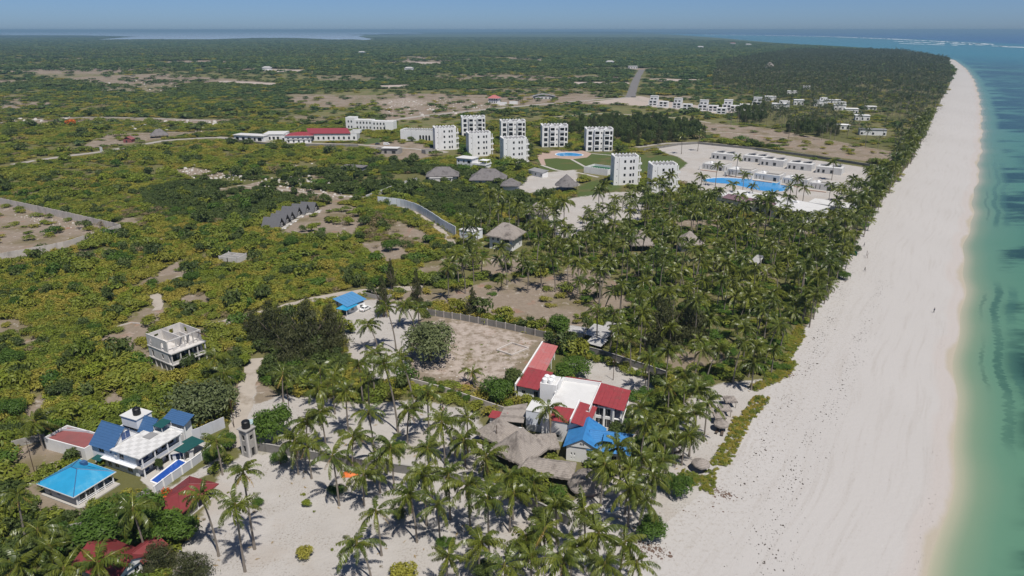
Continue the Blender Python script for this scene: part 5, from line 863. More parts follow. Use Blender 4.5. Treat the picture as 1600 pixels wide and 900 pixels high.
# ---- row of cubic villas inland
cub = [(1013, 165.5, 1), (1029, 167.5, 0), (1050, 169.5, 1), (1066, 172, 0), (1090, 173, 1), (1106, 174.5, 0), (1119, 178.5, 0), (1128, 172.5, 1), (1140, 174.5, 0), (1155, 172, 0), (1174, 168, 1)]
on = ['first', 'second', 'third', 'fourth', 'fifth', 'sixth', 'seventh', 'eighth', 'ninth', 'tenth', 'last']
for i, (px, py, tall) in enumerate(cub):
    p = P(px, py); o = empty('cube_villa', p, R(-20)); tag(o, '%s white cubic villa in the inland row, counted from the left%s' % (on[i], ', tall one' if tall else ''), 'villa', 'white cubic villas'); w_ = 11.0
    shell(o, 0, 0, w_, 9, 0, 7.0, 'white_wall', S=[(1.2, 4.4, .6, 2.8), (6, 9.4, .6, 2.8), (1.2, 4.4, 4, 6.2), (6, 9.4, 4, 6.2)], W=[(2, 4, 1, 2.6), (2, 4, 4.2, 6)], detail=False, inset=.9); boxp('flat_roof', 'white_roof', o, .2, .2, 6.6, w_ - .2, 8.8, 6.7); boxp('garden_wall', 'white_wall', o, -2, -3.4, 0, w_ + 2, -3.1, 1.6)
    if tall: shell(o, 1.5, 1, w_ + .2, 8, 7.01, 12, 'white_wall', S=[(1, 3.6, 1, 2.6), (5.4, 7.8, 1, 2.6)], detail=False, name='upper_storey'); boxp('flat_roof', 'white_roof', o, 1.3, .8, 12.01, w_ + .4, 8.2, 12.3)
    NOVEG_W.append(np.array([(p.x - 4, p.y - 9), (p.x + 16, p.y - 9), (p.x + 16, p.y + 9), (p.x - 4, p.y + 9)]))
pv2 = [(1195, 158, 14, 6), (1206, 170, 20, 6), (1240, 164, 12, 6), (1272, 166, 15, 7), (1303, 172, 13, 6), (1320, 177, 14, 5), (1336, 188, 14, 5), (1285, 161, 22, 4), (1352, 172, 12, 4), (1306, 202, 12, 4), (1343, 211, 22, 5), (1230, 148, 14, 5), (1255, 140, 10, 5)]
for i, (px, py, w_, h_) in enumerate(pv2):
    p = P(px, py); o = empty('palm_villa', p, R(-15)); wd = ['far left', 'left', 'middle', 'big white', 'stepped', 'pale', 'broken-roofed', 'long flat-roofed', 'small', 'ruined', 'long grey-roofed', 'distant', 'tiny distant'][i]
    tag(o, wd + ' white villa glimpsed among the far palms inland from the beach', 'villa', 'villas among the far palms'); shell(o, 0, 0, w_, 9, 0, h_, 'white_wall', S=row(3, w_, 1.8, .6, 2.6), detail=False, inset=.9); boxp('flat_roof', 'grey_roof' if i == 10 else 'trim_white', o, -.4, -.4, h_ + .01, w_ + .4, 9.4, h_ + .35)
    if i in (1, 3, 4): shell(o, w_ * .4, 1, w_ - .5, 8, h_ + .36, h_ + 3.6, 'white_wall', S=[(1, 3, .6, 2.4)], detail=False, name='upper_storey')
    NOVEG_W.append(np.array([(p.x - 3, p.y - 12), (p.x + w_ + 5, p.y - 12), (p.x + w_ + 3, p.y + 9), (p.x - 4, p.y + 9)]))
o, L = house('house', P(763, 161.5), P(779, 162), 'distant white house with a bright red hipped roof', 'house', foot=(0, 0, 15, 12)); shell(o, 0, 0, 13, 10, 0, 6.6, 'white_wall', S=[(1.4 + k * 3, 3 + k * 3, v, v + 1.9) for k in range(4) for v in (.8, 4)], detail=False); hip(o, 0, 0, 13, 10, 6.7, 10.5, 'faded_red_roof', 1.2, caps=None)
fence('yard_wall', [(776, 164.5), (792, 164.5)], 4, .4, 'white_wall', 'white wall right of the distant red-roofed house, nearer piece', step=13); fence('yard_wall', [(796, 163), (809, 163)], 4, .4, 'white_wall', 'white wall right of the distant red-roofed house, farther piece', step=12)
o, L = house('hall', P(833, 155), P(868, 155), 'distant grey hall with a low curved roof', 'hall', foot=(0, 0, 32, 16)); shell(o, 0, 0, 30, 13, 0, 3.4, 'grey_white_wall', S=row(6, 30, 2, .5, 2.4), detail=False); mb = MB()
for k in range(8): a, b = k / 8, (k + 1) / 8; mb.slab((-1 + 32 * a, -1, 3.5 + 3 * math.sin(math.pi * a)), (-1 + 32 * b, -1, 3.5 + 3 * math.sin(math.pi * b)), (-1 + 32 * b, 14, 3.5 + 3 * math.sin(math.pi * b)), (-1 + 32 * a, 14, 3.5 + 3 * math.sin(math.pi * a)), .2)
mb.build('roof', 'grey_roof', o)
thatched(P(1197, 107.5), P(1213, 107.5), 22, 16, 4, 15, 'distant peaked thatched roof above the far palms', 'thatch', seed=41, walls='white_wall', posts=False, cat='house', name='thatched_house'); o, L = house('house', P(982, 107.5), P(996, 107.5), 'distant pale flat-roofed block left of the straight road', 'house', foot=(0, 0, 24, 14)); shell(o, 0, 0, 22, 12, 0, 6, 'grey_white_wall', S=row(4, 22, 2.4, 1, 3.5), detail=False); boxp('flat_roof', 'grey_white_wall', o, -.5, -.5, 6.01, 22.5, 12.5, 6.5)
thatched(P(237, 216), P(262, 214.5), 13, 9, 2.4, 7.4, 'isolated grey steep-roofed hut in the scrub by the gravel road', 'thatch_dark', seed=42, cat='hut'); o, L = house('hut', P(193, 223), P(209, 223), 'small rust-brown hut left of the grey steep-roofed hut', 'hut', foot=(0, 0, 9, 7)); shell(o, 0, 0, 7, 6, 0, 3, 'maroon_roof', S=[(2, 3.4, .05, 2)], detail=False); gable(o, 0, 0, 7, 6, 3.01, 5, 'maroon_roof', 'y', .5)
o, L = house('billboard', P(157, 239), P(164, 240), 'white board standing beside the gravel road', 'board', foot=(0, 0, 5, 1)); boxp('board', 'trim_white', o, 0, 0, 1.0, 3.4, .15, 4.6); boxp('leg', 'concrete', o, .4, .16, 0, .6, .3, 4.2); boxp('leg', 'concrete', o, 2.8, .16, 0, 3.0, .3, 4.2)
for i, (px, py) in enumerate(((560, 85), (632, 112), (1090, 76), (947, 101), (410, 111), (1141, 70), (1165, 72))):
    p = P(px, py); o = empty('far_building', p); tag(o, ['white speck of a building deep in the far woodland', 'small white building in the scrub behind the pale clearing', 'white building at the far coast road', 'small pale hut left of the distant straight road', 'ruined pale walls beside a far bare strip', 'reddish white far building near the coast', 'white far building near the turquoise sea'][i], 'building'); k = 1 + p.y / 2500; shell(o, 0, 0, 12 * k, 9, 0, 4 + 2 * k, 'white_wall', S=row(3, 12 * k, 2 * k, .8, 3), detail=False); hip(o, 0, 0, 12 * k, 9, 4.1 + 2 * k, 6 + 2.6 * k, 'maroon_roof' if i in (5,) else 'tin_roof', .8, caps=None)

for q_ in ([(762, 414), (836, 414), (832, 385), (765, 385)], [(1062, 392), (1104, 392), (1104, 412), (1062, 412)], [(985, 392), (1020, 392), (1018, 404), (988, 404)]): NOVEG_W.append(W2(q_))
# ---------------------------------------------------------------- vegetation kits
foliage('leaf_olive', (0.165, 0.172, 0.026), (0.300, 0.285, 0.046), (0.325, 0.265, 0.052), patch=0.022, tr=.3, var=.7)
foliage('leaf_green', (0.090, 0.138, 0.020), (0.195, 0.235, 0.032), (0.225, 0.235, 0.034), patch=0.03, tr=.3, var=.7)
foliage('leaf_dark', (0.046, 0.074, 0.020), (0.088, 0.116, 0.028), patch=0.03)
foliage('leaf_bright', (0.16, 0.21, 0.024), (0.23, 0.27, 0.03), tr=.32)
foliage('leaf_lush', (0.048, 0.105, 0.016), (0.095, 0.160, 0.022), tr=.3)
foliage('leaf_silver', (0.090, 0.118, 0.046), (0.140, 0.165, 0.068))
foliage('leaf_dry', (0.18, 0.145, 0.075), (0.25, 0.195, 0.11))
foliage('leaf_needle', (0.050, 0.060, 0.022), (0.088, 0.092, 0.036), tr=.2)
foliage('leaf_forest', (0.040, 0.078, 0.026), (0.085, 0.125, 0.035), (0.105, 0.130, 0.036), patch=0.005, tr=.15, var=.8)
foliage('leaf_red', (0.55, 0.09, 0.015), (0.65, 0.15, 0.02))
foliage('palm_leaf', (0.040, 0.076, 0.013), (0.158, 0.174, 0.022), tr=.2, spec=.5, rough=.38, var=.9)
foliage('palm_leaf_far', (0.032, 0.052, 0.017), (0.078, 0.092, 0.026), tr=.2, spec=.4, rough=.42)
foliage('palm_dry', (0.28, 0.17, 0.055), (0.38, 0.26, 0.08))
surf('bark', (0.20, 0.165, 0.13), .35, 2.5, .95, .1, bump=.3); surf('palm_bark', (0.27, 0.235, 0.20), .25, 1.2, .95, .1, bump=.3)

def leaf_mesh(name, blobs, n, size, mat, up=0.75, jitter=0.55, aspect=1.6, seed=1, shell=.62, droop=0.0):
    """leaf-sized faces through the volume of several lobes; blobs: (cx,cy,cz,rx,ry,rz)"""
    g = np.random.default_rng(seed); blobs = np.array(blobs, float); w = blobs[:, 3] * blobs[:, 4] * blobs[:, 5]; w = w ** .75; w /= w.sum()
    b = blobs[g.choice(len(blobs), n, p=w)]
    d = g.normal(size=(n, 3)); d /= np.linalg.norm(d, axis=1)[:, None]; d[:, 2] = np.where(d[:, 2] < -.35, -d[:, 2], d[:, 2])
    r = shell + (1 - shell) * g.random(n) ** .6; r *= 1 + .10 * g.normal(size=n)
    c = b[:, :3] + d * b[:, 3:6] * r[:, None]; c[:, 2] = np.maximum(c[:, 2], 0.05)
    nrm = d + g.normal(size=(n, 3)) * jitter; nrm[:, 2] += up; nrm /= np.linalg.norm(nrm, axis=1)[:, None]
    a = np.cross(nrm, g.normal(size=(n, 3))); 
    if droop: a = a * (1 - droop) + np.array([0, 0, -1.0]) * droop; a -= nrm * (a * nrm).sum(1)[:, None]
    a /= np.linalg.norm(a, axis=1)[:, None] + 1e-9; bb = np.cross(nrm, a); s = size * g.uniform(.65, 1.35, n)[:, None]
    v = np.stack([c - a * s * aspect, c - bb * s * .6 + nrm * s * .15, c + a * s * aspect, c + bb * s * .6 + nrm * s * .15], 1).reshape(-1, 3)
    # clumps: tint follows lobe plus a little of its own
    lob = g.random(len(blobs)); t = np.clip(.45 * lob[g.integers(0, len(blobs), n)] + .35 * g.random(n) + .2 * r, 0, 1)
    me = np_mesh(name, v, np.arange(4 * n).reshape(n, 4), {'tint': np.repeat(t, 4)}, [M[mat]] if isinstance(mat, str) else [M[k] for k in mat]); return me
def lumps(g, n, R_, H_, z0=0.35, rr=(.35, .6)):
    out = []
    for i in range(n):
        a = g.uniform(0, 2 * math.pi); q = R_ * math.sqrt(g.uniform(0, 1)) * .68; r = R_ * g.uniform(*rr); hh = H_ * (1 - .35 * (q / R_) ** 2)
        out.append((q * math.cos(a), q * math.sin(a), hh * g.uniform(z0, .72), r, r * g.uniform(.8, 1.2), min(r * .8, hh * .42)))
    return out
proto_coll = {}
def proto(collname, name, me):
    c = proto_coll.get(collname) or bpy.data.collections.new(collname); proto_coll[collname] = c
    o = bpy.data.objects.new(name, me); c.objects.link(o); return o
# unit shrubs: radius 1, height about 1
BUSH = {}
def bush_kit(key, mat, n=260, size=.085, cnt=4, lob=7, seed=0, H_=1.0, **kw):
    BUSH[key] = []
    for k in range(cnt):
        g = random.Random(seed + k); me = leaf_mesh('shrub_' + key, lumps(g, lob, 1.0, H_), n, size, mat, seed=seed + k, **kw); BUSH[key].append(me)
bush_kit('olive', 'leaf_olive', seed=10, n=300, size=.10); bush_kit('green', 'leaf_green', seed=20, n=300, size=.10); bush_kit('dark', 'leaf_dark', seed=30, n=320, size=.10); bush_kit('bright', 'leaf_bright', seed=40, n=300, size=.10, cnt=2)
bush_kit('dry', 'leaf_dry', seed=50, cnt=2, n=150, size=.08); bush_kit('forest', 'leaf_forest', seed=60, n=110, size=.17, lob=9); bush_kit('lush', 'leaf_lush', seed=70, n=420, size=.09, cnt=3); bush_kit('silver', 'leaf_silver', seed=80, n=420, size=.085, cnt=2)
def gn_scatter(name, collname, pts, scl, rot, idx):
    me = bpy.data.meshes.new(name); n = len(pts); me.vertices.add(n); me.vertices.foreach_set('co', np.asarray(pts, np.float32).ravel())
    a = me.attributes.new('scl', 'FLOAT_VECTOR', 'POINT'); a.data.foreach_set('vector', np.asarray(scl, np.float32).ravel())
    a = me.attributes.new('rot', 'FLOAT_VECTOR', 'POINT'); r3 = np.zeros((n, 3), np.float32); r3[:, 2] = rot; a.data.foreach_set('vector', r3.ravel())
    a = me.attributes.new('idx', 'INT', 'POINT'); a.data.foreach_set('value', np.asarray(idx, np.int32))
    ng = bpy.data.node_groups.new(name + '_nodes', 'GeometryNodeTree')
    ng.interface.new_socket('Geometry', in_out='INPUT', socket_type='NodeSocketGeometry'); ng.interface.new_socket('Geometry', in_out='OUTPUT', socket_type='NodeSocketGeometry')
    N = ng.nodes; L = ng.links; gi = N.new('NodeGroupInput'); go = N.new('NodeGroupOutput'); ip = N.new('GeometryNodeInstanceOnPoints'); ci = N.new('GeometryNodeCollectionInfo')
    ci.inputs['Collection'].default_value = proto_coll[collname]; ci.inputs['Separate Children'].default_value = True; ci.inputs['Reset Children'].default_value = True; ip.inputs['Pick Instance'].default_value = True
    def na(nm, ty):
        q = N.new('GeometryNodeInputNamedAttribute'); q.data_type = ty; q.inputs['Name'].default_value = nm; return q.outputs['Attribute']
    L.new(gi.outputs[0], ip.inputs['Points']); L.new(ci.outputs[0], ip.inputs['Instance']); L.new(na('idx', 'INT'), ip.inputs['Instance Index']); L.new(na('scl', 'FLOAT_VECTOR'), ip.inputs['Scale'])
    er = N.new('FunctionNodeEulerToRotation'); L.new(na('rot', 'FLOAT_VECTOR'), er.inputs[0]); L.new(er.outputs[0], ip.inputs['Rotation']); L.new(ip.outputs[0], go.inputs[0])
    o = add(name, me); md = o.modifiers.new('scatter', 'NODES'); md.node_group = ng; o['kind'] = 'stuff'; return o
# ---------------------------------------------------------------- scrub, thicket and woods as masses
kinds = ['olive', 'green', 'dark', 'bright', 'dry', 'forest', 'lush']; KI = {}; nk = 0
for k in kinds:
    KI[k] = []
    for me in BUSH[k]: KI[k].append(nk); proto('shrub_kit', 'a%02d_%s' % (nk, k), me); nk += 1
cand = []
yy = 86.0
while yy < 9000:
    s = float(np.interp(yy, [86, 300, 420, 700, 1500, 4000, 9000], [2.3, 2.5, 3.1, 4.6, 9.5, 26, 52]))
    half0, half1 = -(0.86 * yy + 25), min(0.80 * yy + 25, float(shore_x(np.array([yy]))[0]) + 5)
    x = np.arange(half0, half1, s); x = x + rng.uniform(-.48, .48, len(x)) * s; y = yy + rng.uniform(-.5, .5, len(x)) * s
    cand.append(np.stack([x, y, np.full(len(x), s)], 1)); yy += s * .93
cand = np.concatenate(cand); cx, cyy, cs = cand.T
z = zone_weights(cx, cyy)
keep = (z['sand'] < .45) & (z['pale'] < .4) & (z['lawn'] < .4)
keep &= (z['dirt'] < .4) | (rng.random(len(cx)) < np.where(cyy > 600, .22, .07)); keep &= (z['grass'] < .4) | (rng.random(len(cx)) < np.where(cyy > 600, .30, .12))
keep &= cx < veg_x(cyy) - 1.5 - 0.0 * cyy
for line, wd in ROADS:
    lo = line.min(0) - wd * 2; hi = line.max(0) + wd * 2; mk = (cx > lo[0]) & (cx < hi[0]) & (cyy > lo[1]) & (cyy < hi[1]); ii = np.nonzero(mk & keep)[0]
    if len(ii):
        d2 = np.full(len(ii), 1e9)
        for k in range(len(line) - 1):
            a, b = line[k], line[k + 1]; e = b - a; t_ = np.clip(((cx[ii] - a[0]) * e[0] + (cyy[ii] - a[1]) * e[1]) / (e @ e + 1e-9), 0, 1); d2 = np.minimum(d2, (cx[ii] - a[0] - t_ * e[0]) ** 2 + (cyy[ii] - a[1] - t_ * e[1]) ** 2)
        keep[ii[np.sqrt(d2) < wd / 2 + cs[ii] * .45]] = False
        if line[:, 1].mean() > 420:     # low verge on the near side of the inland roads
            jj = np.nonzero((cx > lo[0]) & (cx < hi[0]) & (cyy > lo[1] - 16) & (cyy < hi[1]) & keep)[0]; d2 = np.full(len(jj), 1e9)
            for k in range(len(line) - 1):
                a, b = line[k], line[k + 1]; e = b - a; yq = cyy[jj] + 8; t_ = np.clip(((cx[jj] - a[0]) * e[0] + (yq - a[1]) * e[1]) / (e @ e + 1e-9), 0, 1); d2 = np.minimum(d2, (cx[jj] - a[0] - t_ * e[0]) ** 2 + (yq - a[1] - t_ * e[1]) ** 2)
            keep[jj[np.sqrt(d2) < wd / 2 + 7]] = False
for w in NOVEG_W + [W2(p) for p in NOVEG_PX]:
    keep &= sdist_box(cx, cyy, w, 8) > 0.5
keep &= sdist_box(cx, cyy, W2(BAY), 100) > 30
GROVE_W = [W2(p) for p in GROVES]; ingrove = np.zeros(len(cx), bool)
for w in GROVE_W: ingrove |= sdist_box(cx, cyy, w, 5) < 0
keep &= ~ingrove | (rng.random(len(cx)) < .42)
infar = np.zeros(len(cx), bool)
for w in [W2(p) for p in FARGROVES]: infar |= sdist_box(cx, cyy, w, 5) < 0
keep &= ~infar | (rng.random(len(cx)) < np.where(cyy < 1000, .22, .38))
gap = fnoise(cx * .6, cyy, 45., 61); keep &= ~((cyy > 430) & (cyy < 2600) & (gap < .45) & (rng.random(len(cx)) < .8))
cx, cyy, cs = cx[keep], cyy[keep], cs[keep]; ingrove = ingrove[keep]; n = len(cx)
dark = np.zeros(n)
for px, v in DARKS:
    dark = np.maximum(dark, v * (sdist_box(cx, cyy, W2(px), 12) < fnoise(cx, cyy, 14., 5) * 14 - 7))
drybrown = np.zeros(n)
for px in DRYS: drybrown = np.maximum(drybrown, (sdist_box(cx, cyy, W2(px), 12) < fnoise(cx, cyy, 14., 5) * 14 - 7))
q = rng.random(n); nz = fnoise(cx, cyy, 38., 31); fz = np.clip((cyy - 650 + 260 * (fnoise(cx, cyy, 170., 71) - .5) * 2) / 600, 0, .93)
kind = np.full(n, 0)
pick = lambda cond, k: kind.__setitem__(cond, k)
pick(q < .36 + (nz > .55) * .3 - .22 * ((cx < -95) & (cyy > 235) & (cyy < 330)), 1); pick((q > .86) & (nz > .48), 2); pick((q > .955), 3); pick((q > .925) & (q < .955), 4)
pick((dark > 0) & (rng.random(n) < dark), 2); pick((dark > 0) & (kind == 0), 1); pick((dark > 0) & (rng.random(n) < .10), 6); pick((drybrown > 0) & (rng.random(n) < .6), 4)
pick(ingrove & (q < .5), 6); pick(ingrove & (q >= .5), 1); pick(rng.random(n) < fz, 5)
idx = np.zeros(n, int)
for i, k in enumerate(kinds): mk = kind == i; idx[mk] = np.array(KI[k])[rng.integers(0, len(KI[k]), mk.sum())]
rad = cs * rng.uniform(.62, 1.15, n); big = (rng.random(n) < .05 + .16 * (fnoise(cx, cyy, 22., 81) > .56)) & (cyy < 900); bigk = big & (kind == 0); kind = np.where(bigk, rng.choice([1, 1, 2, 6], n), kind); 
for i, k in enumerate(kinds): mk = bigk & (kind == i); idx[mk] = np.array(KI[k])[rng.integers(0, len(KI[k]), mk.sum())]
hgt = np.clip(rad * rng.uniform(.6, 1.1, n) * np.interp(cyy, [250, 420, 700, 1500, 2500], [.95, .72, .5, .55, .9]), .7, 7); 
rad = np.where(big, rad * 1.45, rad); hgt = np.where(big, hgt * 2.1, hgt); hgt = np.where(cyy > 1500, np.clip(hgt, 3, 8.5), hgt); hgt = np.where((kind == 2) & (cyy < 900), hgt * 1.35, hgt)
hgt = np.where(ingrove, hgt * .7, hgt)
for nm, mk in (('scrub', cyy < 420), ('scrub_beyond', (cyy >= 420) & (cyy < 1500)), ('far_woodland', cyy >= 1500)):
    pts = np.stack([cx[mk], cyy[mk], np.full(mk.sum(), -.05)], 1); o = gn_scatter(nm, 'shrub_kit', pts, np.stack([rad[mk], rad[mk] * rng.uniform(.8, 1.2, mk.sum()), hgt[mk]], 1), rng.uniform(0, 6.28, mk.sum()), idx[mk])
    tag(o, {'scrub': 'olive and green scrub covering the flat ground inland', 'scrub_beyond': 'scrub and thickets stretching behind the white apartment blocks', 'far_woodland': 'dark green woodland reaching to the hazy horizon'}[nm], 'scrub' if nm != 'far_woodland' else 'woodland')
print('scrub points', n)
# ================================================================ palms
def frond_arrays(e0, k, Lf=4.2, nl=21, seed=0, wide=.25, segs=9, ll=1.0):
    g = np.random.default_rng(seed); V_, F_, T_ = [], [], []
    s = np.linspace(0, 1, segs + 1); el = np.radians(e0 - k * s ** 1.25); dx = np.cos(el) * Lf / segs; dz = np.sin(el) * Lf / segs
    px = np.concatenate([[0], np.cumsum(dx[:-1])]); pz = np.concatenate([[0], np.cumsum(dz[:-1])]); sway = .12 * np.sin(s * 2.2) * g.choice([-1, 1]); py = sway * s
    w = .06 * (1 - .8 * s)
    for i in range(segs + 1): V_ += [(px[i], py[i] - w[i], pz[i]), (px[i], py[i] + w[i], pz[i])]
    for i in range(segs): F_.append((2 * i, 2 * i + 2, 2 * i + 3, 2 * i + 1))
    T_ += [.9] * len(V_)
    for side in (-1, 1):
        for j in range(nl):
            q = .12 + .88 * (j + .5) / nl; x = np.interp(q, s, px); y = np.interp(q, s, py); z_ = np.interp(q, s, pz); e = np.interp(q, s, el)
            L_ = ll * (math.sin(math.pi * (.16 + .74 * q)) ** .7) * g.uniform(.85, 1.1); f = Vector((math.cos(e), 0, math.sin(e))); up = Vector((-math.sin(e), 0, math.cos(e))); sd = Vector((0, side, 0))
            a = R(g.uniform(25, 45)); dr = R(g.uniform(22, 56) + 18 * q); d = (f * math.sin(a) + (sd * math.cos(dr) - up * math.sin(dr)) * math.cos(a)).normalized(); d2 = (d * .72 + Vector((0, 0, -.5))).normalized(); hw = wide * (1 - .45 * q) / 2
            p0 = Vector((x, y, z_)); p1 = p0 + d * L_ * .55; p2 = p1 + d2 * L_ * .5; b = len(V_); fw = f * hw
            V_ += [tuple(p0 - fw * .6), tuple(p0 + fw * .6), tuple(p1 + fw), tuple(p1 - fw), tuple(p2), tuple(p2)][:5]; F_ += [(b, b + 1, b + 2, b + 3), (b + 3, b + 2, b + 4, b + 4)]; tv = g.uniform(.2, .8); T_ += [tv, tv, tv, tv, min(1, tv + .2)]
    return np.array(V_, float), F_, np.array(T_)
def faces_mesh(name, V_, F_, T_, mats):
    me = bpy.data.meshes.new(name); me.from_pydata([tuple(v) for v in V_], [], [tuple(dict.fromkeys(f)) for f in F_]); a = me.attributes.new('tint', 'FLOAT', 'POINT'); a.data.foreach_set('value', np.asarray(T_, np.float32))
    for m_ in mats: me.materials.append(M[m_])
    return me
FR = {'up': [frond_arrays(72, 92, 3.8, seed=i) for i in range(2)], 'mid': [frond_arrays(42, 104, 4.7, seed=10 + i) for i in range(3)], 'low': [frond_arrays(8, 92, 4.6, seed=20 + i) for i in range(2)], 'hang': [frond_arrays(-22, 60, 4.3, seed=40 + i) for i in range(2)], 'dry': [frond_arrays(-42, 44, 3.2, nl=11, seed=30, wide=.13, ll=.7)]}
FRM = {k: [faces_mesh('frond', *a, ['palm_leaf' if k != 'dry' else 'palm_dry']) for a in v] for k, v in FR.items()}
def rotm(az, roll, tilt): return np.array((Matrix.Rotation(az, 3, 'Z') @ Matrix.Rotation(tilt, 3, 'Y') @ Matrix.Rotation(roll, 3, 'X')))
def crown_plan(seed):
    g = random.Random(seed); out = []; az = g.uniform(0, 6.28)
    f = g.uniform(.6, 1.25); nn = lambda v: max(2, round(v * f * g.uniform(.75, 1.25)))
    for i, k in enumerate(['hang'] * nn(4) + ['low'] * nn(5) + ['mid'] * nn(7) + ['up'] * nn(4) + ['dry'] * g.choice([0, 1, 1, 2, 3])): az += 2.399; out.append((k, g.randrange(len(FR[k])), az + g.uniform(-.45, .45), g.uniform(-.5, .5), R(g.uniform(-16, 16)), g.uniform(.72, 1.12)))
    return out
core_b = MB().lathe([(.05, -.6), (.2, -.35), (.26, 0), (.2, .35), (.06, .8)], 8)
for k in range(8): a = k * .785; core_b.lathe([(.02, -.42), (.12, -.33), (.13, -.2), (.03, -.08)], 6, .34 * math.cos(a), .34 * math.sin(a))
surf('palm_heart', (.16, .14, .04), .3, 3, .8, .2); CORE = core_b.mesh('crown', 'palm_heart')
def crown_mesh(seed, lod=1):
    V_, F_, T_ = [], [], []; g = random.Random(seed); n = 0
    for k, i, az, roll, tilt, sc in crown_plan(seed):
        if lod == 2:
            if g.random() < .35: continue
            a = frond_arrays({'up': 70, 'mid': 40, 'low': 5, 'hang': -20, 'dry': -40}[k], {'up': 80, 'mid': 92, 'low': 75, 'hang': 55, 'dry': 40}[k], 4.1, 6, g.randrange(99), .55, 4, 1.0)
        else: a = FR[k][i]
        v = a[0] * sc @ rotm(az, roll, tilt).T; V_.append(v); F_ += [tuple(q + n for q in f) for f in a[1]]; T_.append(np.clip(a[2] * .55 + g.random() * .5, 0, 1)); n += len(v)
    return faces_mesh('crown', np.concatenate(V_), F_, np.concatenate(T_), ['palm_leaf' if lod == 1 else 'palm_leaf_far'])
CROWNS = [crown_mesh(100 + i) for i in range(12)]
def trunk_mesh(top, r=.17, seed=0, segs=6, sides=6):
    g = random.Random(seed); b = Vector((top.x * g.uniform(-.1, .25), top.y * g.uniform(-.1, .25), top.z * .55)); pts = []
    for i in range(segs + 1): t_ = i / segs; pts.append((1 - t_) ** 2 * Vector((0, 0, -.1)) + 2 * t_ * (1 - t_) * b + t_ * t_ * top)
    return MB().tube(pts, [r * (1.5 if i == 0 else 1.05 - .35 * i / segs) for i in range(segs + 1)], sides).mesh('trunk', 'palm_bark')
PALMS = []
def palm(base, top, sc, detail, seed):
    """base on the ground, top = where the crown sits (world)"""
    o = empty('coconut_palm', base); t_ = top - base; add('trunk', trunk_mesh(t_, .15 + .005 * t_.z, seed), o); PALMS.append(o)
    if detail:
        c = add('crown', CORE, o, t_); c.scale = (sc,) * 3; c.rotation_euler = (rnd.gauss(0, .16), rnd.gauss(0, .16), 0)
        for k, i, az, roll, tilt, s_ in crown_plan(seed): f = add('frond', FRM[k][i], c, (0, 0, .1), Matrix(rotm(az, roll, tilt).tolist()).to_euler()); f.scale = (s_,) * 3
    else:
        c = add('crown', CROWNS[seed % len(CROWNS)], o, t_, (rnd.gauss(0, .16), rnd.gauss(0, .16), rnd.uniform(0, 6.28))); c.scale = (sc,) * 3
    return o
# surveyed crowns (px, py) with their feet (px, py) or a height in metres
NEAR = [(28, 775, 11), (78, 855, 9), (26, 886, 8), (207, 797, (228, 868)), (313, 775, (342, 869)), (368, 790, (383, 893)), (380, 740, (398, 858)), (338, 690, (348, 742)), (152, 882, 7), (480, 698, (487, 748)), (520, 715, (530, 790)),
        (552, 685, (551, 735)), (568, 745, (569, 790)), (593, 715, (594, 770)), (588, 800, (596, 868)), (558, 850, (580, 905)), (662, 745, 11), (668, 702, 12), (683, 790, (688, 853)), (725, 690, (727, 728)), (730, 760, (735, 835)), (760, 715, (761, 752)), (762, 780, (764, 868)),
        (796, 745, 10), (752, 850, (748, 898)), (788, 886, 8), (803, 772, 9), (835, 757, (840, 812)), (868, 790, 9), (912, 800, 9), (945, 728, (938, 790)), (985, 735, 10), (1003, 715, 11), (1008, 785, 8), (1030, 690, 11), (1075, 682, (1065, 727)), (822, 845, (812, 890)), (905, 855, (892, 900)),
        (975, 850, 8), (945, 882, 8), (442, 585, (443, 628)), (500, 580, 11), (540, 612, 12), (497, 608, 10), (585, 553, 12), (575, 590, 12), (600, 570, (622, 675)), (625, 560, (648, 650)), (575, 508, (592, 549)), (603, 480, (619, 548)), (632, 478, (648, 512)), (653, 482, (655, 510)),
        (738, 582, (740, 600)), (668, 615, 11), (575, 645, 11), (500, 645, 10), (730, 655, 9), (690, 662, 10), (858, 638, (860, 692)), (933, 486, (932, 541)), (960, 490, 13), (985, 532, 10), (968, 518, 10), (1045, 548, 11), (1045, 605, 10), (1090, 612, 11), (1010, 665, 10), (1060, 652, 11), (1125, 545, (1105, 588)), (1178, 568, 8),
        (640, 640, 10), (1020, 745, 10), (985, 765, 9), (965, 700, 10), (1035, 720, 9), (1000, 640, 9), (1085, 645, 11), (1105, 630, 10), (480, 660, 8), (460, 690, 8), (335, 560, 8), (350, 585, 7), (520, 590, 10), (560, 570, 11), (700, 420, 12), (55, 660, 7), (60, 830, 8), (100, 890, 8), (700, 870, 8), (880, 880, 8), (1040, 665, 10), (1070, 590, 10), (1015, 560, 10), (995, 880, 6), (830, 870, 8), (700, 745, 10), (640, 775, 10), (850, 830, 8), (935, 835, 9), (610, 700, 11), (1121, 258, 13), (1153, 246, 13), (1163, 273, 11), (1145, 288, 10), (1177, 290, 10), (1247, 279, 11), (1235, 292, 10), (1257, 293, 10), (1066, 212, 14), (1094, 208, 14), (1303, 252, 12)]
hand = []
for i, (px, py, b) in enumerate(NEAR):
    if isinstance(b, tuple): base = P(*b); top = at_y(px, py, base.y)
    else: top = P(px, py, b); base = Vector((top.x + rnd.uniform(-1, 1), top.y + rnd.uniform(-.6, .6), 0))
    if top.z < 3: top.z = 3.0
    o = palm(base, top, rnd.uniform(.95, 1.3) * (.8 if top.z < 5 else 1), True, 300 + i); hand.append((o, px, py))
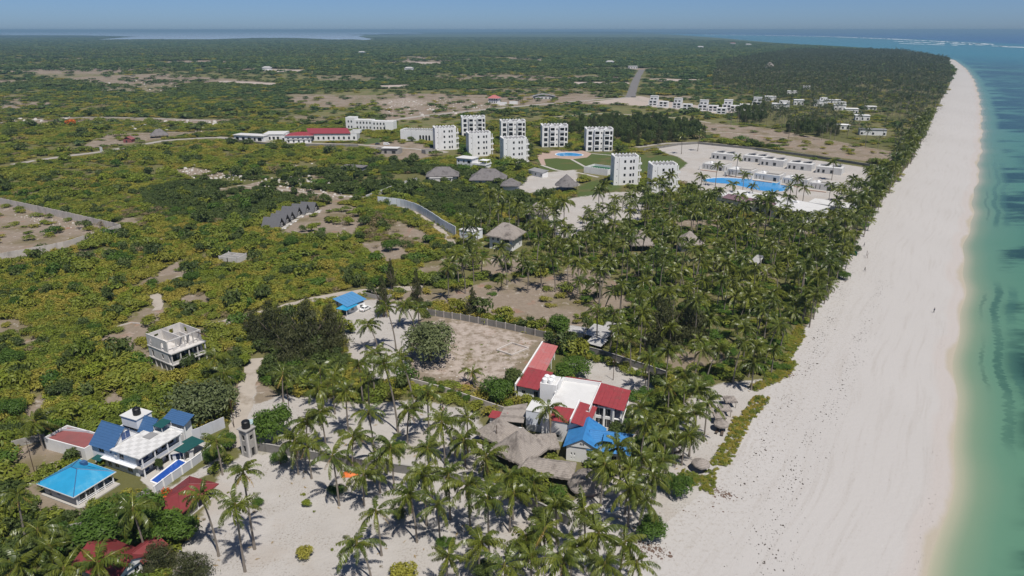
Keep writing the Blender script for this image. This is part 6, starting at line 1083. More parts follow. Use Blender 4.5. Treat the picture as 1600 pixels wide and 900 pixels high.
AREAS = [('round the long beach pool', lambda x, y: x > 1000 and y < 320), ('beside the cyan pavilion', lambda x, y: x < 260 and y > 640), ('near the concrete water tower and red shelter', lambda x, y: x < 450 and y > 640), ('in the yard above the grey wall', lambda x, y: x < 640 and 540 < y <= 672),
         ('on the sand below the grey wall', lambda x, y: x < 630 and y > 672), ('on the sand in front of the low thatched roofs', lambda x, y: 630 <= x < 800 and y > 672), ('round the beehive hut', lambda x, y: 800 <= x < 930 and y > 740), ('on the beach side of the blue gabled house', lambda x, y: 930 <= x < 1300 and y > 640),
         ('inland of the white villa among low walls', lambda x, y: 630 <= x < 930 and y > 540), ('round the bare building plot', lambda x, y: x < 760 and y <= 540), ('behind the villa yard hedge', lambda x, y: True)]
ORD = ['first', 'second', 'third', 'fourth', 'fifth', 'sixth', 'seventh', 'eighth', 'ninth', 'tenth', 'eleventh', 'twelfth', 'thirteenth', 'fourteenth', 'fifteenth', 'sixteenth', 'seventeenth', 'eighteenth', 'nineteenth', 'twentieth', 'twenty-first', 'twenty-second', 'twenty-third', 'twenty-fourth']
buckets = {}
for o, x, y in hand:
    for i, (ph, f) in enumerate(AREAS):
        if f(x, y): buckets.setdefault(i, []).append((x, o)); break
for i, l in buckets.items():
    for k, (x, o) in enumerate(sorted(l, key=lambda q: q[0])): tag(o, 'coconut palm %s, %s from the left' % (AREAS[i][0], ORD[k]), 'palm tree', 'coconut palms')
# ---- the grove: nearest ones single palms, the rest one mass
def poisson(polys, sp, seed, tries=1.0, ok=None):
    g = np.random.default_rng(seed); w = np.concatenate(polys); lo, hi = w.min(0), w.max(0); n = int((hi[0] - lo[0]) * (hi[1] - lo[1]) / (sp * sp) * 2.2); x = g.uniform(lo[0], hi[0], n); y = g.uniform(lo[1], hi[1], n); ins = np.zeros(n, bool)
    for p in polys: ins |= sdist(x, y, p) < 0
    x, y = x[ins], y[ins]; cell = {}; out = []
    for a, b in zip(x, y):
        ci, cj = int(a // sp), int(b // sp); bad = False
        for i in (-1, 0, 1):
            for j in (-1, 0, 1):
                for q in cell.get((ci + i, cj + j), ()):
                    if (q[0] - a) ** 2 + (q[1] - b) ** 2 < sp * sp: bad = True
        if not bad: cell.setdefault((ci, cj), []).append((a, b)); out.append((a, b))
    return np.array(out)
gp = poisson(GROVE_W, 5.4, 5); zg = zone_weights(gp[:, 0], gp[:, 1]); okg = (zg['dirt'] < .5) | (rng.random(len(gp)) < .62); okg &= (zg['sand'] < .6) | (rng.random(len(gp)) < .5)
for w in NOVEG_W: okg &= sdist_box(gp[:, 0], gp[:, 1], w, 6) > 1.0
hb_ = np.array([tuple(o.location)[:2] for o in PALMS])
okg &= np.min(np.linalg.norm(gp[:, None] - hb_[None], axis=2), axis=1) > 3.5
gp = gp[okg]; gp = gp[np.argsort(np.hypot(gp[:, 0], gp[:, 1]))]; NG = max(0, 300 - len(PALMS)); print('grove', len(gp), 'hand', len(PALMS))
for i, (x, y) in enumerate(gp[:NG]):
    h = rnd.choice([rnd.uniform(5, 9), rnd.uniform(8.5, 13), rnd.uniform(10, 16)]); o = palm(Vector((x, y, 0)), Vector((x + rnd.gauss(0, 1.3), y + rnd.gauss(0, 1.1), h)), rnd.uniform(.8, 1.2), False, 900 + i)
    ax, ay = proj(x, y); edge = float(veg_x(np.array([y]))[0]) - x
    ph = 'at the seaward rim of the dense grove, over the beach' if edge < 9 else 'in the dense grove above the tin shelter' if ax < 960 and ay > 470 else 'on the inland side of the dense grove' if ax < 980 else 'deep in the dense grove behind the villa yard' if ay > 500 else 'in the middle of the dense grove below the hotel'
    tag(o, 'slender coconut palm ' + ph, 'palm tree', 'coconut palms ' + ph)
def far_palm_proto(seed, lod):
    g = random.Random(seed); h = 11.0; me = crown_mesh(seed, lod); V_ = np.array([v.co[:] for v in me.vertices]) + np.array([0, 0, h]); F_ = [tuple(p.vertices) for p in me.polygons]; T_ = np.zeros(len(me.vertices), np.float32); me.attributes['tint'].data.foreach_get('value', T_)
    b = MB().tube([(0, 0, 0), (g.uniform(-.5, .5), g.uniform(-.5, .5), h * .5), (0, 0, h)], [.22, .16, .12], 4 if lod == 2 else 6); n = len(V_)
    m2 = faces_mesh('palm', np.concatenate([V_, np.array(b.v)]), F_ + [tuple(q + n for q in f) for f in b.f], np.concatenate([T_, np.zeros(len(b.v))]), ['palm_leaf' if lod == 1 else 'palm_leaf_far', 'palm_bark']); mi = np.zeros(len(m2.polygons), np.int32); mi[len(F_):] = 1; m2.polygons.foreach_set('material_index', mi); return m2
for i in range(6): proto('palm_kit', 'p%d' % i, far_palm_proto(500 + i, 1))
for i in range(4): proto('palm_kit', 'q%d' % i, far_palm_proto(600 + i, 2))
rest = gp[NG:]; n = len(rest)
def palm_mass(name, pts, lo, hi, label):
    n = len(pts); k = rng.uniform(.75, 1.25, n); o = gn_scatter(name, 'palm_kit', np.concatenate([pts, np.zeros((n, 1))], 1), np.stack([k, k, k * rng.uniform(.65, 1.3, n)], 1), rng.uniform(0, 6.28, n), rng.integers(lo, hi, n)); tag(o, label, 'palm grove')
if n: palm_mass('palm_grove', rest, 0, 6, 'coconut palms packed together behind the hotel and pool')
FG = [W2(p) for p in FARGROVES]; fp = poisson(FG, 8.5, 8); fz_ = zone_weights(fp[:, 0], fp[:, 1]); dn = fnoise(fp[:, 0], fp[:, 1], 60., 44); okf = (fz_['pale'] < .5) & ((fz_['dirt'] < .4) | (rng.random(len(fp)) < .15)) & (dn > np.where(fp[:, 1] < 900, .40, .25)) & (fp[:, 0] < veg_x(fp[:, 1]) - 2)
for w in NOVEG_W: okf &= sdist_box(fp[:, 0], fp[:, 1], w, 6) > 1.0
palm_mass('far_palm_grove', fp[okf], 6, 10, 'endless coconut palms along the far coast')
fr = W2([(-50, 93), (150, 92), (330, 92), (520, 91), (530, 80), (300, 81), (0, 80)]); pr = poisson([fr], 26.0, 4); palm_mass('palm_belt', pr, 6, 10, 'belt of far palms standing above the woodland')
# strip of palms along the beach edge
edge_pts = []
for yy_ in np.arange(205, 780, 3.4): edge_pts.append((float(veg_x(np.array([yy_]))[0]) - abs(rnd.gauss(3, 4)) - 1, yy_))
palm_mass('palm_fringe', np.array(edge_pts), 0, 6, 'fringe of palms leaning over the beach edge')
print('far palms', okf.sum(), 'rest', n)
# ================================================================ single trees and shrubs
TREE = {}
def tree_kit(key, mat, n, size, cnt=2, lob=14, seed=0, **kw):
    TREE[key] = [leaf_mesh('crown', lumps(random.Random(seed + k), lob, 1.0, 1.0, .45, (.26, .44)), n, size, mat, seed=seed + k, **kw) for k in range(cnt)]
tree_kit('silver', 'leaf_silver', 4200, .036, seed=200, lob=26); tree_kit('green', 'leaf_lush', 3200, .042, seed=210, lob=20); tree_kit('bright', 'leaf_bright', 1100, .065, seed=220); tree_kit('dark', 'leaf_dark', 2200, .05, seed=230, lob=18); tree_kit('olive', 'leaf_olive', 1100, .065, seed=240)
def conifer(key, seed, n=2600, mat='leaf_needle', slim=.42):
    g = random.Random(seed); bl = []
    for i in range(26): z_ = .12 + .84 * i / 26; r_ = slim * (1.05 - z_) ** .75; a = g.uniform(0, 6.28); q = r_ * g.uniform(.2, .75); bl.append((q * math.cos(a), q * math.sin(a), z_, r_ * .6, r_ * .6, .10))
    TREE[key] = [leaf_mesh('crown', bl, n, .016, mat, seed=seed, aspect=3.2, droop=.45, shell=.35, jitter=1.0)]
conifer('needle', 260); conifer('needle_broad', 270, 4200, slim=.85)
def tree(name, px, py, r, h, kit, label, cat='tree', trunk=True, lift=0.0, group=None):
    p = P(px, py); o = empty(name, p); tag(o, label, cat, group); ms = TREE[kit]; c = add('crown', ms[rnd.randrange(len(ms))], o, (0, 0, lift), (0, 0, rnd.uniform(0, 6.28))); c.scale = (r, r * rnd.uniform(.9, 1.1), (h - lift))
    if trunk:
        mb = MB().tube([(0, 0, -.1), (.1 * r * .2, 0, h * .3), (0, 0, h * .62)], [r * .06 + .1, r * .045 + .06, .06], 7)
        for k in range(5): a = k * 1.256 + .3; mb.tube([(0, 0, h * .25), (.3 * r * math.cos(a), .3 * r * math.sin(a), h * .45), (.55 * r * math.cos(a), .55 * r * math.sin(a), h * .68)], [r * .03 + .05, r * .02 + .03, .02], 5)
        mb.build('trunk', 'bark', o)
    return o
tree('big_tree', 672, 563, 8.8, 12.0, 'silver', 'broad grey-green tree in the middle of the bare building plot', lift=.3); tree('big_tree', 322, 655, 8.8, 10.5, 'silver', 'broad grey-green tree behind the navy-roofed house and pool'); tree('leafy_tree', 430, 690, 5.0, 9.0, 'green', 'dense dark green tree beside the shed with pale aqua roof')
for i, (px, py, r, h, lb) in enumerate(((430, 540, 8.5, 15, 'leftmost of the dark feathery trees beside the sandy track'), (485, 555, 10.5, 18, 'tallest dark feathery tree in the clump beside the sandy track'), (520, 545, 8, 15, 'rightmost dark feathery tree of the clump beside the sandy track'), (455, 565, 7.5, 12, 'dark feathery tree in front of the tall feathery clump'), (400, 530, 6.5, 10, 'small feathery tree at the left edge of the clump'))): tree('feathery_tree', px, py, r, h, 'needle_broad', lb)
for px, py, r, h, lb in ((600, 495, 6, 15, 'dark cone-shaped tree beside the parked white car'), (652, 480, 6, 14, 'dark feathery tree at the corner of the bare building plot'), (738, 492, 6, 10, 'small dark cone-shaped tree under the tall palms'), (1035, 545, 10, 17, 'dark feathery tree at the lower edge of the dense grove'), (1075, 535, 9, 16, 'second dark feathery tree in the dense grove, nearer the beach'), (612, 452, 5, 12, 'dark feathery tree behind the low house with blue roofs')): tree('feathery_tree', px, py, r, h, 'needle' if r < 7 else 'needle_broad', lb)
tree('flame_tree', 165, 848, 6.0, 6.5, 'green', 'spreading green flame tree below the cyan pavilion', lift=1); tree('flame_tree', 215, 825, 6.5, 7.5, 'green', 'spreading green flame tree left of the red shelter', lift=1); tree('flame_tree', 100, 862, 4.6, 5.5, 'green', 'green flame tree nearest the left corner yard', lift=.8); tree('flame_tree', 265, 850, 5, 6.5, 'green', 'green flame tree below the red shelter', lift=.8); tree('shade_tree', 893, 588, 5.6, 5.2, 'green', 'flat green shade tree leaning on the red outbuilding roof', lift=.8); tree('feathery_bush', 300, 905, 5, 6, 'needle_broad', 'light feathery tree at the bottom edge of the sand yard'); tree('feathery_bush', 250, 890, 4.5, 6, 'needle_broad', 'feathery tree right of the lower dark red roof')
tree('leafy_tree', 873, 520, 4.5, 6, 'green', 'bushy green tree beside the tin shelter and block wall'); tree('leafy_tree', 775, 625, 5, 6.0, 'green', 'dark green tree beside the red-roofed outbuilding'); tree('leafy_tree', 800, 608, 4, 5.5, 'dark', 'dark bushy tree touching the red outbuilding'); tree('leafy_tree', 960, 690, 3.5, 4.5, 'dark', 'dark tree between blue gabled house and palms')
for i, (px, py, r, h, k, lb) in enumerate(((475, 872, 1.9, 2.2, 'olive', 'lone olive bush on the white sand yard'), (632, 905, 3.0, 3.0, 'olive', 'olive bush at the bottom edge of the sand yard'), (438, 725, 2.2, 3.0, 'green', 'green bush against the inland end of grey wall'), (626, 812, 1.6, 3.0, 'dark', 'dark upright bush under the sand yard palms'), (696, 858, 1.8, 2.6, 'green', 'green bush at the foot of a sand yard palm'), (1058, 772, 3.4, 5.0, 'green', 'large green bush beside the thatched beach umbrella'), (480, 790, 1.2, 1.6, 'bright', 'small bright shrub on sand below the grey wall'), (525, 770, 1.8, 1.8, 'green', 'spreading green shrub under a leaning palm'), (402, 790, 1.4, 1.6, 'green', 'bright shrub at left edge of the sand yard'), (622, 708, 2.4, 3.2, 'green', 'green bush in the yard above the grey wall'), (1020, 838, 3.6, 4, 'green', 'green bush at the beach edge below the palms'), (330, 720, 2.4, 3, 'green', 'round green bush beside the red shelter'), (358, 700, 2.6, 3.4, 'green', 'round green bush beside the concrete water tower'), (845, 815, 2.6, 3.2, 'dark', 'dark bush under palms in front of the low thatched roof'), (755, 905, 2.6, 3, 'dark', 'dark bush under the bottom palms'), (548, 519, 2.2, 2.8, 'bright', 'bright green bush near the car park sand'), (1000, 700, 2.4, 3, 'green', 'green bush beside villa terrace palms'), (985, 655, 2.6, 3.2, 'dark', 'dark green bush at the villa yard edge'), (1010, 640, 2.4, 3, 'green', 'green bush at the seaward end of the villa yard'), (250, 735, 1.0, 3.4, 'dark', 'narrow upright shrub at the pool fence corner'), (118, 722, 1.3, 2.2, 'bright', 'bright papaya shrub between annex and cyan pavilion'), (160, 728, 1.4, 2.2, 'bright', 'small bright shrub at the corner of the navy-roofed house'), (1335, 397, 2.6, 4.2, 'dark', 'clipped dark hedge mound on the beach edge'), (1317, 436, 2.6, 3.6, 'green', 'rounded hedge mound below the beach terrace'))):
    tree('shrub', px, py, r, h, k, lb, 'shrub', trunk=r > 2)
bl = [(275, 335), (302, 333), (312, 345), (383, 352), (487, 362), (545, 352), (540, 376), (572, 352), (560, 338), (612, 392), (590, 402), (30, 480), (80, 530), (150, 515), (120, 560), (60, 600), (200, 470), (120, 455), (330, 470), (380, 440), (450, 430), (510, 425), (560, 440), (300, 440), (410, 465), (20, 570), (100, 620), (230, 600), (150, 590), (210, 640), (130, 650), (20, 650), (290, 575), (270, 605), (380, 570), (360, 600), (455, 385), (520, 400), (640, 420), (700, 330), (730, 300), (725, 345), (690, 310), (650, 320), (850, 360), (900, 400), (960, 420), (1020, 400), (1010, 430), (985, 445), (990, 460)]
x_in = lambda v, a, b: a <= v <= b
zk = ['bright', 'green', 'dark', 'olive', 'bright', 'green']
for i, (px, py) in enumerate(bl):
    k = zk[i % 6] if py > 420 else ('bright' if i % 3 else 'green'); r = rnd.uniform(2.4, 4.2); tree('scrub_tree', px, py, r, r * rnd.uniform(1.0, 1.4), k, '%s rounded bushy tree standing out of the scrub %s' % ({'bright': 'bright green', 'green': 'deep green', 'dark': 'dark', 'olive': 'olive'}[k], 'by the unfinished house' if py > 450 and x_in(px, 150, 400) else 'left of the unfinished house' if py > 450 else 'near the A-frame cabins' if px < 640 else 'under the palms'), 'tree', True, group='bushy trees in the scrub')
# dark belts of tall trees behind the apartments and the beach villas
proto('belt_kit', 'n0', TREE['needle_broad'][0]); proto('belt_kit', 'n1', TREE['dark'][0]); proto('belt_kit', 'n2', TREE['dark'][1])
bp = poisson([W2([(850, 206), (900, 196), (990, 189), (1085, 196), (1105, 212), (1060, 223), (1000, 229), (945, 222)]), W2([(1225, 208), (1250, 197), (1300, 200), (1310, 212), (1270, 216)]), W2([(1150, 178), (1190, 170), (1200, 190), (1160, 196)])], 6.5, 31)
okb = np.ones(len(bp), bool)
for w in NOVEG_W: okb &= sdist_box(bp[:, 0], bp[:, 1], w, 6) > 1.5
bp = bp[okb]; n = len(bp); rr_ = rng.uniform(3, 5.2, n); tag(gn_scatter('tree_belt', 'belt_kit', np.concatenate([bp, np.zeros((n, 1))], 1), np.stack([rr_, rr_, rng.uniform(6, 12, n)], 1), rng.uniform(0, 6, n), rng.integers(0, 3, n)), 'dark belt of tall trees behind the apartment garden and beach villas', 'tree belt')
# flowering trees
def flower(px, py, r, h, label, mat='leaf_red', n=420):
    p = P(px, py); o = empty('flowering_shrub', p); tag(o, label, 'shrub'); g = random.Random(int(px)); add('foliage', leaf_mesh('foliage', lumps(g, 8, 1, 1), n, .09, 'leaf_lush', seed=int(px)), o).scale = (r, r, h); add('blossom', leaf_mesh('blossom', lumps(g, 8, 1.02, 1.06, .5), n, .06, mat, seed=int(px) + 1), o).scale = (r, r, h)
flower(878, 537, 1.8, 2.6, 'crimson flowering bush beside the block wall'); flower(110, 198, 7, 7, 'scarlet flame tree alone in the distant scrub'); flower(262, 790, 2.2, 3.4, 'orange flowering branch beside the red shelter roof')
# clipped balls along the low wall, hedge of the villa yard
for i, (px, py) in enumerate(((690, 612), (705, 618), (716, 622), (729, 628), (676, 606))): tree('clipped_bush', px, py, 1.2, 2.0, 'green', 'clipped round bush along the low pale wall, %s from the left' % ORD[[1, 2, 3, 4, 0][i]], 'bush', False, group='clipped bushes')
hp = []
for a, b in (((868, 545), (900, 553)), ((900, 553), (950, 565)), ((950, 565), (1030, 597)), ((780, 600), (815, 606)), ((985, 625), (1030, 600)), ((965, 690), (1000, 650))):
    for k in range(11): q = P(a[0] + (b[0] - a[0]) * k / 11 + rnd.uniform(-4, 4), a[1] + (b[1] - a[1]) * k / 11 + rnd.uniform(-2, 6)); hp.append((q.x, q.y, -.05))
hp = np.array(hp); tag(gn_scatter('hedge', 'shrub_kit', hp, np.stack([rng.uniform(1.0, 2.0, len(hp)), rng.uniform(1.0, 2.0, len(hp)), rng.uniform(1.2, 2.4, len(hp))], 1), rng.uniform(0, 6, len(hp)), np.array(KI['lush'] + KI['green'])[rng.integers(0, 7, len(hp))]), 'mixed green hedge round the sandy villa yard', 'hedge')
# creeping green cover on the beach and tufts in the sand yards
CP_ = [[(1155, 655), (1180, 618), (1203, 622), (1190, 640), (1176, 655)], [(1108, 727), (1134, 690), (1146, 652), (1175, 656), (1160, 682), (1138, 729)], [(1062, 733), (1100, 745), (1088, 760), (1058, 755)], [(1093, 765), (1103, 736), (1121, 733), (1112, 772)], [(1180, 612), (1230, 590), (1245, 570), (1235, 560), (1200, 590), (1170, 605)], [(1235, 560), (1258, 525), (1250, 500), (1225, 545)]]
gp_ = np.concatenate([poisson([W2(p)], .55, 3 + i) for i, p in enumerate(CP_)]); n = len(gp_); tag(gn_scatter('beach_creeper', 'shrub_kit', np.concatenate([gp_, np.full((n, 1), -.02)], 1), np.stack([rng.uniform(.45, .8, n), rng.uniform(.45, .8, n), rng.uniform(.3, .75, n)], 1), rng.uniform(0, 6, n), np.array(KI['green'] + KI['olive'])[rng.integers(0, 8, n)]), 'low green creeper patches on the beach beside the umbrellas', 'creeper')
tp = poisson([W2([(250, 940), (285, 850), (385, 725), (640, 750), (900, 790), (1000, 880), (900, 940)]), W2([(380, 690), (390, 640), (560, 632), (740, 645), (745, 725), (450, 690)]), W2([(540, 560), (560, 490), (650, 500), (640, 590)]), W2([(640, 510), (850, 535), (760, 610), (640, 590)])], 3.6, 77); tp = tp[rng.random(len(tp)) < .33]; n = len(tp)
tag(gn_scatter('sand_tufts', 'shrub_kit', np.concatenate([tp, np.full((n, 1), -.02)], 1), np.stack([rng.uniform(.15, .6, n)] * 2 + [rng.uniform(.1, .5, n)], 1), rng.uniform(0, 6, n), np.array(KI['dry'] + KI['dry'] + KI['green'])[rng.integers(0, 8, n)]), 'small dry tufts scattered over the sand yards', 'tufts')
ug = poisson(GROVE_W, 4.2, 17); ug = ug[rng.random(len(ug)) < .0]

# fallen fronds and palm litter on the sand
proto('litter_kit', 'f0', FRM['dry'][0]); lp = []
for o, x, y in hand:
    for _ in range(rnd.randrange(1, 4)): a = rnd.uniform(0, 6.28); q = rnd.uniform(.6, 4); lp.append((o.location.x + q * math.cos(a), o.location.y + q * math.sin(a), .22))
lp = np.array(lp); n = len(lp); tag(gn_scatter('fallen_fronds', 'litter_kit', lp, np.stack([rng.uniform(.35, .75, n)] * 2 + [np.full(n, .06)], 1), rng.uniform(0, 6.28, n), np.zeros(n, int)), 'dry brown fronds lying on the sand below the palms', 'fronds')
# ================================================================ small things
surf('seaweed', (0.055, 0.042, 0.032), .3, 4, .9, .2); surf('dead_brush', (0.17, 0.12, 0.095), .3, 2, .95, .1)
def wrack(name, lines, label, mat='seaweed', z=.04):
    V_, F_ = [], []; g = np.random.default_rng(5)
    for px, cnt, spread, smin, smax in lines:
        w = W2(px); s = np.cumsum([0] + list(np.linalg.norm(np.diff(w, axis=0), axis=1))); cl = g.uniform(0, s[-1], max(4, cnt // 7))
        for _ in range(int(cnt * 1.35)):
            q = float(np.clip(cl[g.integers(len(cl))] + g.normal() * 2.2, 0, s[-1])); x = np.interp(q, s, w[:, 0]) + g.normal() * spread; y = np.interp(q, s, w[:, 1]) + g.normal() * spread; r = g.uniform(smin, smax) * (.35 + .75 * g.random() ** 3); b = len(V_); a0 = g.uniform(0, 6); asp = g.uniform(.4, 1)
            for k in range(6): a = a0 + k * 1.047; rr = r * g.uniform(.6, 1.2); V_.append((x + rr * math.cos(a) * asp, y + rr * math.sin(a), z + .005))
            V_.append((x, y, z + r * .35))
            for k in range(6): F_.append((b + k, b + (k + 1) % 6, b + 6))
    o = add(name, np_mesh(name, V_, F_, None, [M[mat]])); tag(o, label, 'seaweed', kind='stuff')
wrack('seaweed_wrack', [([(1322, 452), (1300, 500), (1272, 560), (1240, 612), (1205, 662), (1180, 720), (1140, 775)], 420, 1.2, .10, .35), ([(1378, 440), (1347, 525), (1322, 580), (1302, 630), (1274, 665), (1252, 705), (1233, 770), (1206, 832), (1196, 905)], 620, 1.3, .10, .33), ([(1340, 560), (1300, 660), (1285, 705), (1270, 760), (1240, 850), (1235, 920)], 260, 1.2, .06, .22), ([(1250, 640), (1215, 700), (1190, 770), (1170, 850), (1150, 910)], 260, 2.2, .06, .24),
      ([(1440, 240), (1448, 215), (1462, 180), (1476, 150)], 260, 2.5, .3, 1.0), ([(1395, 300), (1432, 240), (1455, 190)], 160, 2.0, .2, .6), ([(1468, 700), (1463, 760), (1440, 850), (1428, 900)], 60, .5, .05, .16), ([(1480, 400), (1476, 470), (1470, 560), (1466, 640)], 50, .5, .05, .14), ([(1330, 400), (1300, 470), (1275, 530)], 120, 1.2, .15, .4)], 'dark clumps of seaweed strewn along the tide lines')
wrack('dry_brushwood', [([(1000, 855), (1035, 862)], 160, .9, .15, .5), ([(1115, 765), (1135, 775)], 130, .8, .15, .45), ([(1210, 590), (1235, 585)], 110, .9, .15, .5), ([(1060, 800), (1130, 795)], 40, 2, .1, .3), ([(1290, 470), (1330, 420)], 90, 1.2, .2, .5)], 'brown brushwood heaps at the top of the beach', 'dead_brush')
surf('limestone', (0.52, 0.49, 0.45), .25, 1, .95, .1)
def rubble(name, areas, label):
    V_, F_ = [], []; g = np.random.default_rng(9)
    for px, sp, smin, smax, prob in areas:
        pts = poisson([W2(px)], sp, 3); pts = pts[g.random(len(pts)) < prob]
        for x, y in pts:
            r = g.uniform(smin, smax) * (.5 + g.random() ** 2); b = len(V_); h = r * g.uniform(.4, .9)
            for k in range(6): a = k * 1.047 + g.uniform(-.3, .3); q = r * g.uniform(.6, 1.2); V_.append((x + q * math.cos(a), y + q * math.sin(a), -.05))
            for k in range(6): a = k * 1.047 + g.uniform(-.3, .3); q = r * g.uniform(.3, .75); V_.append((x + q * math.cos(a), y + q * math.sin(a), h * g.uniform(.7, 1.1)))
            for k in range(6): F_.append((b + k, b + (k + 1) % 6, b + 6 + (k + 1) % 6, b + 6 + k))
            F_ += [(b + 6, b + 7, b + 8, b + 9), (b + 9, b + 10, b + 11, b + 6)]
    tag(add(name, np_mesh(name, V_, F_, None, [M['limestone']])), label, 'rubble', kind='stuff')
rubble('limestone_rubble', [([(255, 262), (300, 258), (365, 268), (400, 284), (340, 286), (290, 276)], 2.2, .4, 1.4, .6), ([(400, 284), (450, 272), (520, 280), (570, 300), (560, 312), (470, 304), (400, 292)], 2.4, .4, 1.4, .6), ([(135, 128), (240, 122), (300, 131), (250, 147), (150, 146)], 8, .6, 2.2, .3), ([(190, 190), (300, 188), (370, 192), (330, 206), (200, 204)], 4.5, .6, 2.2, .5), ([(0, 186), (110, 182), (110, 190), (0, 198)], 5, .6, 2.4, .4), ([(600, 160), (700, 155), (790, 166), (700, 184), (610, 186)], 4.5, .5, 1.8, .3), ([(20, 335), (100, 342), (175, 357), (150, 362), (60, 350)], 1.3, .15, .6, .6), ([(480, 232), (570, 240), (560, 262), (480, 256)], 3, .4, 1.4, .4), ([(540, 490), (640, 505), (640, 560), (600, 580), (550, 550)], 2.2, .08, .28, .4), ([(650, 510), (850, 535), (770, 605), (650, 585)], 1.4, .08, .35, .5)], 'pale limestone rubble scattered between the shrubs')
def person(px, py, label, shirt=(.06, .07, .10), legs=(.03, .03, .04), face=0.0, stride=.22):
    p = P(px, py, .04); o = empty('person', p, face); tag(o, label, 'person'); sk = (.10, .055, .035)
    V_ = [(0, 0, .95), (0, 0, 1.15), (0, 0, 1.4), (0, 0, 1.52), (0, .02, 1.66), (.10, stride * .5, .88), (.11, stride * .9, .5), (.11, stride, .06), (.11, stride + .16, .04), (-.10, -stride * .4, .88), (-.11, -stride * .5, .5), (-.11, -stride, .08), (-.11, -stride + .14, .03), (.2, 0, 1.40), (.27, -.06, 1.14), (.29, .06, .92), (.29, .10, .84), (-.2, 0, 1.40), (-.27, .08, 1.14), (-.29, .16, .92), (-.29, .20, .84)]
    E_ = [(0, 1), (1, 2), (2, 3), (3, 4), (0, 5), (5, 6), (6, 7), (7, 8), (0, 9), (9, 10), (10, 11), (11, 12), (2, 13), (13, 14), (14, 15), (15, 16), (2, 17), (17, 18), (18, 19), (19, 20)]; rr = [.15, .14, .15, .06, .11, .09, .065, .045, .04, .09, .065, .045, .04, .07, .05, .035, .04, .07, .05, .035, .04]
    me = bpy.data.meshes.new('body'); me.from_pydata(V_, E_, []); b = add('body', me, o); b.modifiers.new('skin', 'SKIN'); 
    if not me.skin_vertices: bpy.context.view_layer.objects.active = b
    for i, r in enumerate(rr): me.skin_vertices[0].data[i].radius = (r, r)
    me.skin_vertices[0].data[0].use_root = True; sd = b.modifiers.new('sub', 'SUBSURF'); sd.levels = 1; sd.render_levels = 1
    key = 'cloth_%d' % int(px * 10 + py); mt = MT(key, .85, .2); zz = mt.n('ShaderNodeSeparateXYZ'); mt.t.links.new(mt.obj(), zz.inputs[0]); mt.color(mt.mix(mt.sstep(zz.outputs[2], .93, .95), legs, mt.mix(mt.sstep(zz.outputs[2], 1.46, 1.48), shirt, sk))); me.materials.append(mt.m)
    hair = MB().lathe([(.115, 1.70), (.12, 1.74), (.09, 1.80), (.03, 1.83)], 10, 0, .02).build('hair', 'black_plastic', o)
person(1459, 488.5, 'person in dark clothes walking alone on the open beach', face=.4); person(1350, 385, 'person in dark clothes near the clipped hedge mound on the beach', face=1.2); person(1351, 424, 'person on the beach below the hedge mounds', face=2, shirt=(.3, .28, .25)); person(689, 639, 'person in dark clothes standing in the sandy yard by the low wall', face=.9); person(692, 641.5, 'person in red shorts beside the dark-clothed one in the sandy yard', legs=(.4, .03, .03), shirt=(.05, .05, .05), face=2.2)
# thatched beach umbrellas and sun loungers
def umbrella(px, py, r, label, square=False, seed=1, h=2.9):
    p = P(px, py); o = empty('beach_umbrella', p); tag(o, label, 'umbrella', 'thatched beach umbrellas')
    if square: thatch(o, -r, -r, r, r, 2.1, h, 'thatch', seed=seed, n=12); 
    else: thatch_cone(o, 0, 0, r, 1.9, h, 'thatch', 18, 6, seed)
    MB().tube([(0, 0, 0), (0, 0, h - .2)], .09, 7).build('pole', 'timber', o)
    if square:
        for x in (-1, 1):
            for y in (-1, 1): MB().tube([(x * r * .85, y * r * .85, 0), (x * r * .85, y * r * .85, 2.15)], .06, 5).build('post', 'timber', o)
umbrella(1094, 735, 1.9, 'round thatched umbrella alone beside the big green bush', seed=51); umbrella(1126, 672, 1.7, 'round thatched umbrella, nearest of the row of four', seed=52); umbrella(1123, 660, 1.35, 'square thatched umbrella, second of the row of four', True, 53, 2.4); umbrella(1131, 648, 1.45, 'square thatched umbrella, third of the row of four', True, 54, 2.5); umbrella(1139, 634, 1.5, 'square thatched umbrella, farthest of the row of four', True, 55, 2.5); umbrella(1297, 418, 3.0, 'peaked thatched shelter on the beach terrace', seed=56, h=3.6)
surf('lounger_wood', (.10, .075, .06), .2, 3, .8, .2)
lounger = None; spots = [(1058, 708, .3), (1061, 697, .3), (1063, 688, .3), (1066, 680, .3), (1062, 716, .3), (1128, 679, 1.2), (1120, 676, 1.0)]
for i, (px, py, a) in enumerate(spots):
    if lounger is None:
        lounger = o = empty('sun_lounger', P(px, py), a); MB().box(-.9, -.32, .28, .45, .32, .36).build('bed', 'lounger_wood', o); MB().slab((.45, -.32, .36), (1.0, -.32, .75), (1.0, .32, .75), (.45, .32, .36), .06).build('backrest', 'lounger_wood', o)
        for x in (-.8, .4):
            for y in (-.28, .22): boxp('leg', 'lounger_wood', o, x, y, 0, x + .07, y + .07, .279)
    else: o = copy_tree(lounger); o.location = P(px, py); o.rotation_euler.z = a
    tag(o, ('dark sun lounger behind the lone palm, %s of five from the far end' % ['fourth', 'third', 'second', 'first', 'fifth'][i]) if i < 5 else 'dark sun lounger by the nearest umbrella of the row, %s' % ['seaward one', 'landward one'][i - 5], 'sun lounger', 'sun loungers')
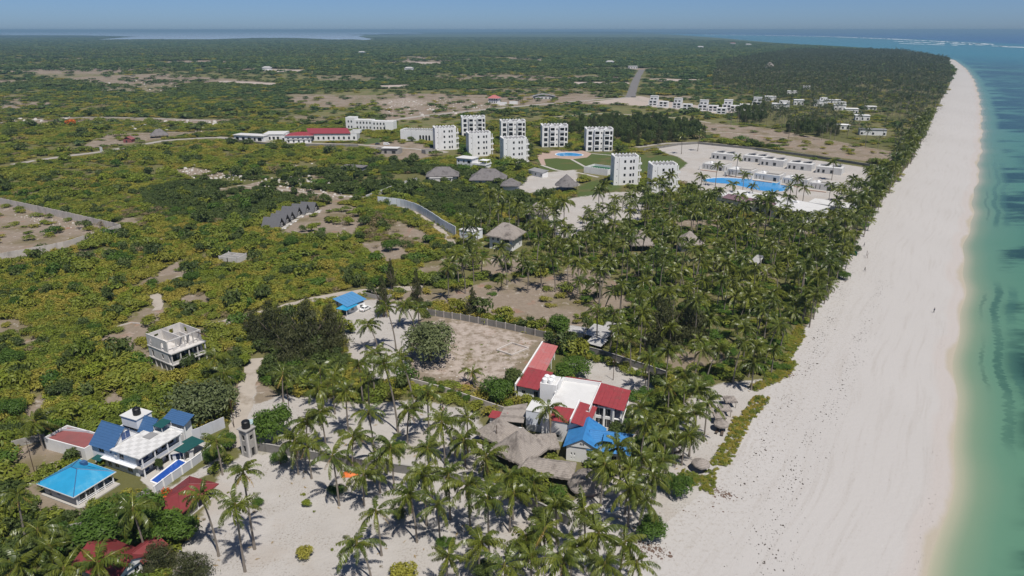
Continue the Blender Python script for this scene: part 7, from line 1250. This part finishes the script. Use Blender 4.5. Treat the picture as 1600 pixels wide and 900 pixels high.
# cars
surf('car_white', (.75, .75, .75), .02, 3, .25, .6); surf('car_silver', (.45, .46, .47), .03, 3, .25, .6); surf('car_dark', (.05, .05, .06), .03, 3, .25, .6); surf('tyre', (.02, .02, .02), .1, 3, .9, .2); surf('car_red_lamp', (.4, .02, .02), .05, 3, .3, .5)
def car(px, py, rz, body, label, van=False):
    o = empty('parked_car', P(px, py), R(rz)); tag(o, label, 'car', 'parked cars'); pr = [(-2.15, .35), (-2.2, .75), (-2.0, 1.0), (-1.5, 1.05), (-1.0, 1.5), (.5, 1.55), (1.1, 1.08), (2.0, .92), (2.2, .6), (2.15, .35)] if not van else [(-2.5, .35), (-2.5, 1.9), (-2.3, 2.05), (1.3, 2.05), (1.9, 1.3), (2.4, 1.1), (2.5, .7), (2.5, .35)]
    n = len(pr); mb = MB(); hw = .85; b = len(mb.v); mb.v += [(x, -hw * (1 if z_ < 1.1 else .82), z_) for x, z_ in pr] + [(x, hw * (1 if z_ < 1.1 else .82), z_) for x, z_ in pr]; mb.f += [list(range(n)), list(range(2 * n - 1, n - 1, -1))] + [[i, i + n, (i + 1) % n + n, (i + 1) % n] for i in range(n)]; mb.build('body', body, o)
    if van: w = [((1.32, 1.95), (1.86, 1.32), .60)]; zt = 1.9
    else: w = [((.55, 1.50), (1.06, 1.12), .62), ((-1.46, 1.1), (-1.03, 1.46), .62)]; zt = 1.48
    for (x0, z0), (x1, z1), hh in w: d = Vector((z1 - z0, 0, -(x1 - x0))); d = d.normalized() * (-.012 if d.z < 0 else .012); MB().poly((x0 + d.x, -hh, z0 + d.z), (x1 + d.x, -hh - .05, z1 + d.z), (x1 + d.x, hh + .05, z1 + d.z), (x0 + d.x, hh, z0 + d.z)).build('windscreen', 'dark_pane', o)
    for s in (-1, 1):
        MB().poly(*[(x, s * (.862 - .15 * max(0, (z_ - 1.1)) / .4), z_) for x, z_ in (((-1.3, 1.12), (.95, 1.12), (.45, 1.46), (-.95, 1.42)) if not van else ((-2.2, 1.2), (1.6, 1.2), (1.25, 1.85), (-2.2, 1.85)))]).build('side_window', 'dark_pane', o)
        for x in (-1.35, 1.35): t_ = MB().lathe([(.2, -.1), (.32, -.1), (.34, -.05), (.34, .05), (.32, .1), (.2, .1)], 14).build('wheel', 'tyre', o, (x, s * .80, .34), (math.pi / 2, 0, 0)); MB().lathe([(.19, -.105), (.19, .105)], 10).build('rim', 'car_silver', t_)
        boxp('headlight', 'white_plastic', o, 2.08, s * .6 - .15, .62, 2.2, s * .6 + .15, .78); boxp('tail_light', 'car_red_lamp', o, -2.23, s * .65 - .12, .68, -2.17, s * .65 + .12, .85)
    return o
car(571, 484.5, 60, 'car_white', 'white car parked beside the low blue-roofed house'); car(388, 221.5, 5, 'car_white', 'white car in front of the white shopfronts'); car(590, 226, 20, 'car_dark', 'dark car on the road right of the school'); car(604, 226.5, 10, 'car_white', 'white van right of the school on the road', True); car(520, 222, 5, 'car_white', 'white van in front of the school gatehouse', True); car(345, 221, 5, 'car_silver', 'silver car at the left end of the school road')
# little boat, sheets, poles
p = P(957, 800); o = empty('dinghy', p, R(20)); tag(o, 'small white dinghy with blue inside between the palms', 'boat'); hull = [(-1.6, -.6), (.6, -.65), (1.5, -.3), (1.9, 0), (1.5, .3), (.6, .65), (-1.6, .6)]; mb = MB(); n = 7
for k, (s1, z0, s2, z1) in enumerate(((.7, .05, 1, .55), (1, .55, .88, .55), (.88, .55, .6, .16))):
    for i in range(n): a, b = hull[i], hull[(i + 1) % n]; mb.poly((a[0] * s1, a[1] * s1, z0), (b[0] * s1, b[1] * s1, z0), (b[0] * s2, b[1] * s2, z1), (a[0] * s2, a[1] * s2, z1))
mb.build('hull', 'white_plastic', o); MB().poly(*[(x * .6, y * .6, .17) for x, y in hull]).build('floor', 'blue_roof', o); boxp('thwart', 'blue_roof', o, -.3, -.52, .4, 0, .52, .46)
q = P(548, 742); g = np.random.default_rng(3); gx, gy = np.meshgrid(np.linspace(-1.8, 1.8, 10), np.linspace(-1, 1, 7)); zz = .25 + .35 * g.random(gx.shape) + .3 * np.exp(-gx ** 2); zz[0] = zz[-1] = .03; zz[:, 0] = zz[:, -1] = .03
tag(add('orange_tarpaulin', np_mesh('orange_tarpaulin', np.stack([gx, gy, zz], 2).reshape(-1, 3), grid_faces(7, 10), None, [M['orange_sheet']]), None, q), 'crumpled orange tarpaulin at the foot of the grey wall', 'tarpaulin')
for px, py, h, lb in ((958, 594, 6, 'thin pole standing in the sandy villa yard'), (1008, 600, 5, 'short thin pole at the seaward end of the villa yard'), (776, 700, 6, 'wooden pole beside the small red-roofed shed'), (452, 640, 7, 'wooden pole in the yard above the grey wall'), (56, 745, 9, 'tall thin pole left of the cyan pavilion'), (366, 668, 8, 'wooden pole beside the sandy track')):
    o = empty('utility_pole', P(px, py)); tag(o, lb, 'pole'); MB().tube([(0, 0, 0), (0, 0, h)], [.1, .06], 6).build('shaft', 'timber', o); boxp('crossbar', 'timber', o, -.5, -.04, h - .5, .5, .04, h - .42)
o, L = house('beach_terrace', P(1300, 403), P(1330, 408), 'small white beach terrace with green shade screen', 'terrace', foot=(0, 0, 10, 10)); boxp('floor', 'floor_slab', o, 0, 0, 0, 8, 8, .2); boxp('screen', 'green_net', o, 0, 8.1, .2, 8, 8.2, 2.2); boxp('shade_roof', 'thatch_dark', o, 0, 8.3, 2.2, 7, 11, 2.5)
for x in (0.1, 7.7): boxp('post', 'timber', o, x, 8.4, 0, x + .15, 8.55, 2.19); boxp('post', 'timber', o, x * .9, 10.7, 0, x * .9 + .15, 10.85, 2.19)
mb = None
o = empty('volleyball_frame', P(1355, 404), R(70)); tag(o, 'wooden frame standing on the sand beside the hedge mound', 'frame')
for x in (0, 3.6): MB().tube([(x, 0, 0), (x, 0, 2.4)], .06, 5).build('post', 'timber', o)
MB().tube([(0, 0, 2.35), (3.6, 0, 2.35)], .05, 5).build('bar', 'timber', o); MB().tube([(0, 0, 1.2), (3.6, 0, 1.2)], .04, 5).build('bar', 'timber', o)
# ---------------------------------------------------------------- haze: one closed box of pale air round camera, land and sea
hb = bpy.data.meshes.new('haze'); X0, X1, Y0, Y1, Z0, Z1 = -66000, 76000, -1400, 63500, -1.5, 97.0
hb.from_pydata([(a, b, c) for c in (Z0, Z1) for a, b in ((X0, Y0), (X1, Y0), (X1, Y1), (X0, Y1))], [], [(3, 2, 1, 0), (4, 5, 6, 7), (0, 1, 5, 4), (1, 2, 6, 5), (2, 3, 7, 6), (3, 0, 4, 7)])
hm = bpy.data.materials.new('haze_air'); hm.use_nodes = True; hm.node_tree.nodes.clear()
pv = hm.node_tree.nodes.new('ShaderNodeVolumePrincipled'); po = hm.node_tree.nodes.new('ShaderNodeOutputMaterial')
pv.inputs['Color'].default_value = (0.32, 0.53, 0.72, 1); pv.inputs['Density'].default_value = HAZE; pv.inputs['Anisotropy'].default_value = 0.0
hm.node_tree.links.new(pv.outputs[0], po.inputs['Volume']); hb.materials.append(hm)
hz = add('haze', hb); hz['kind'] = 'stuff'
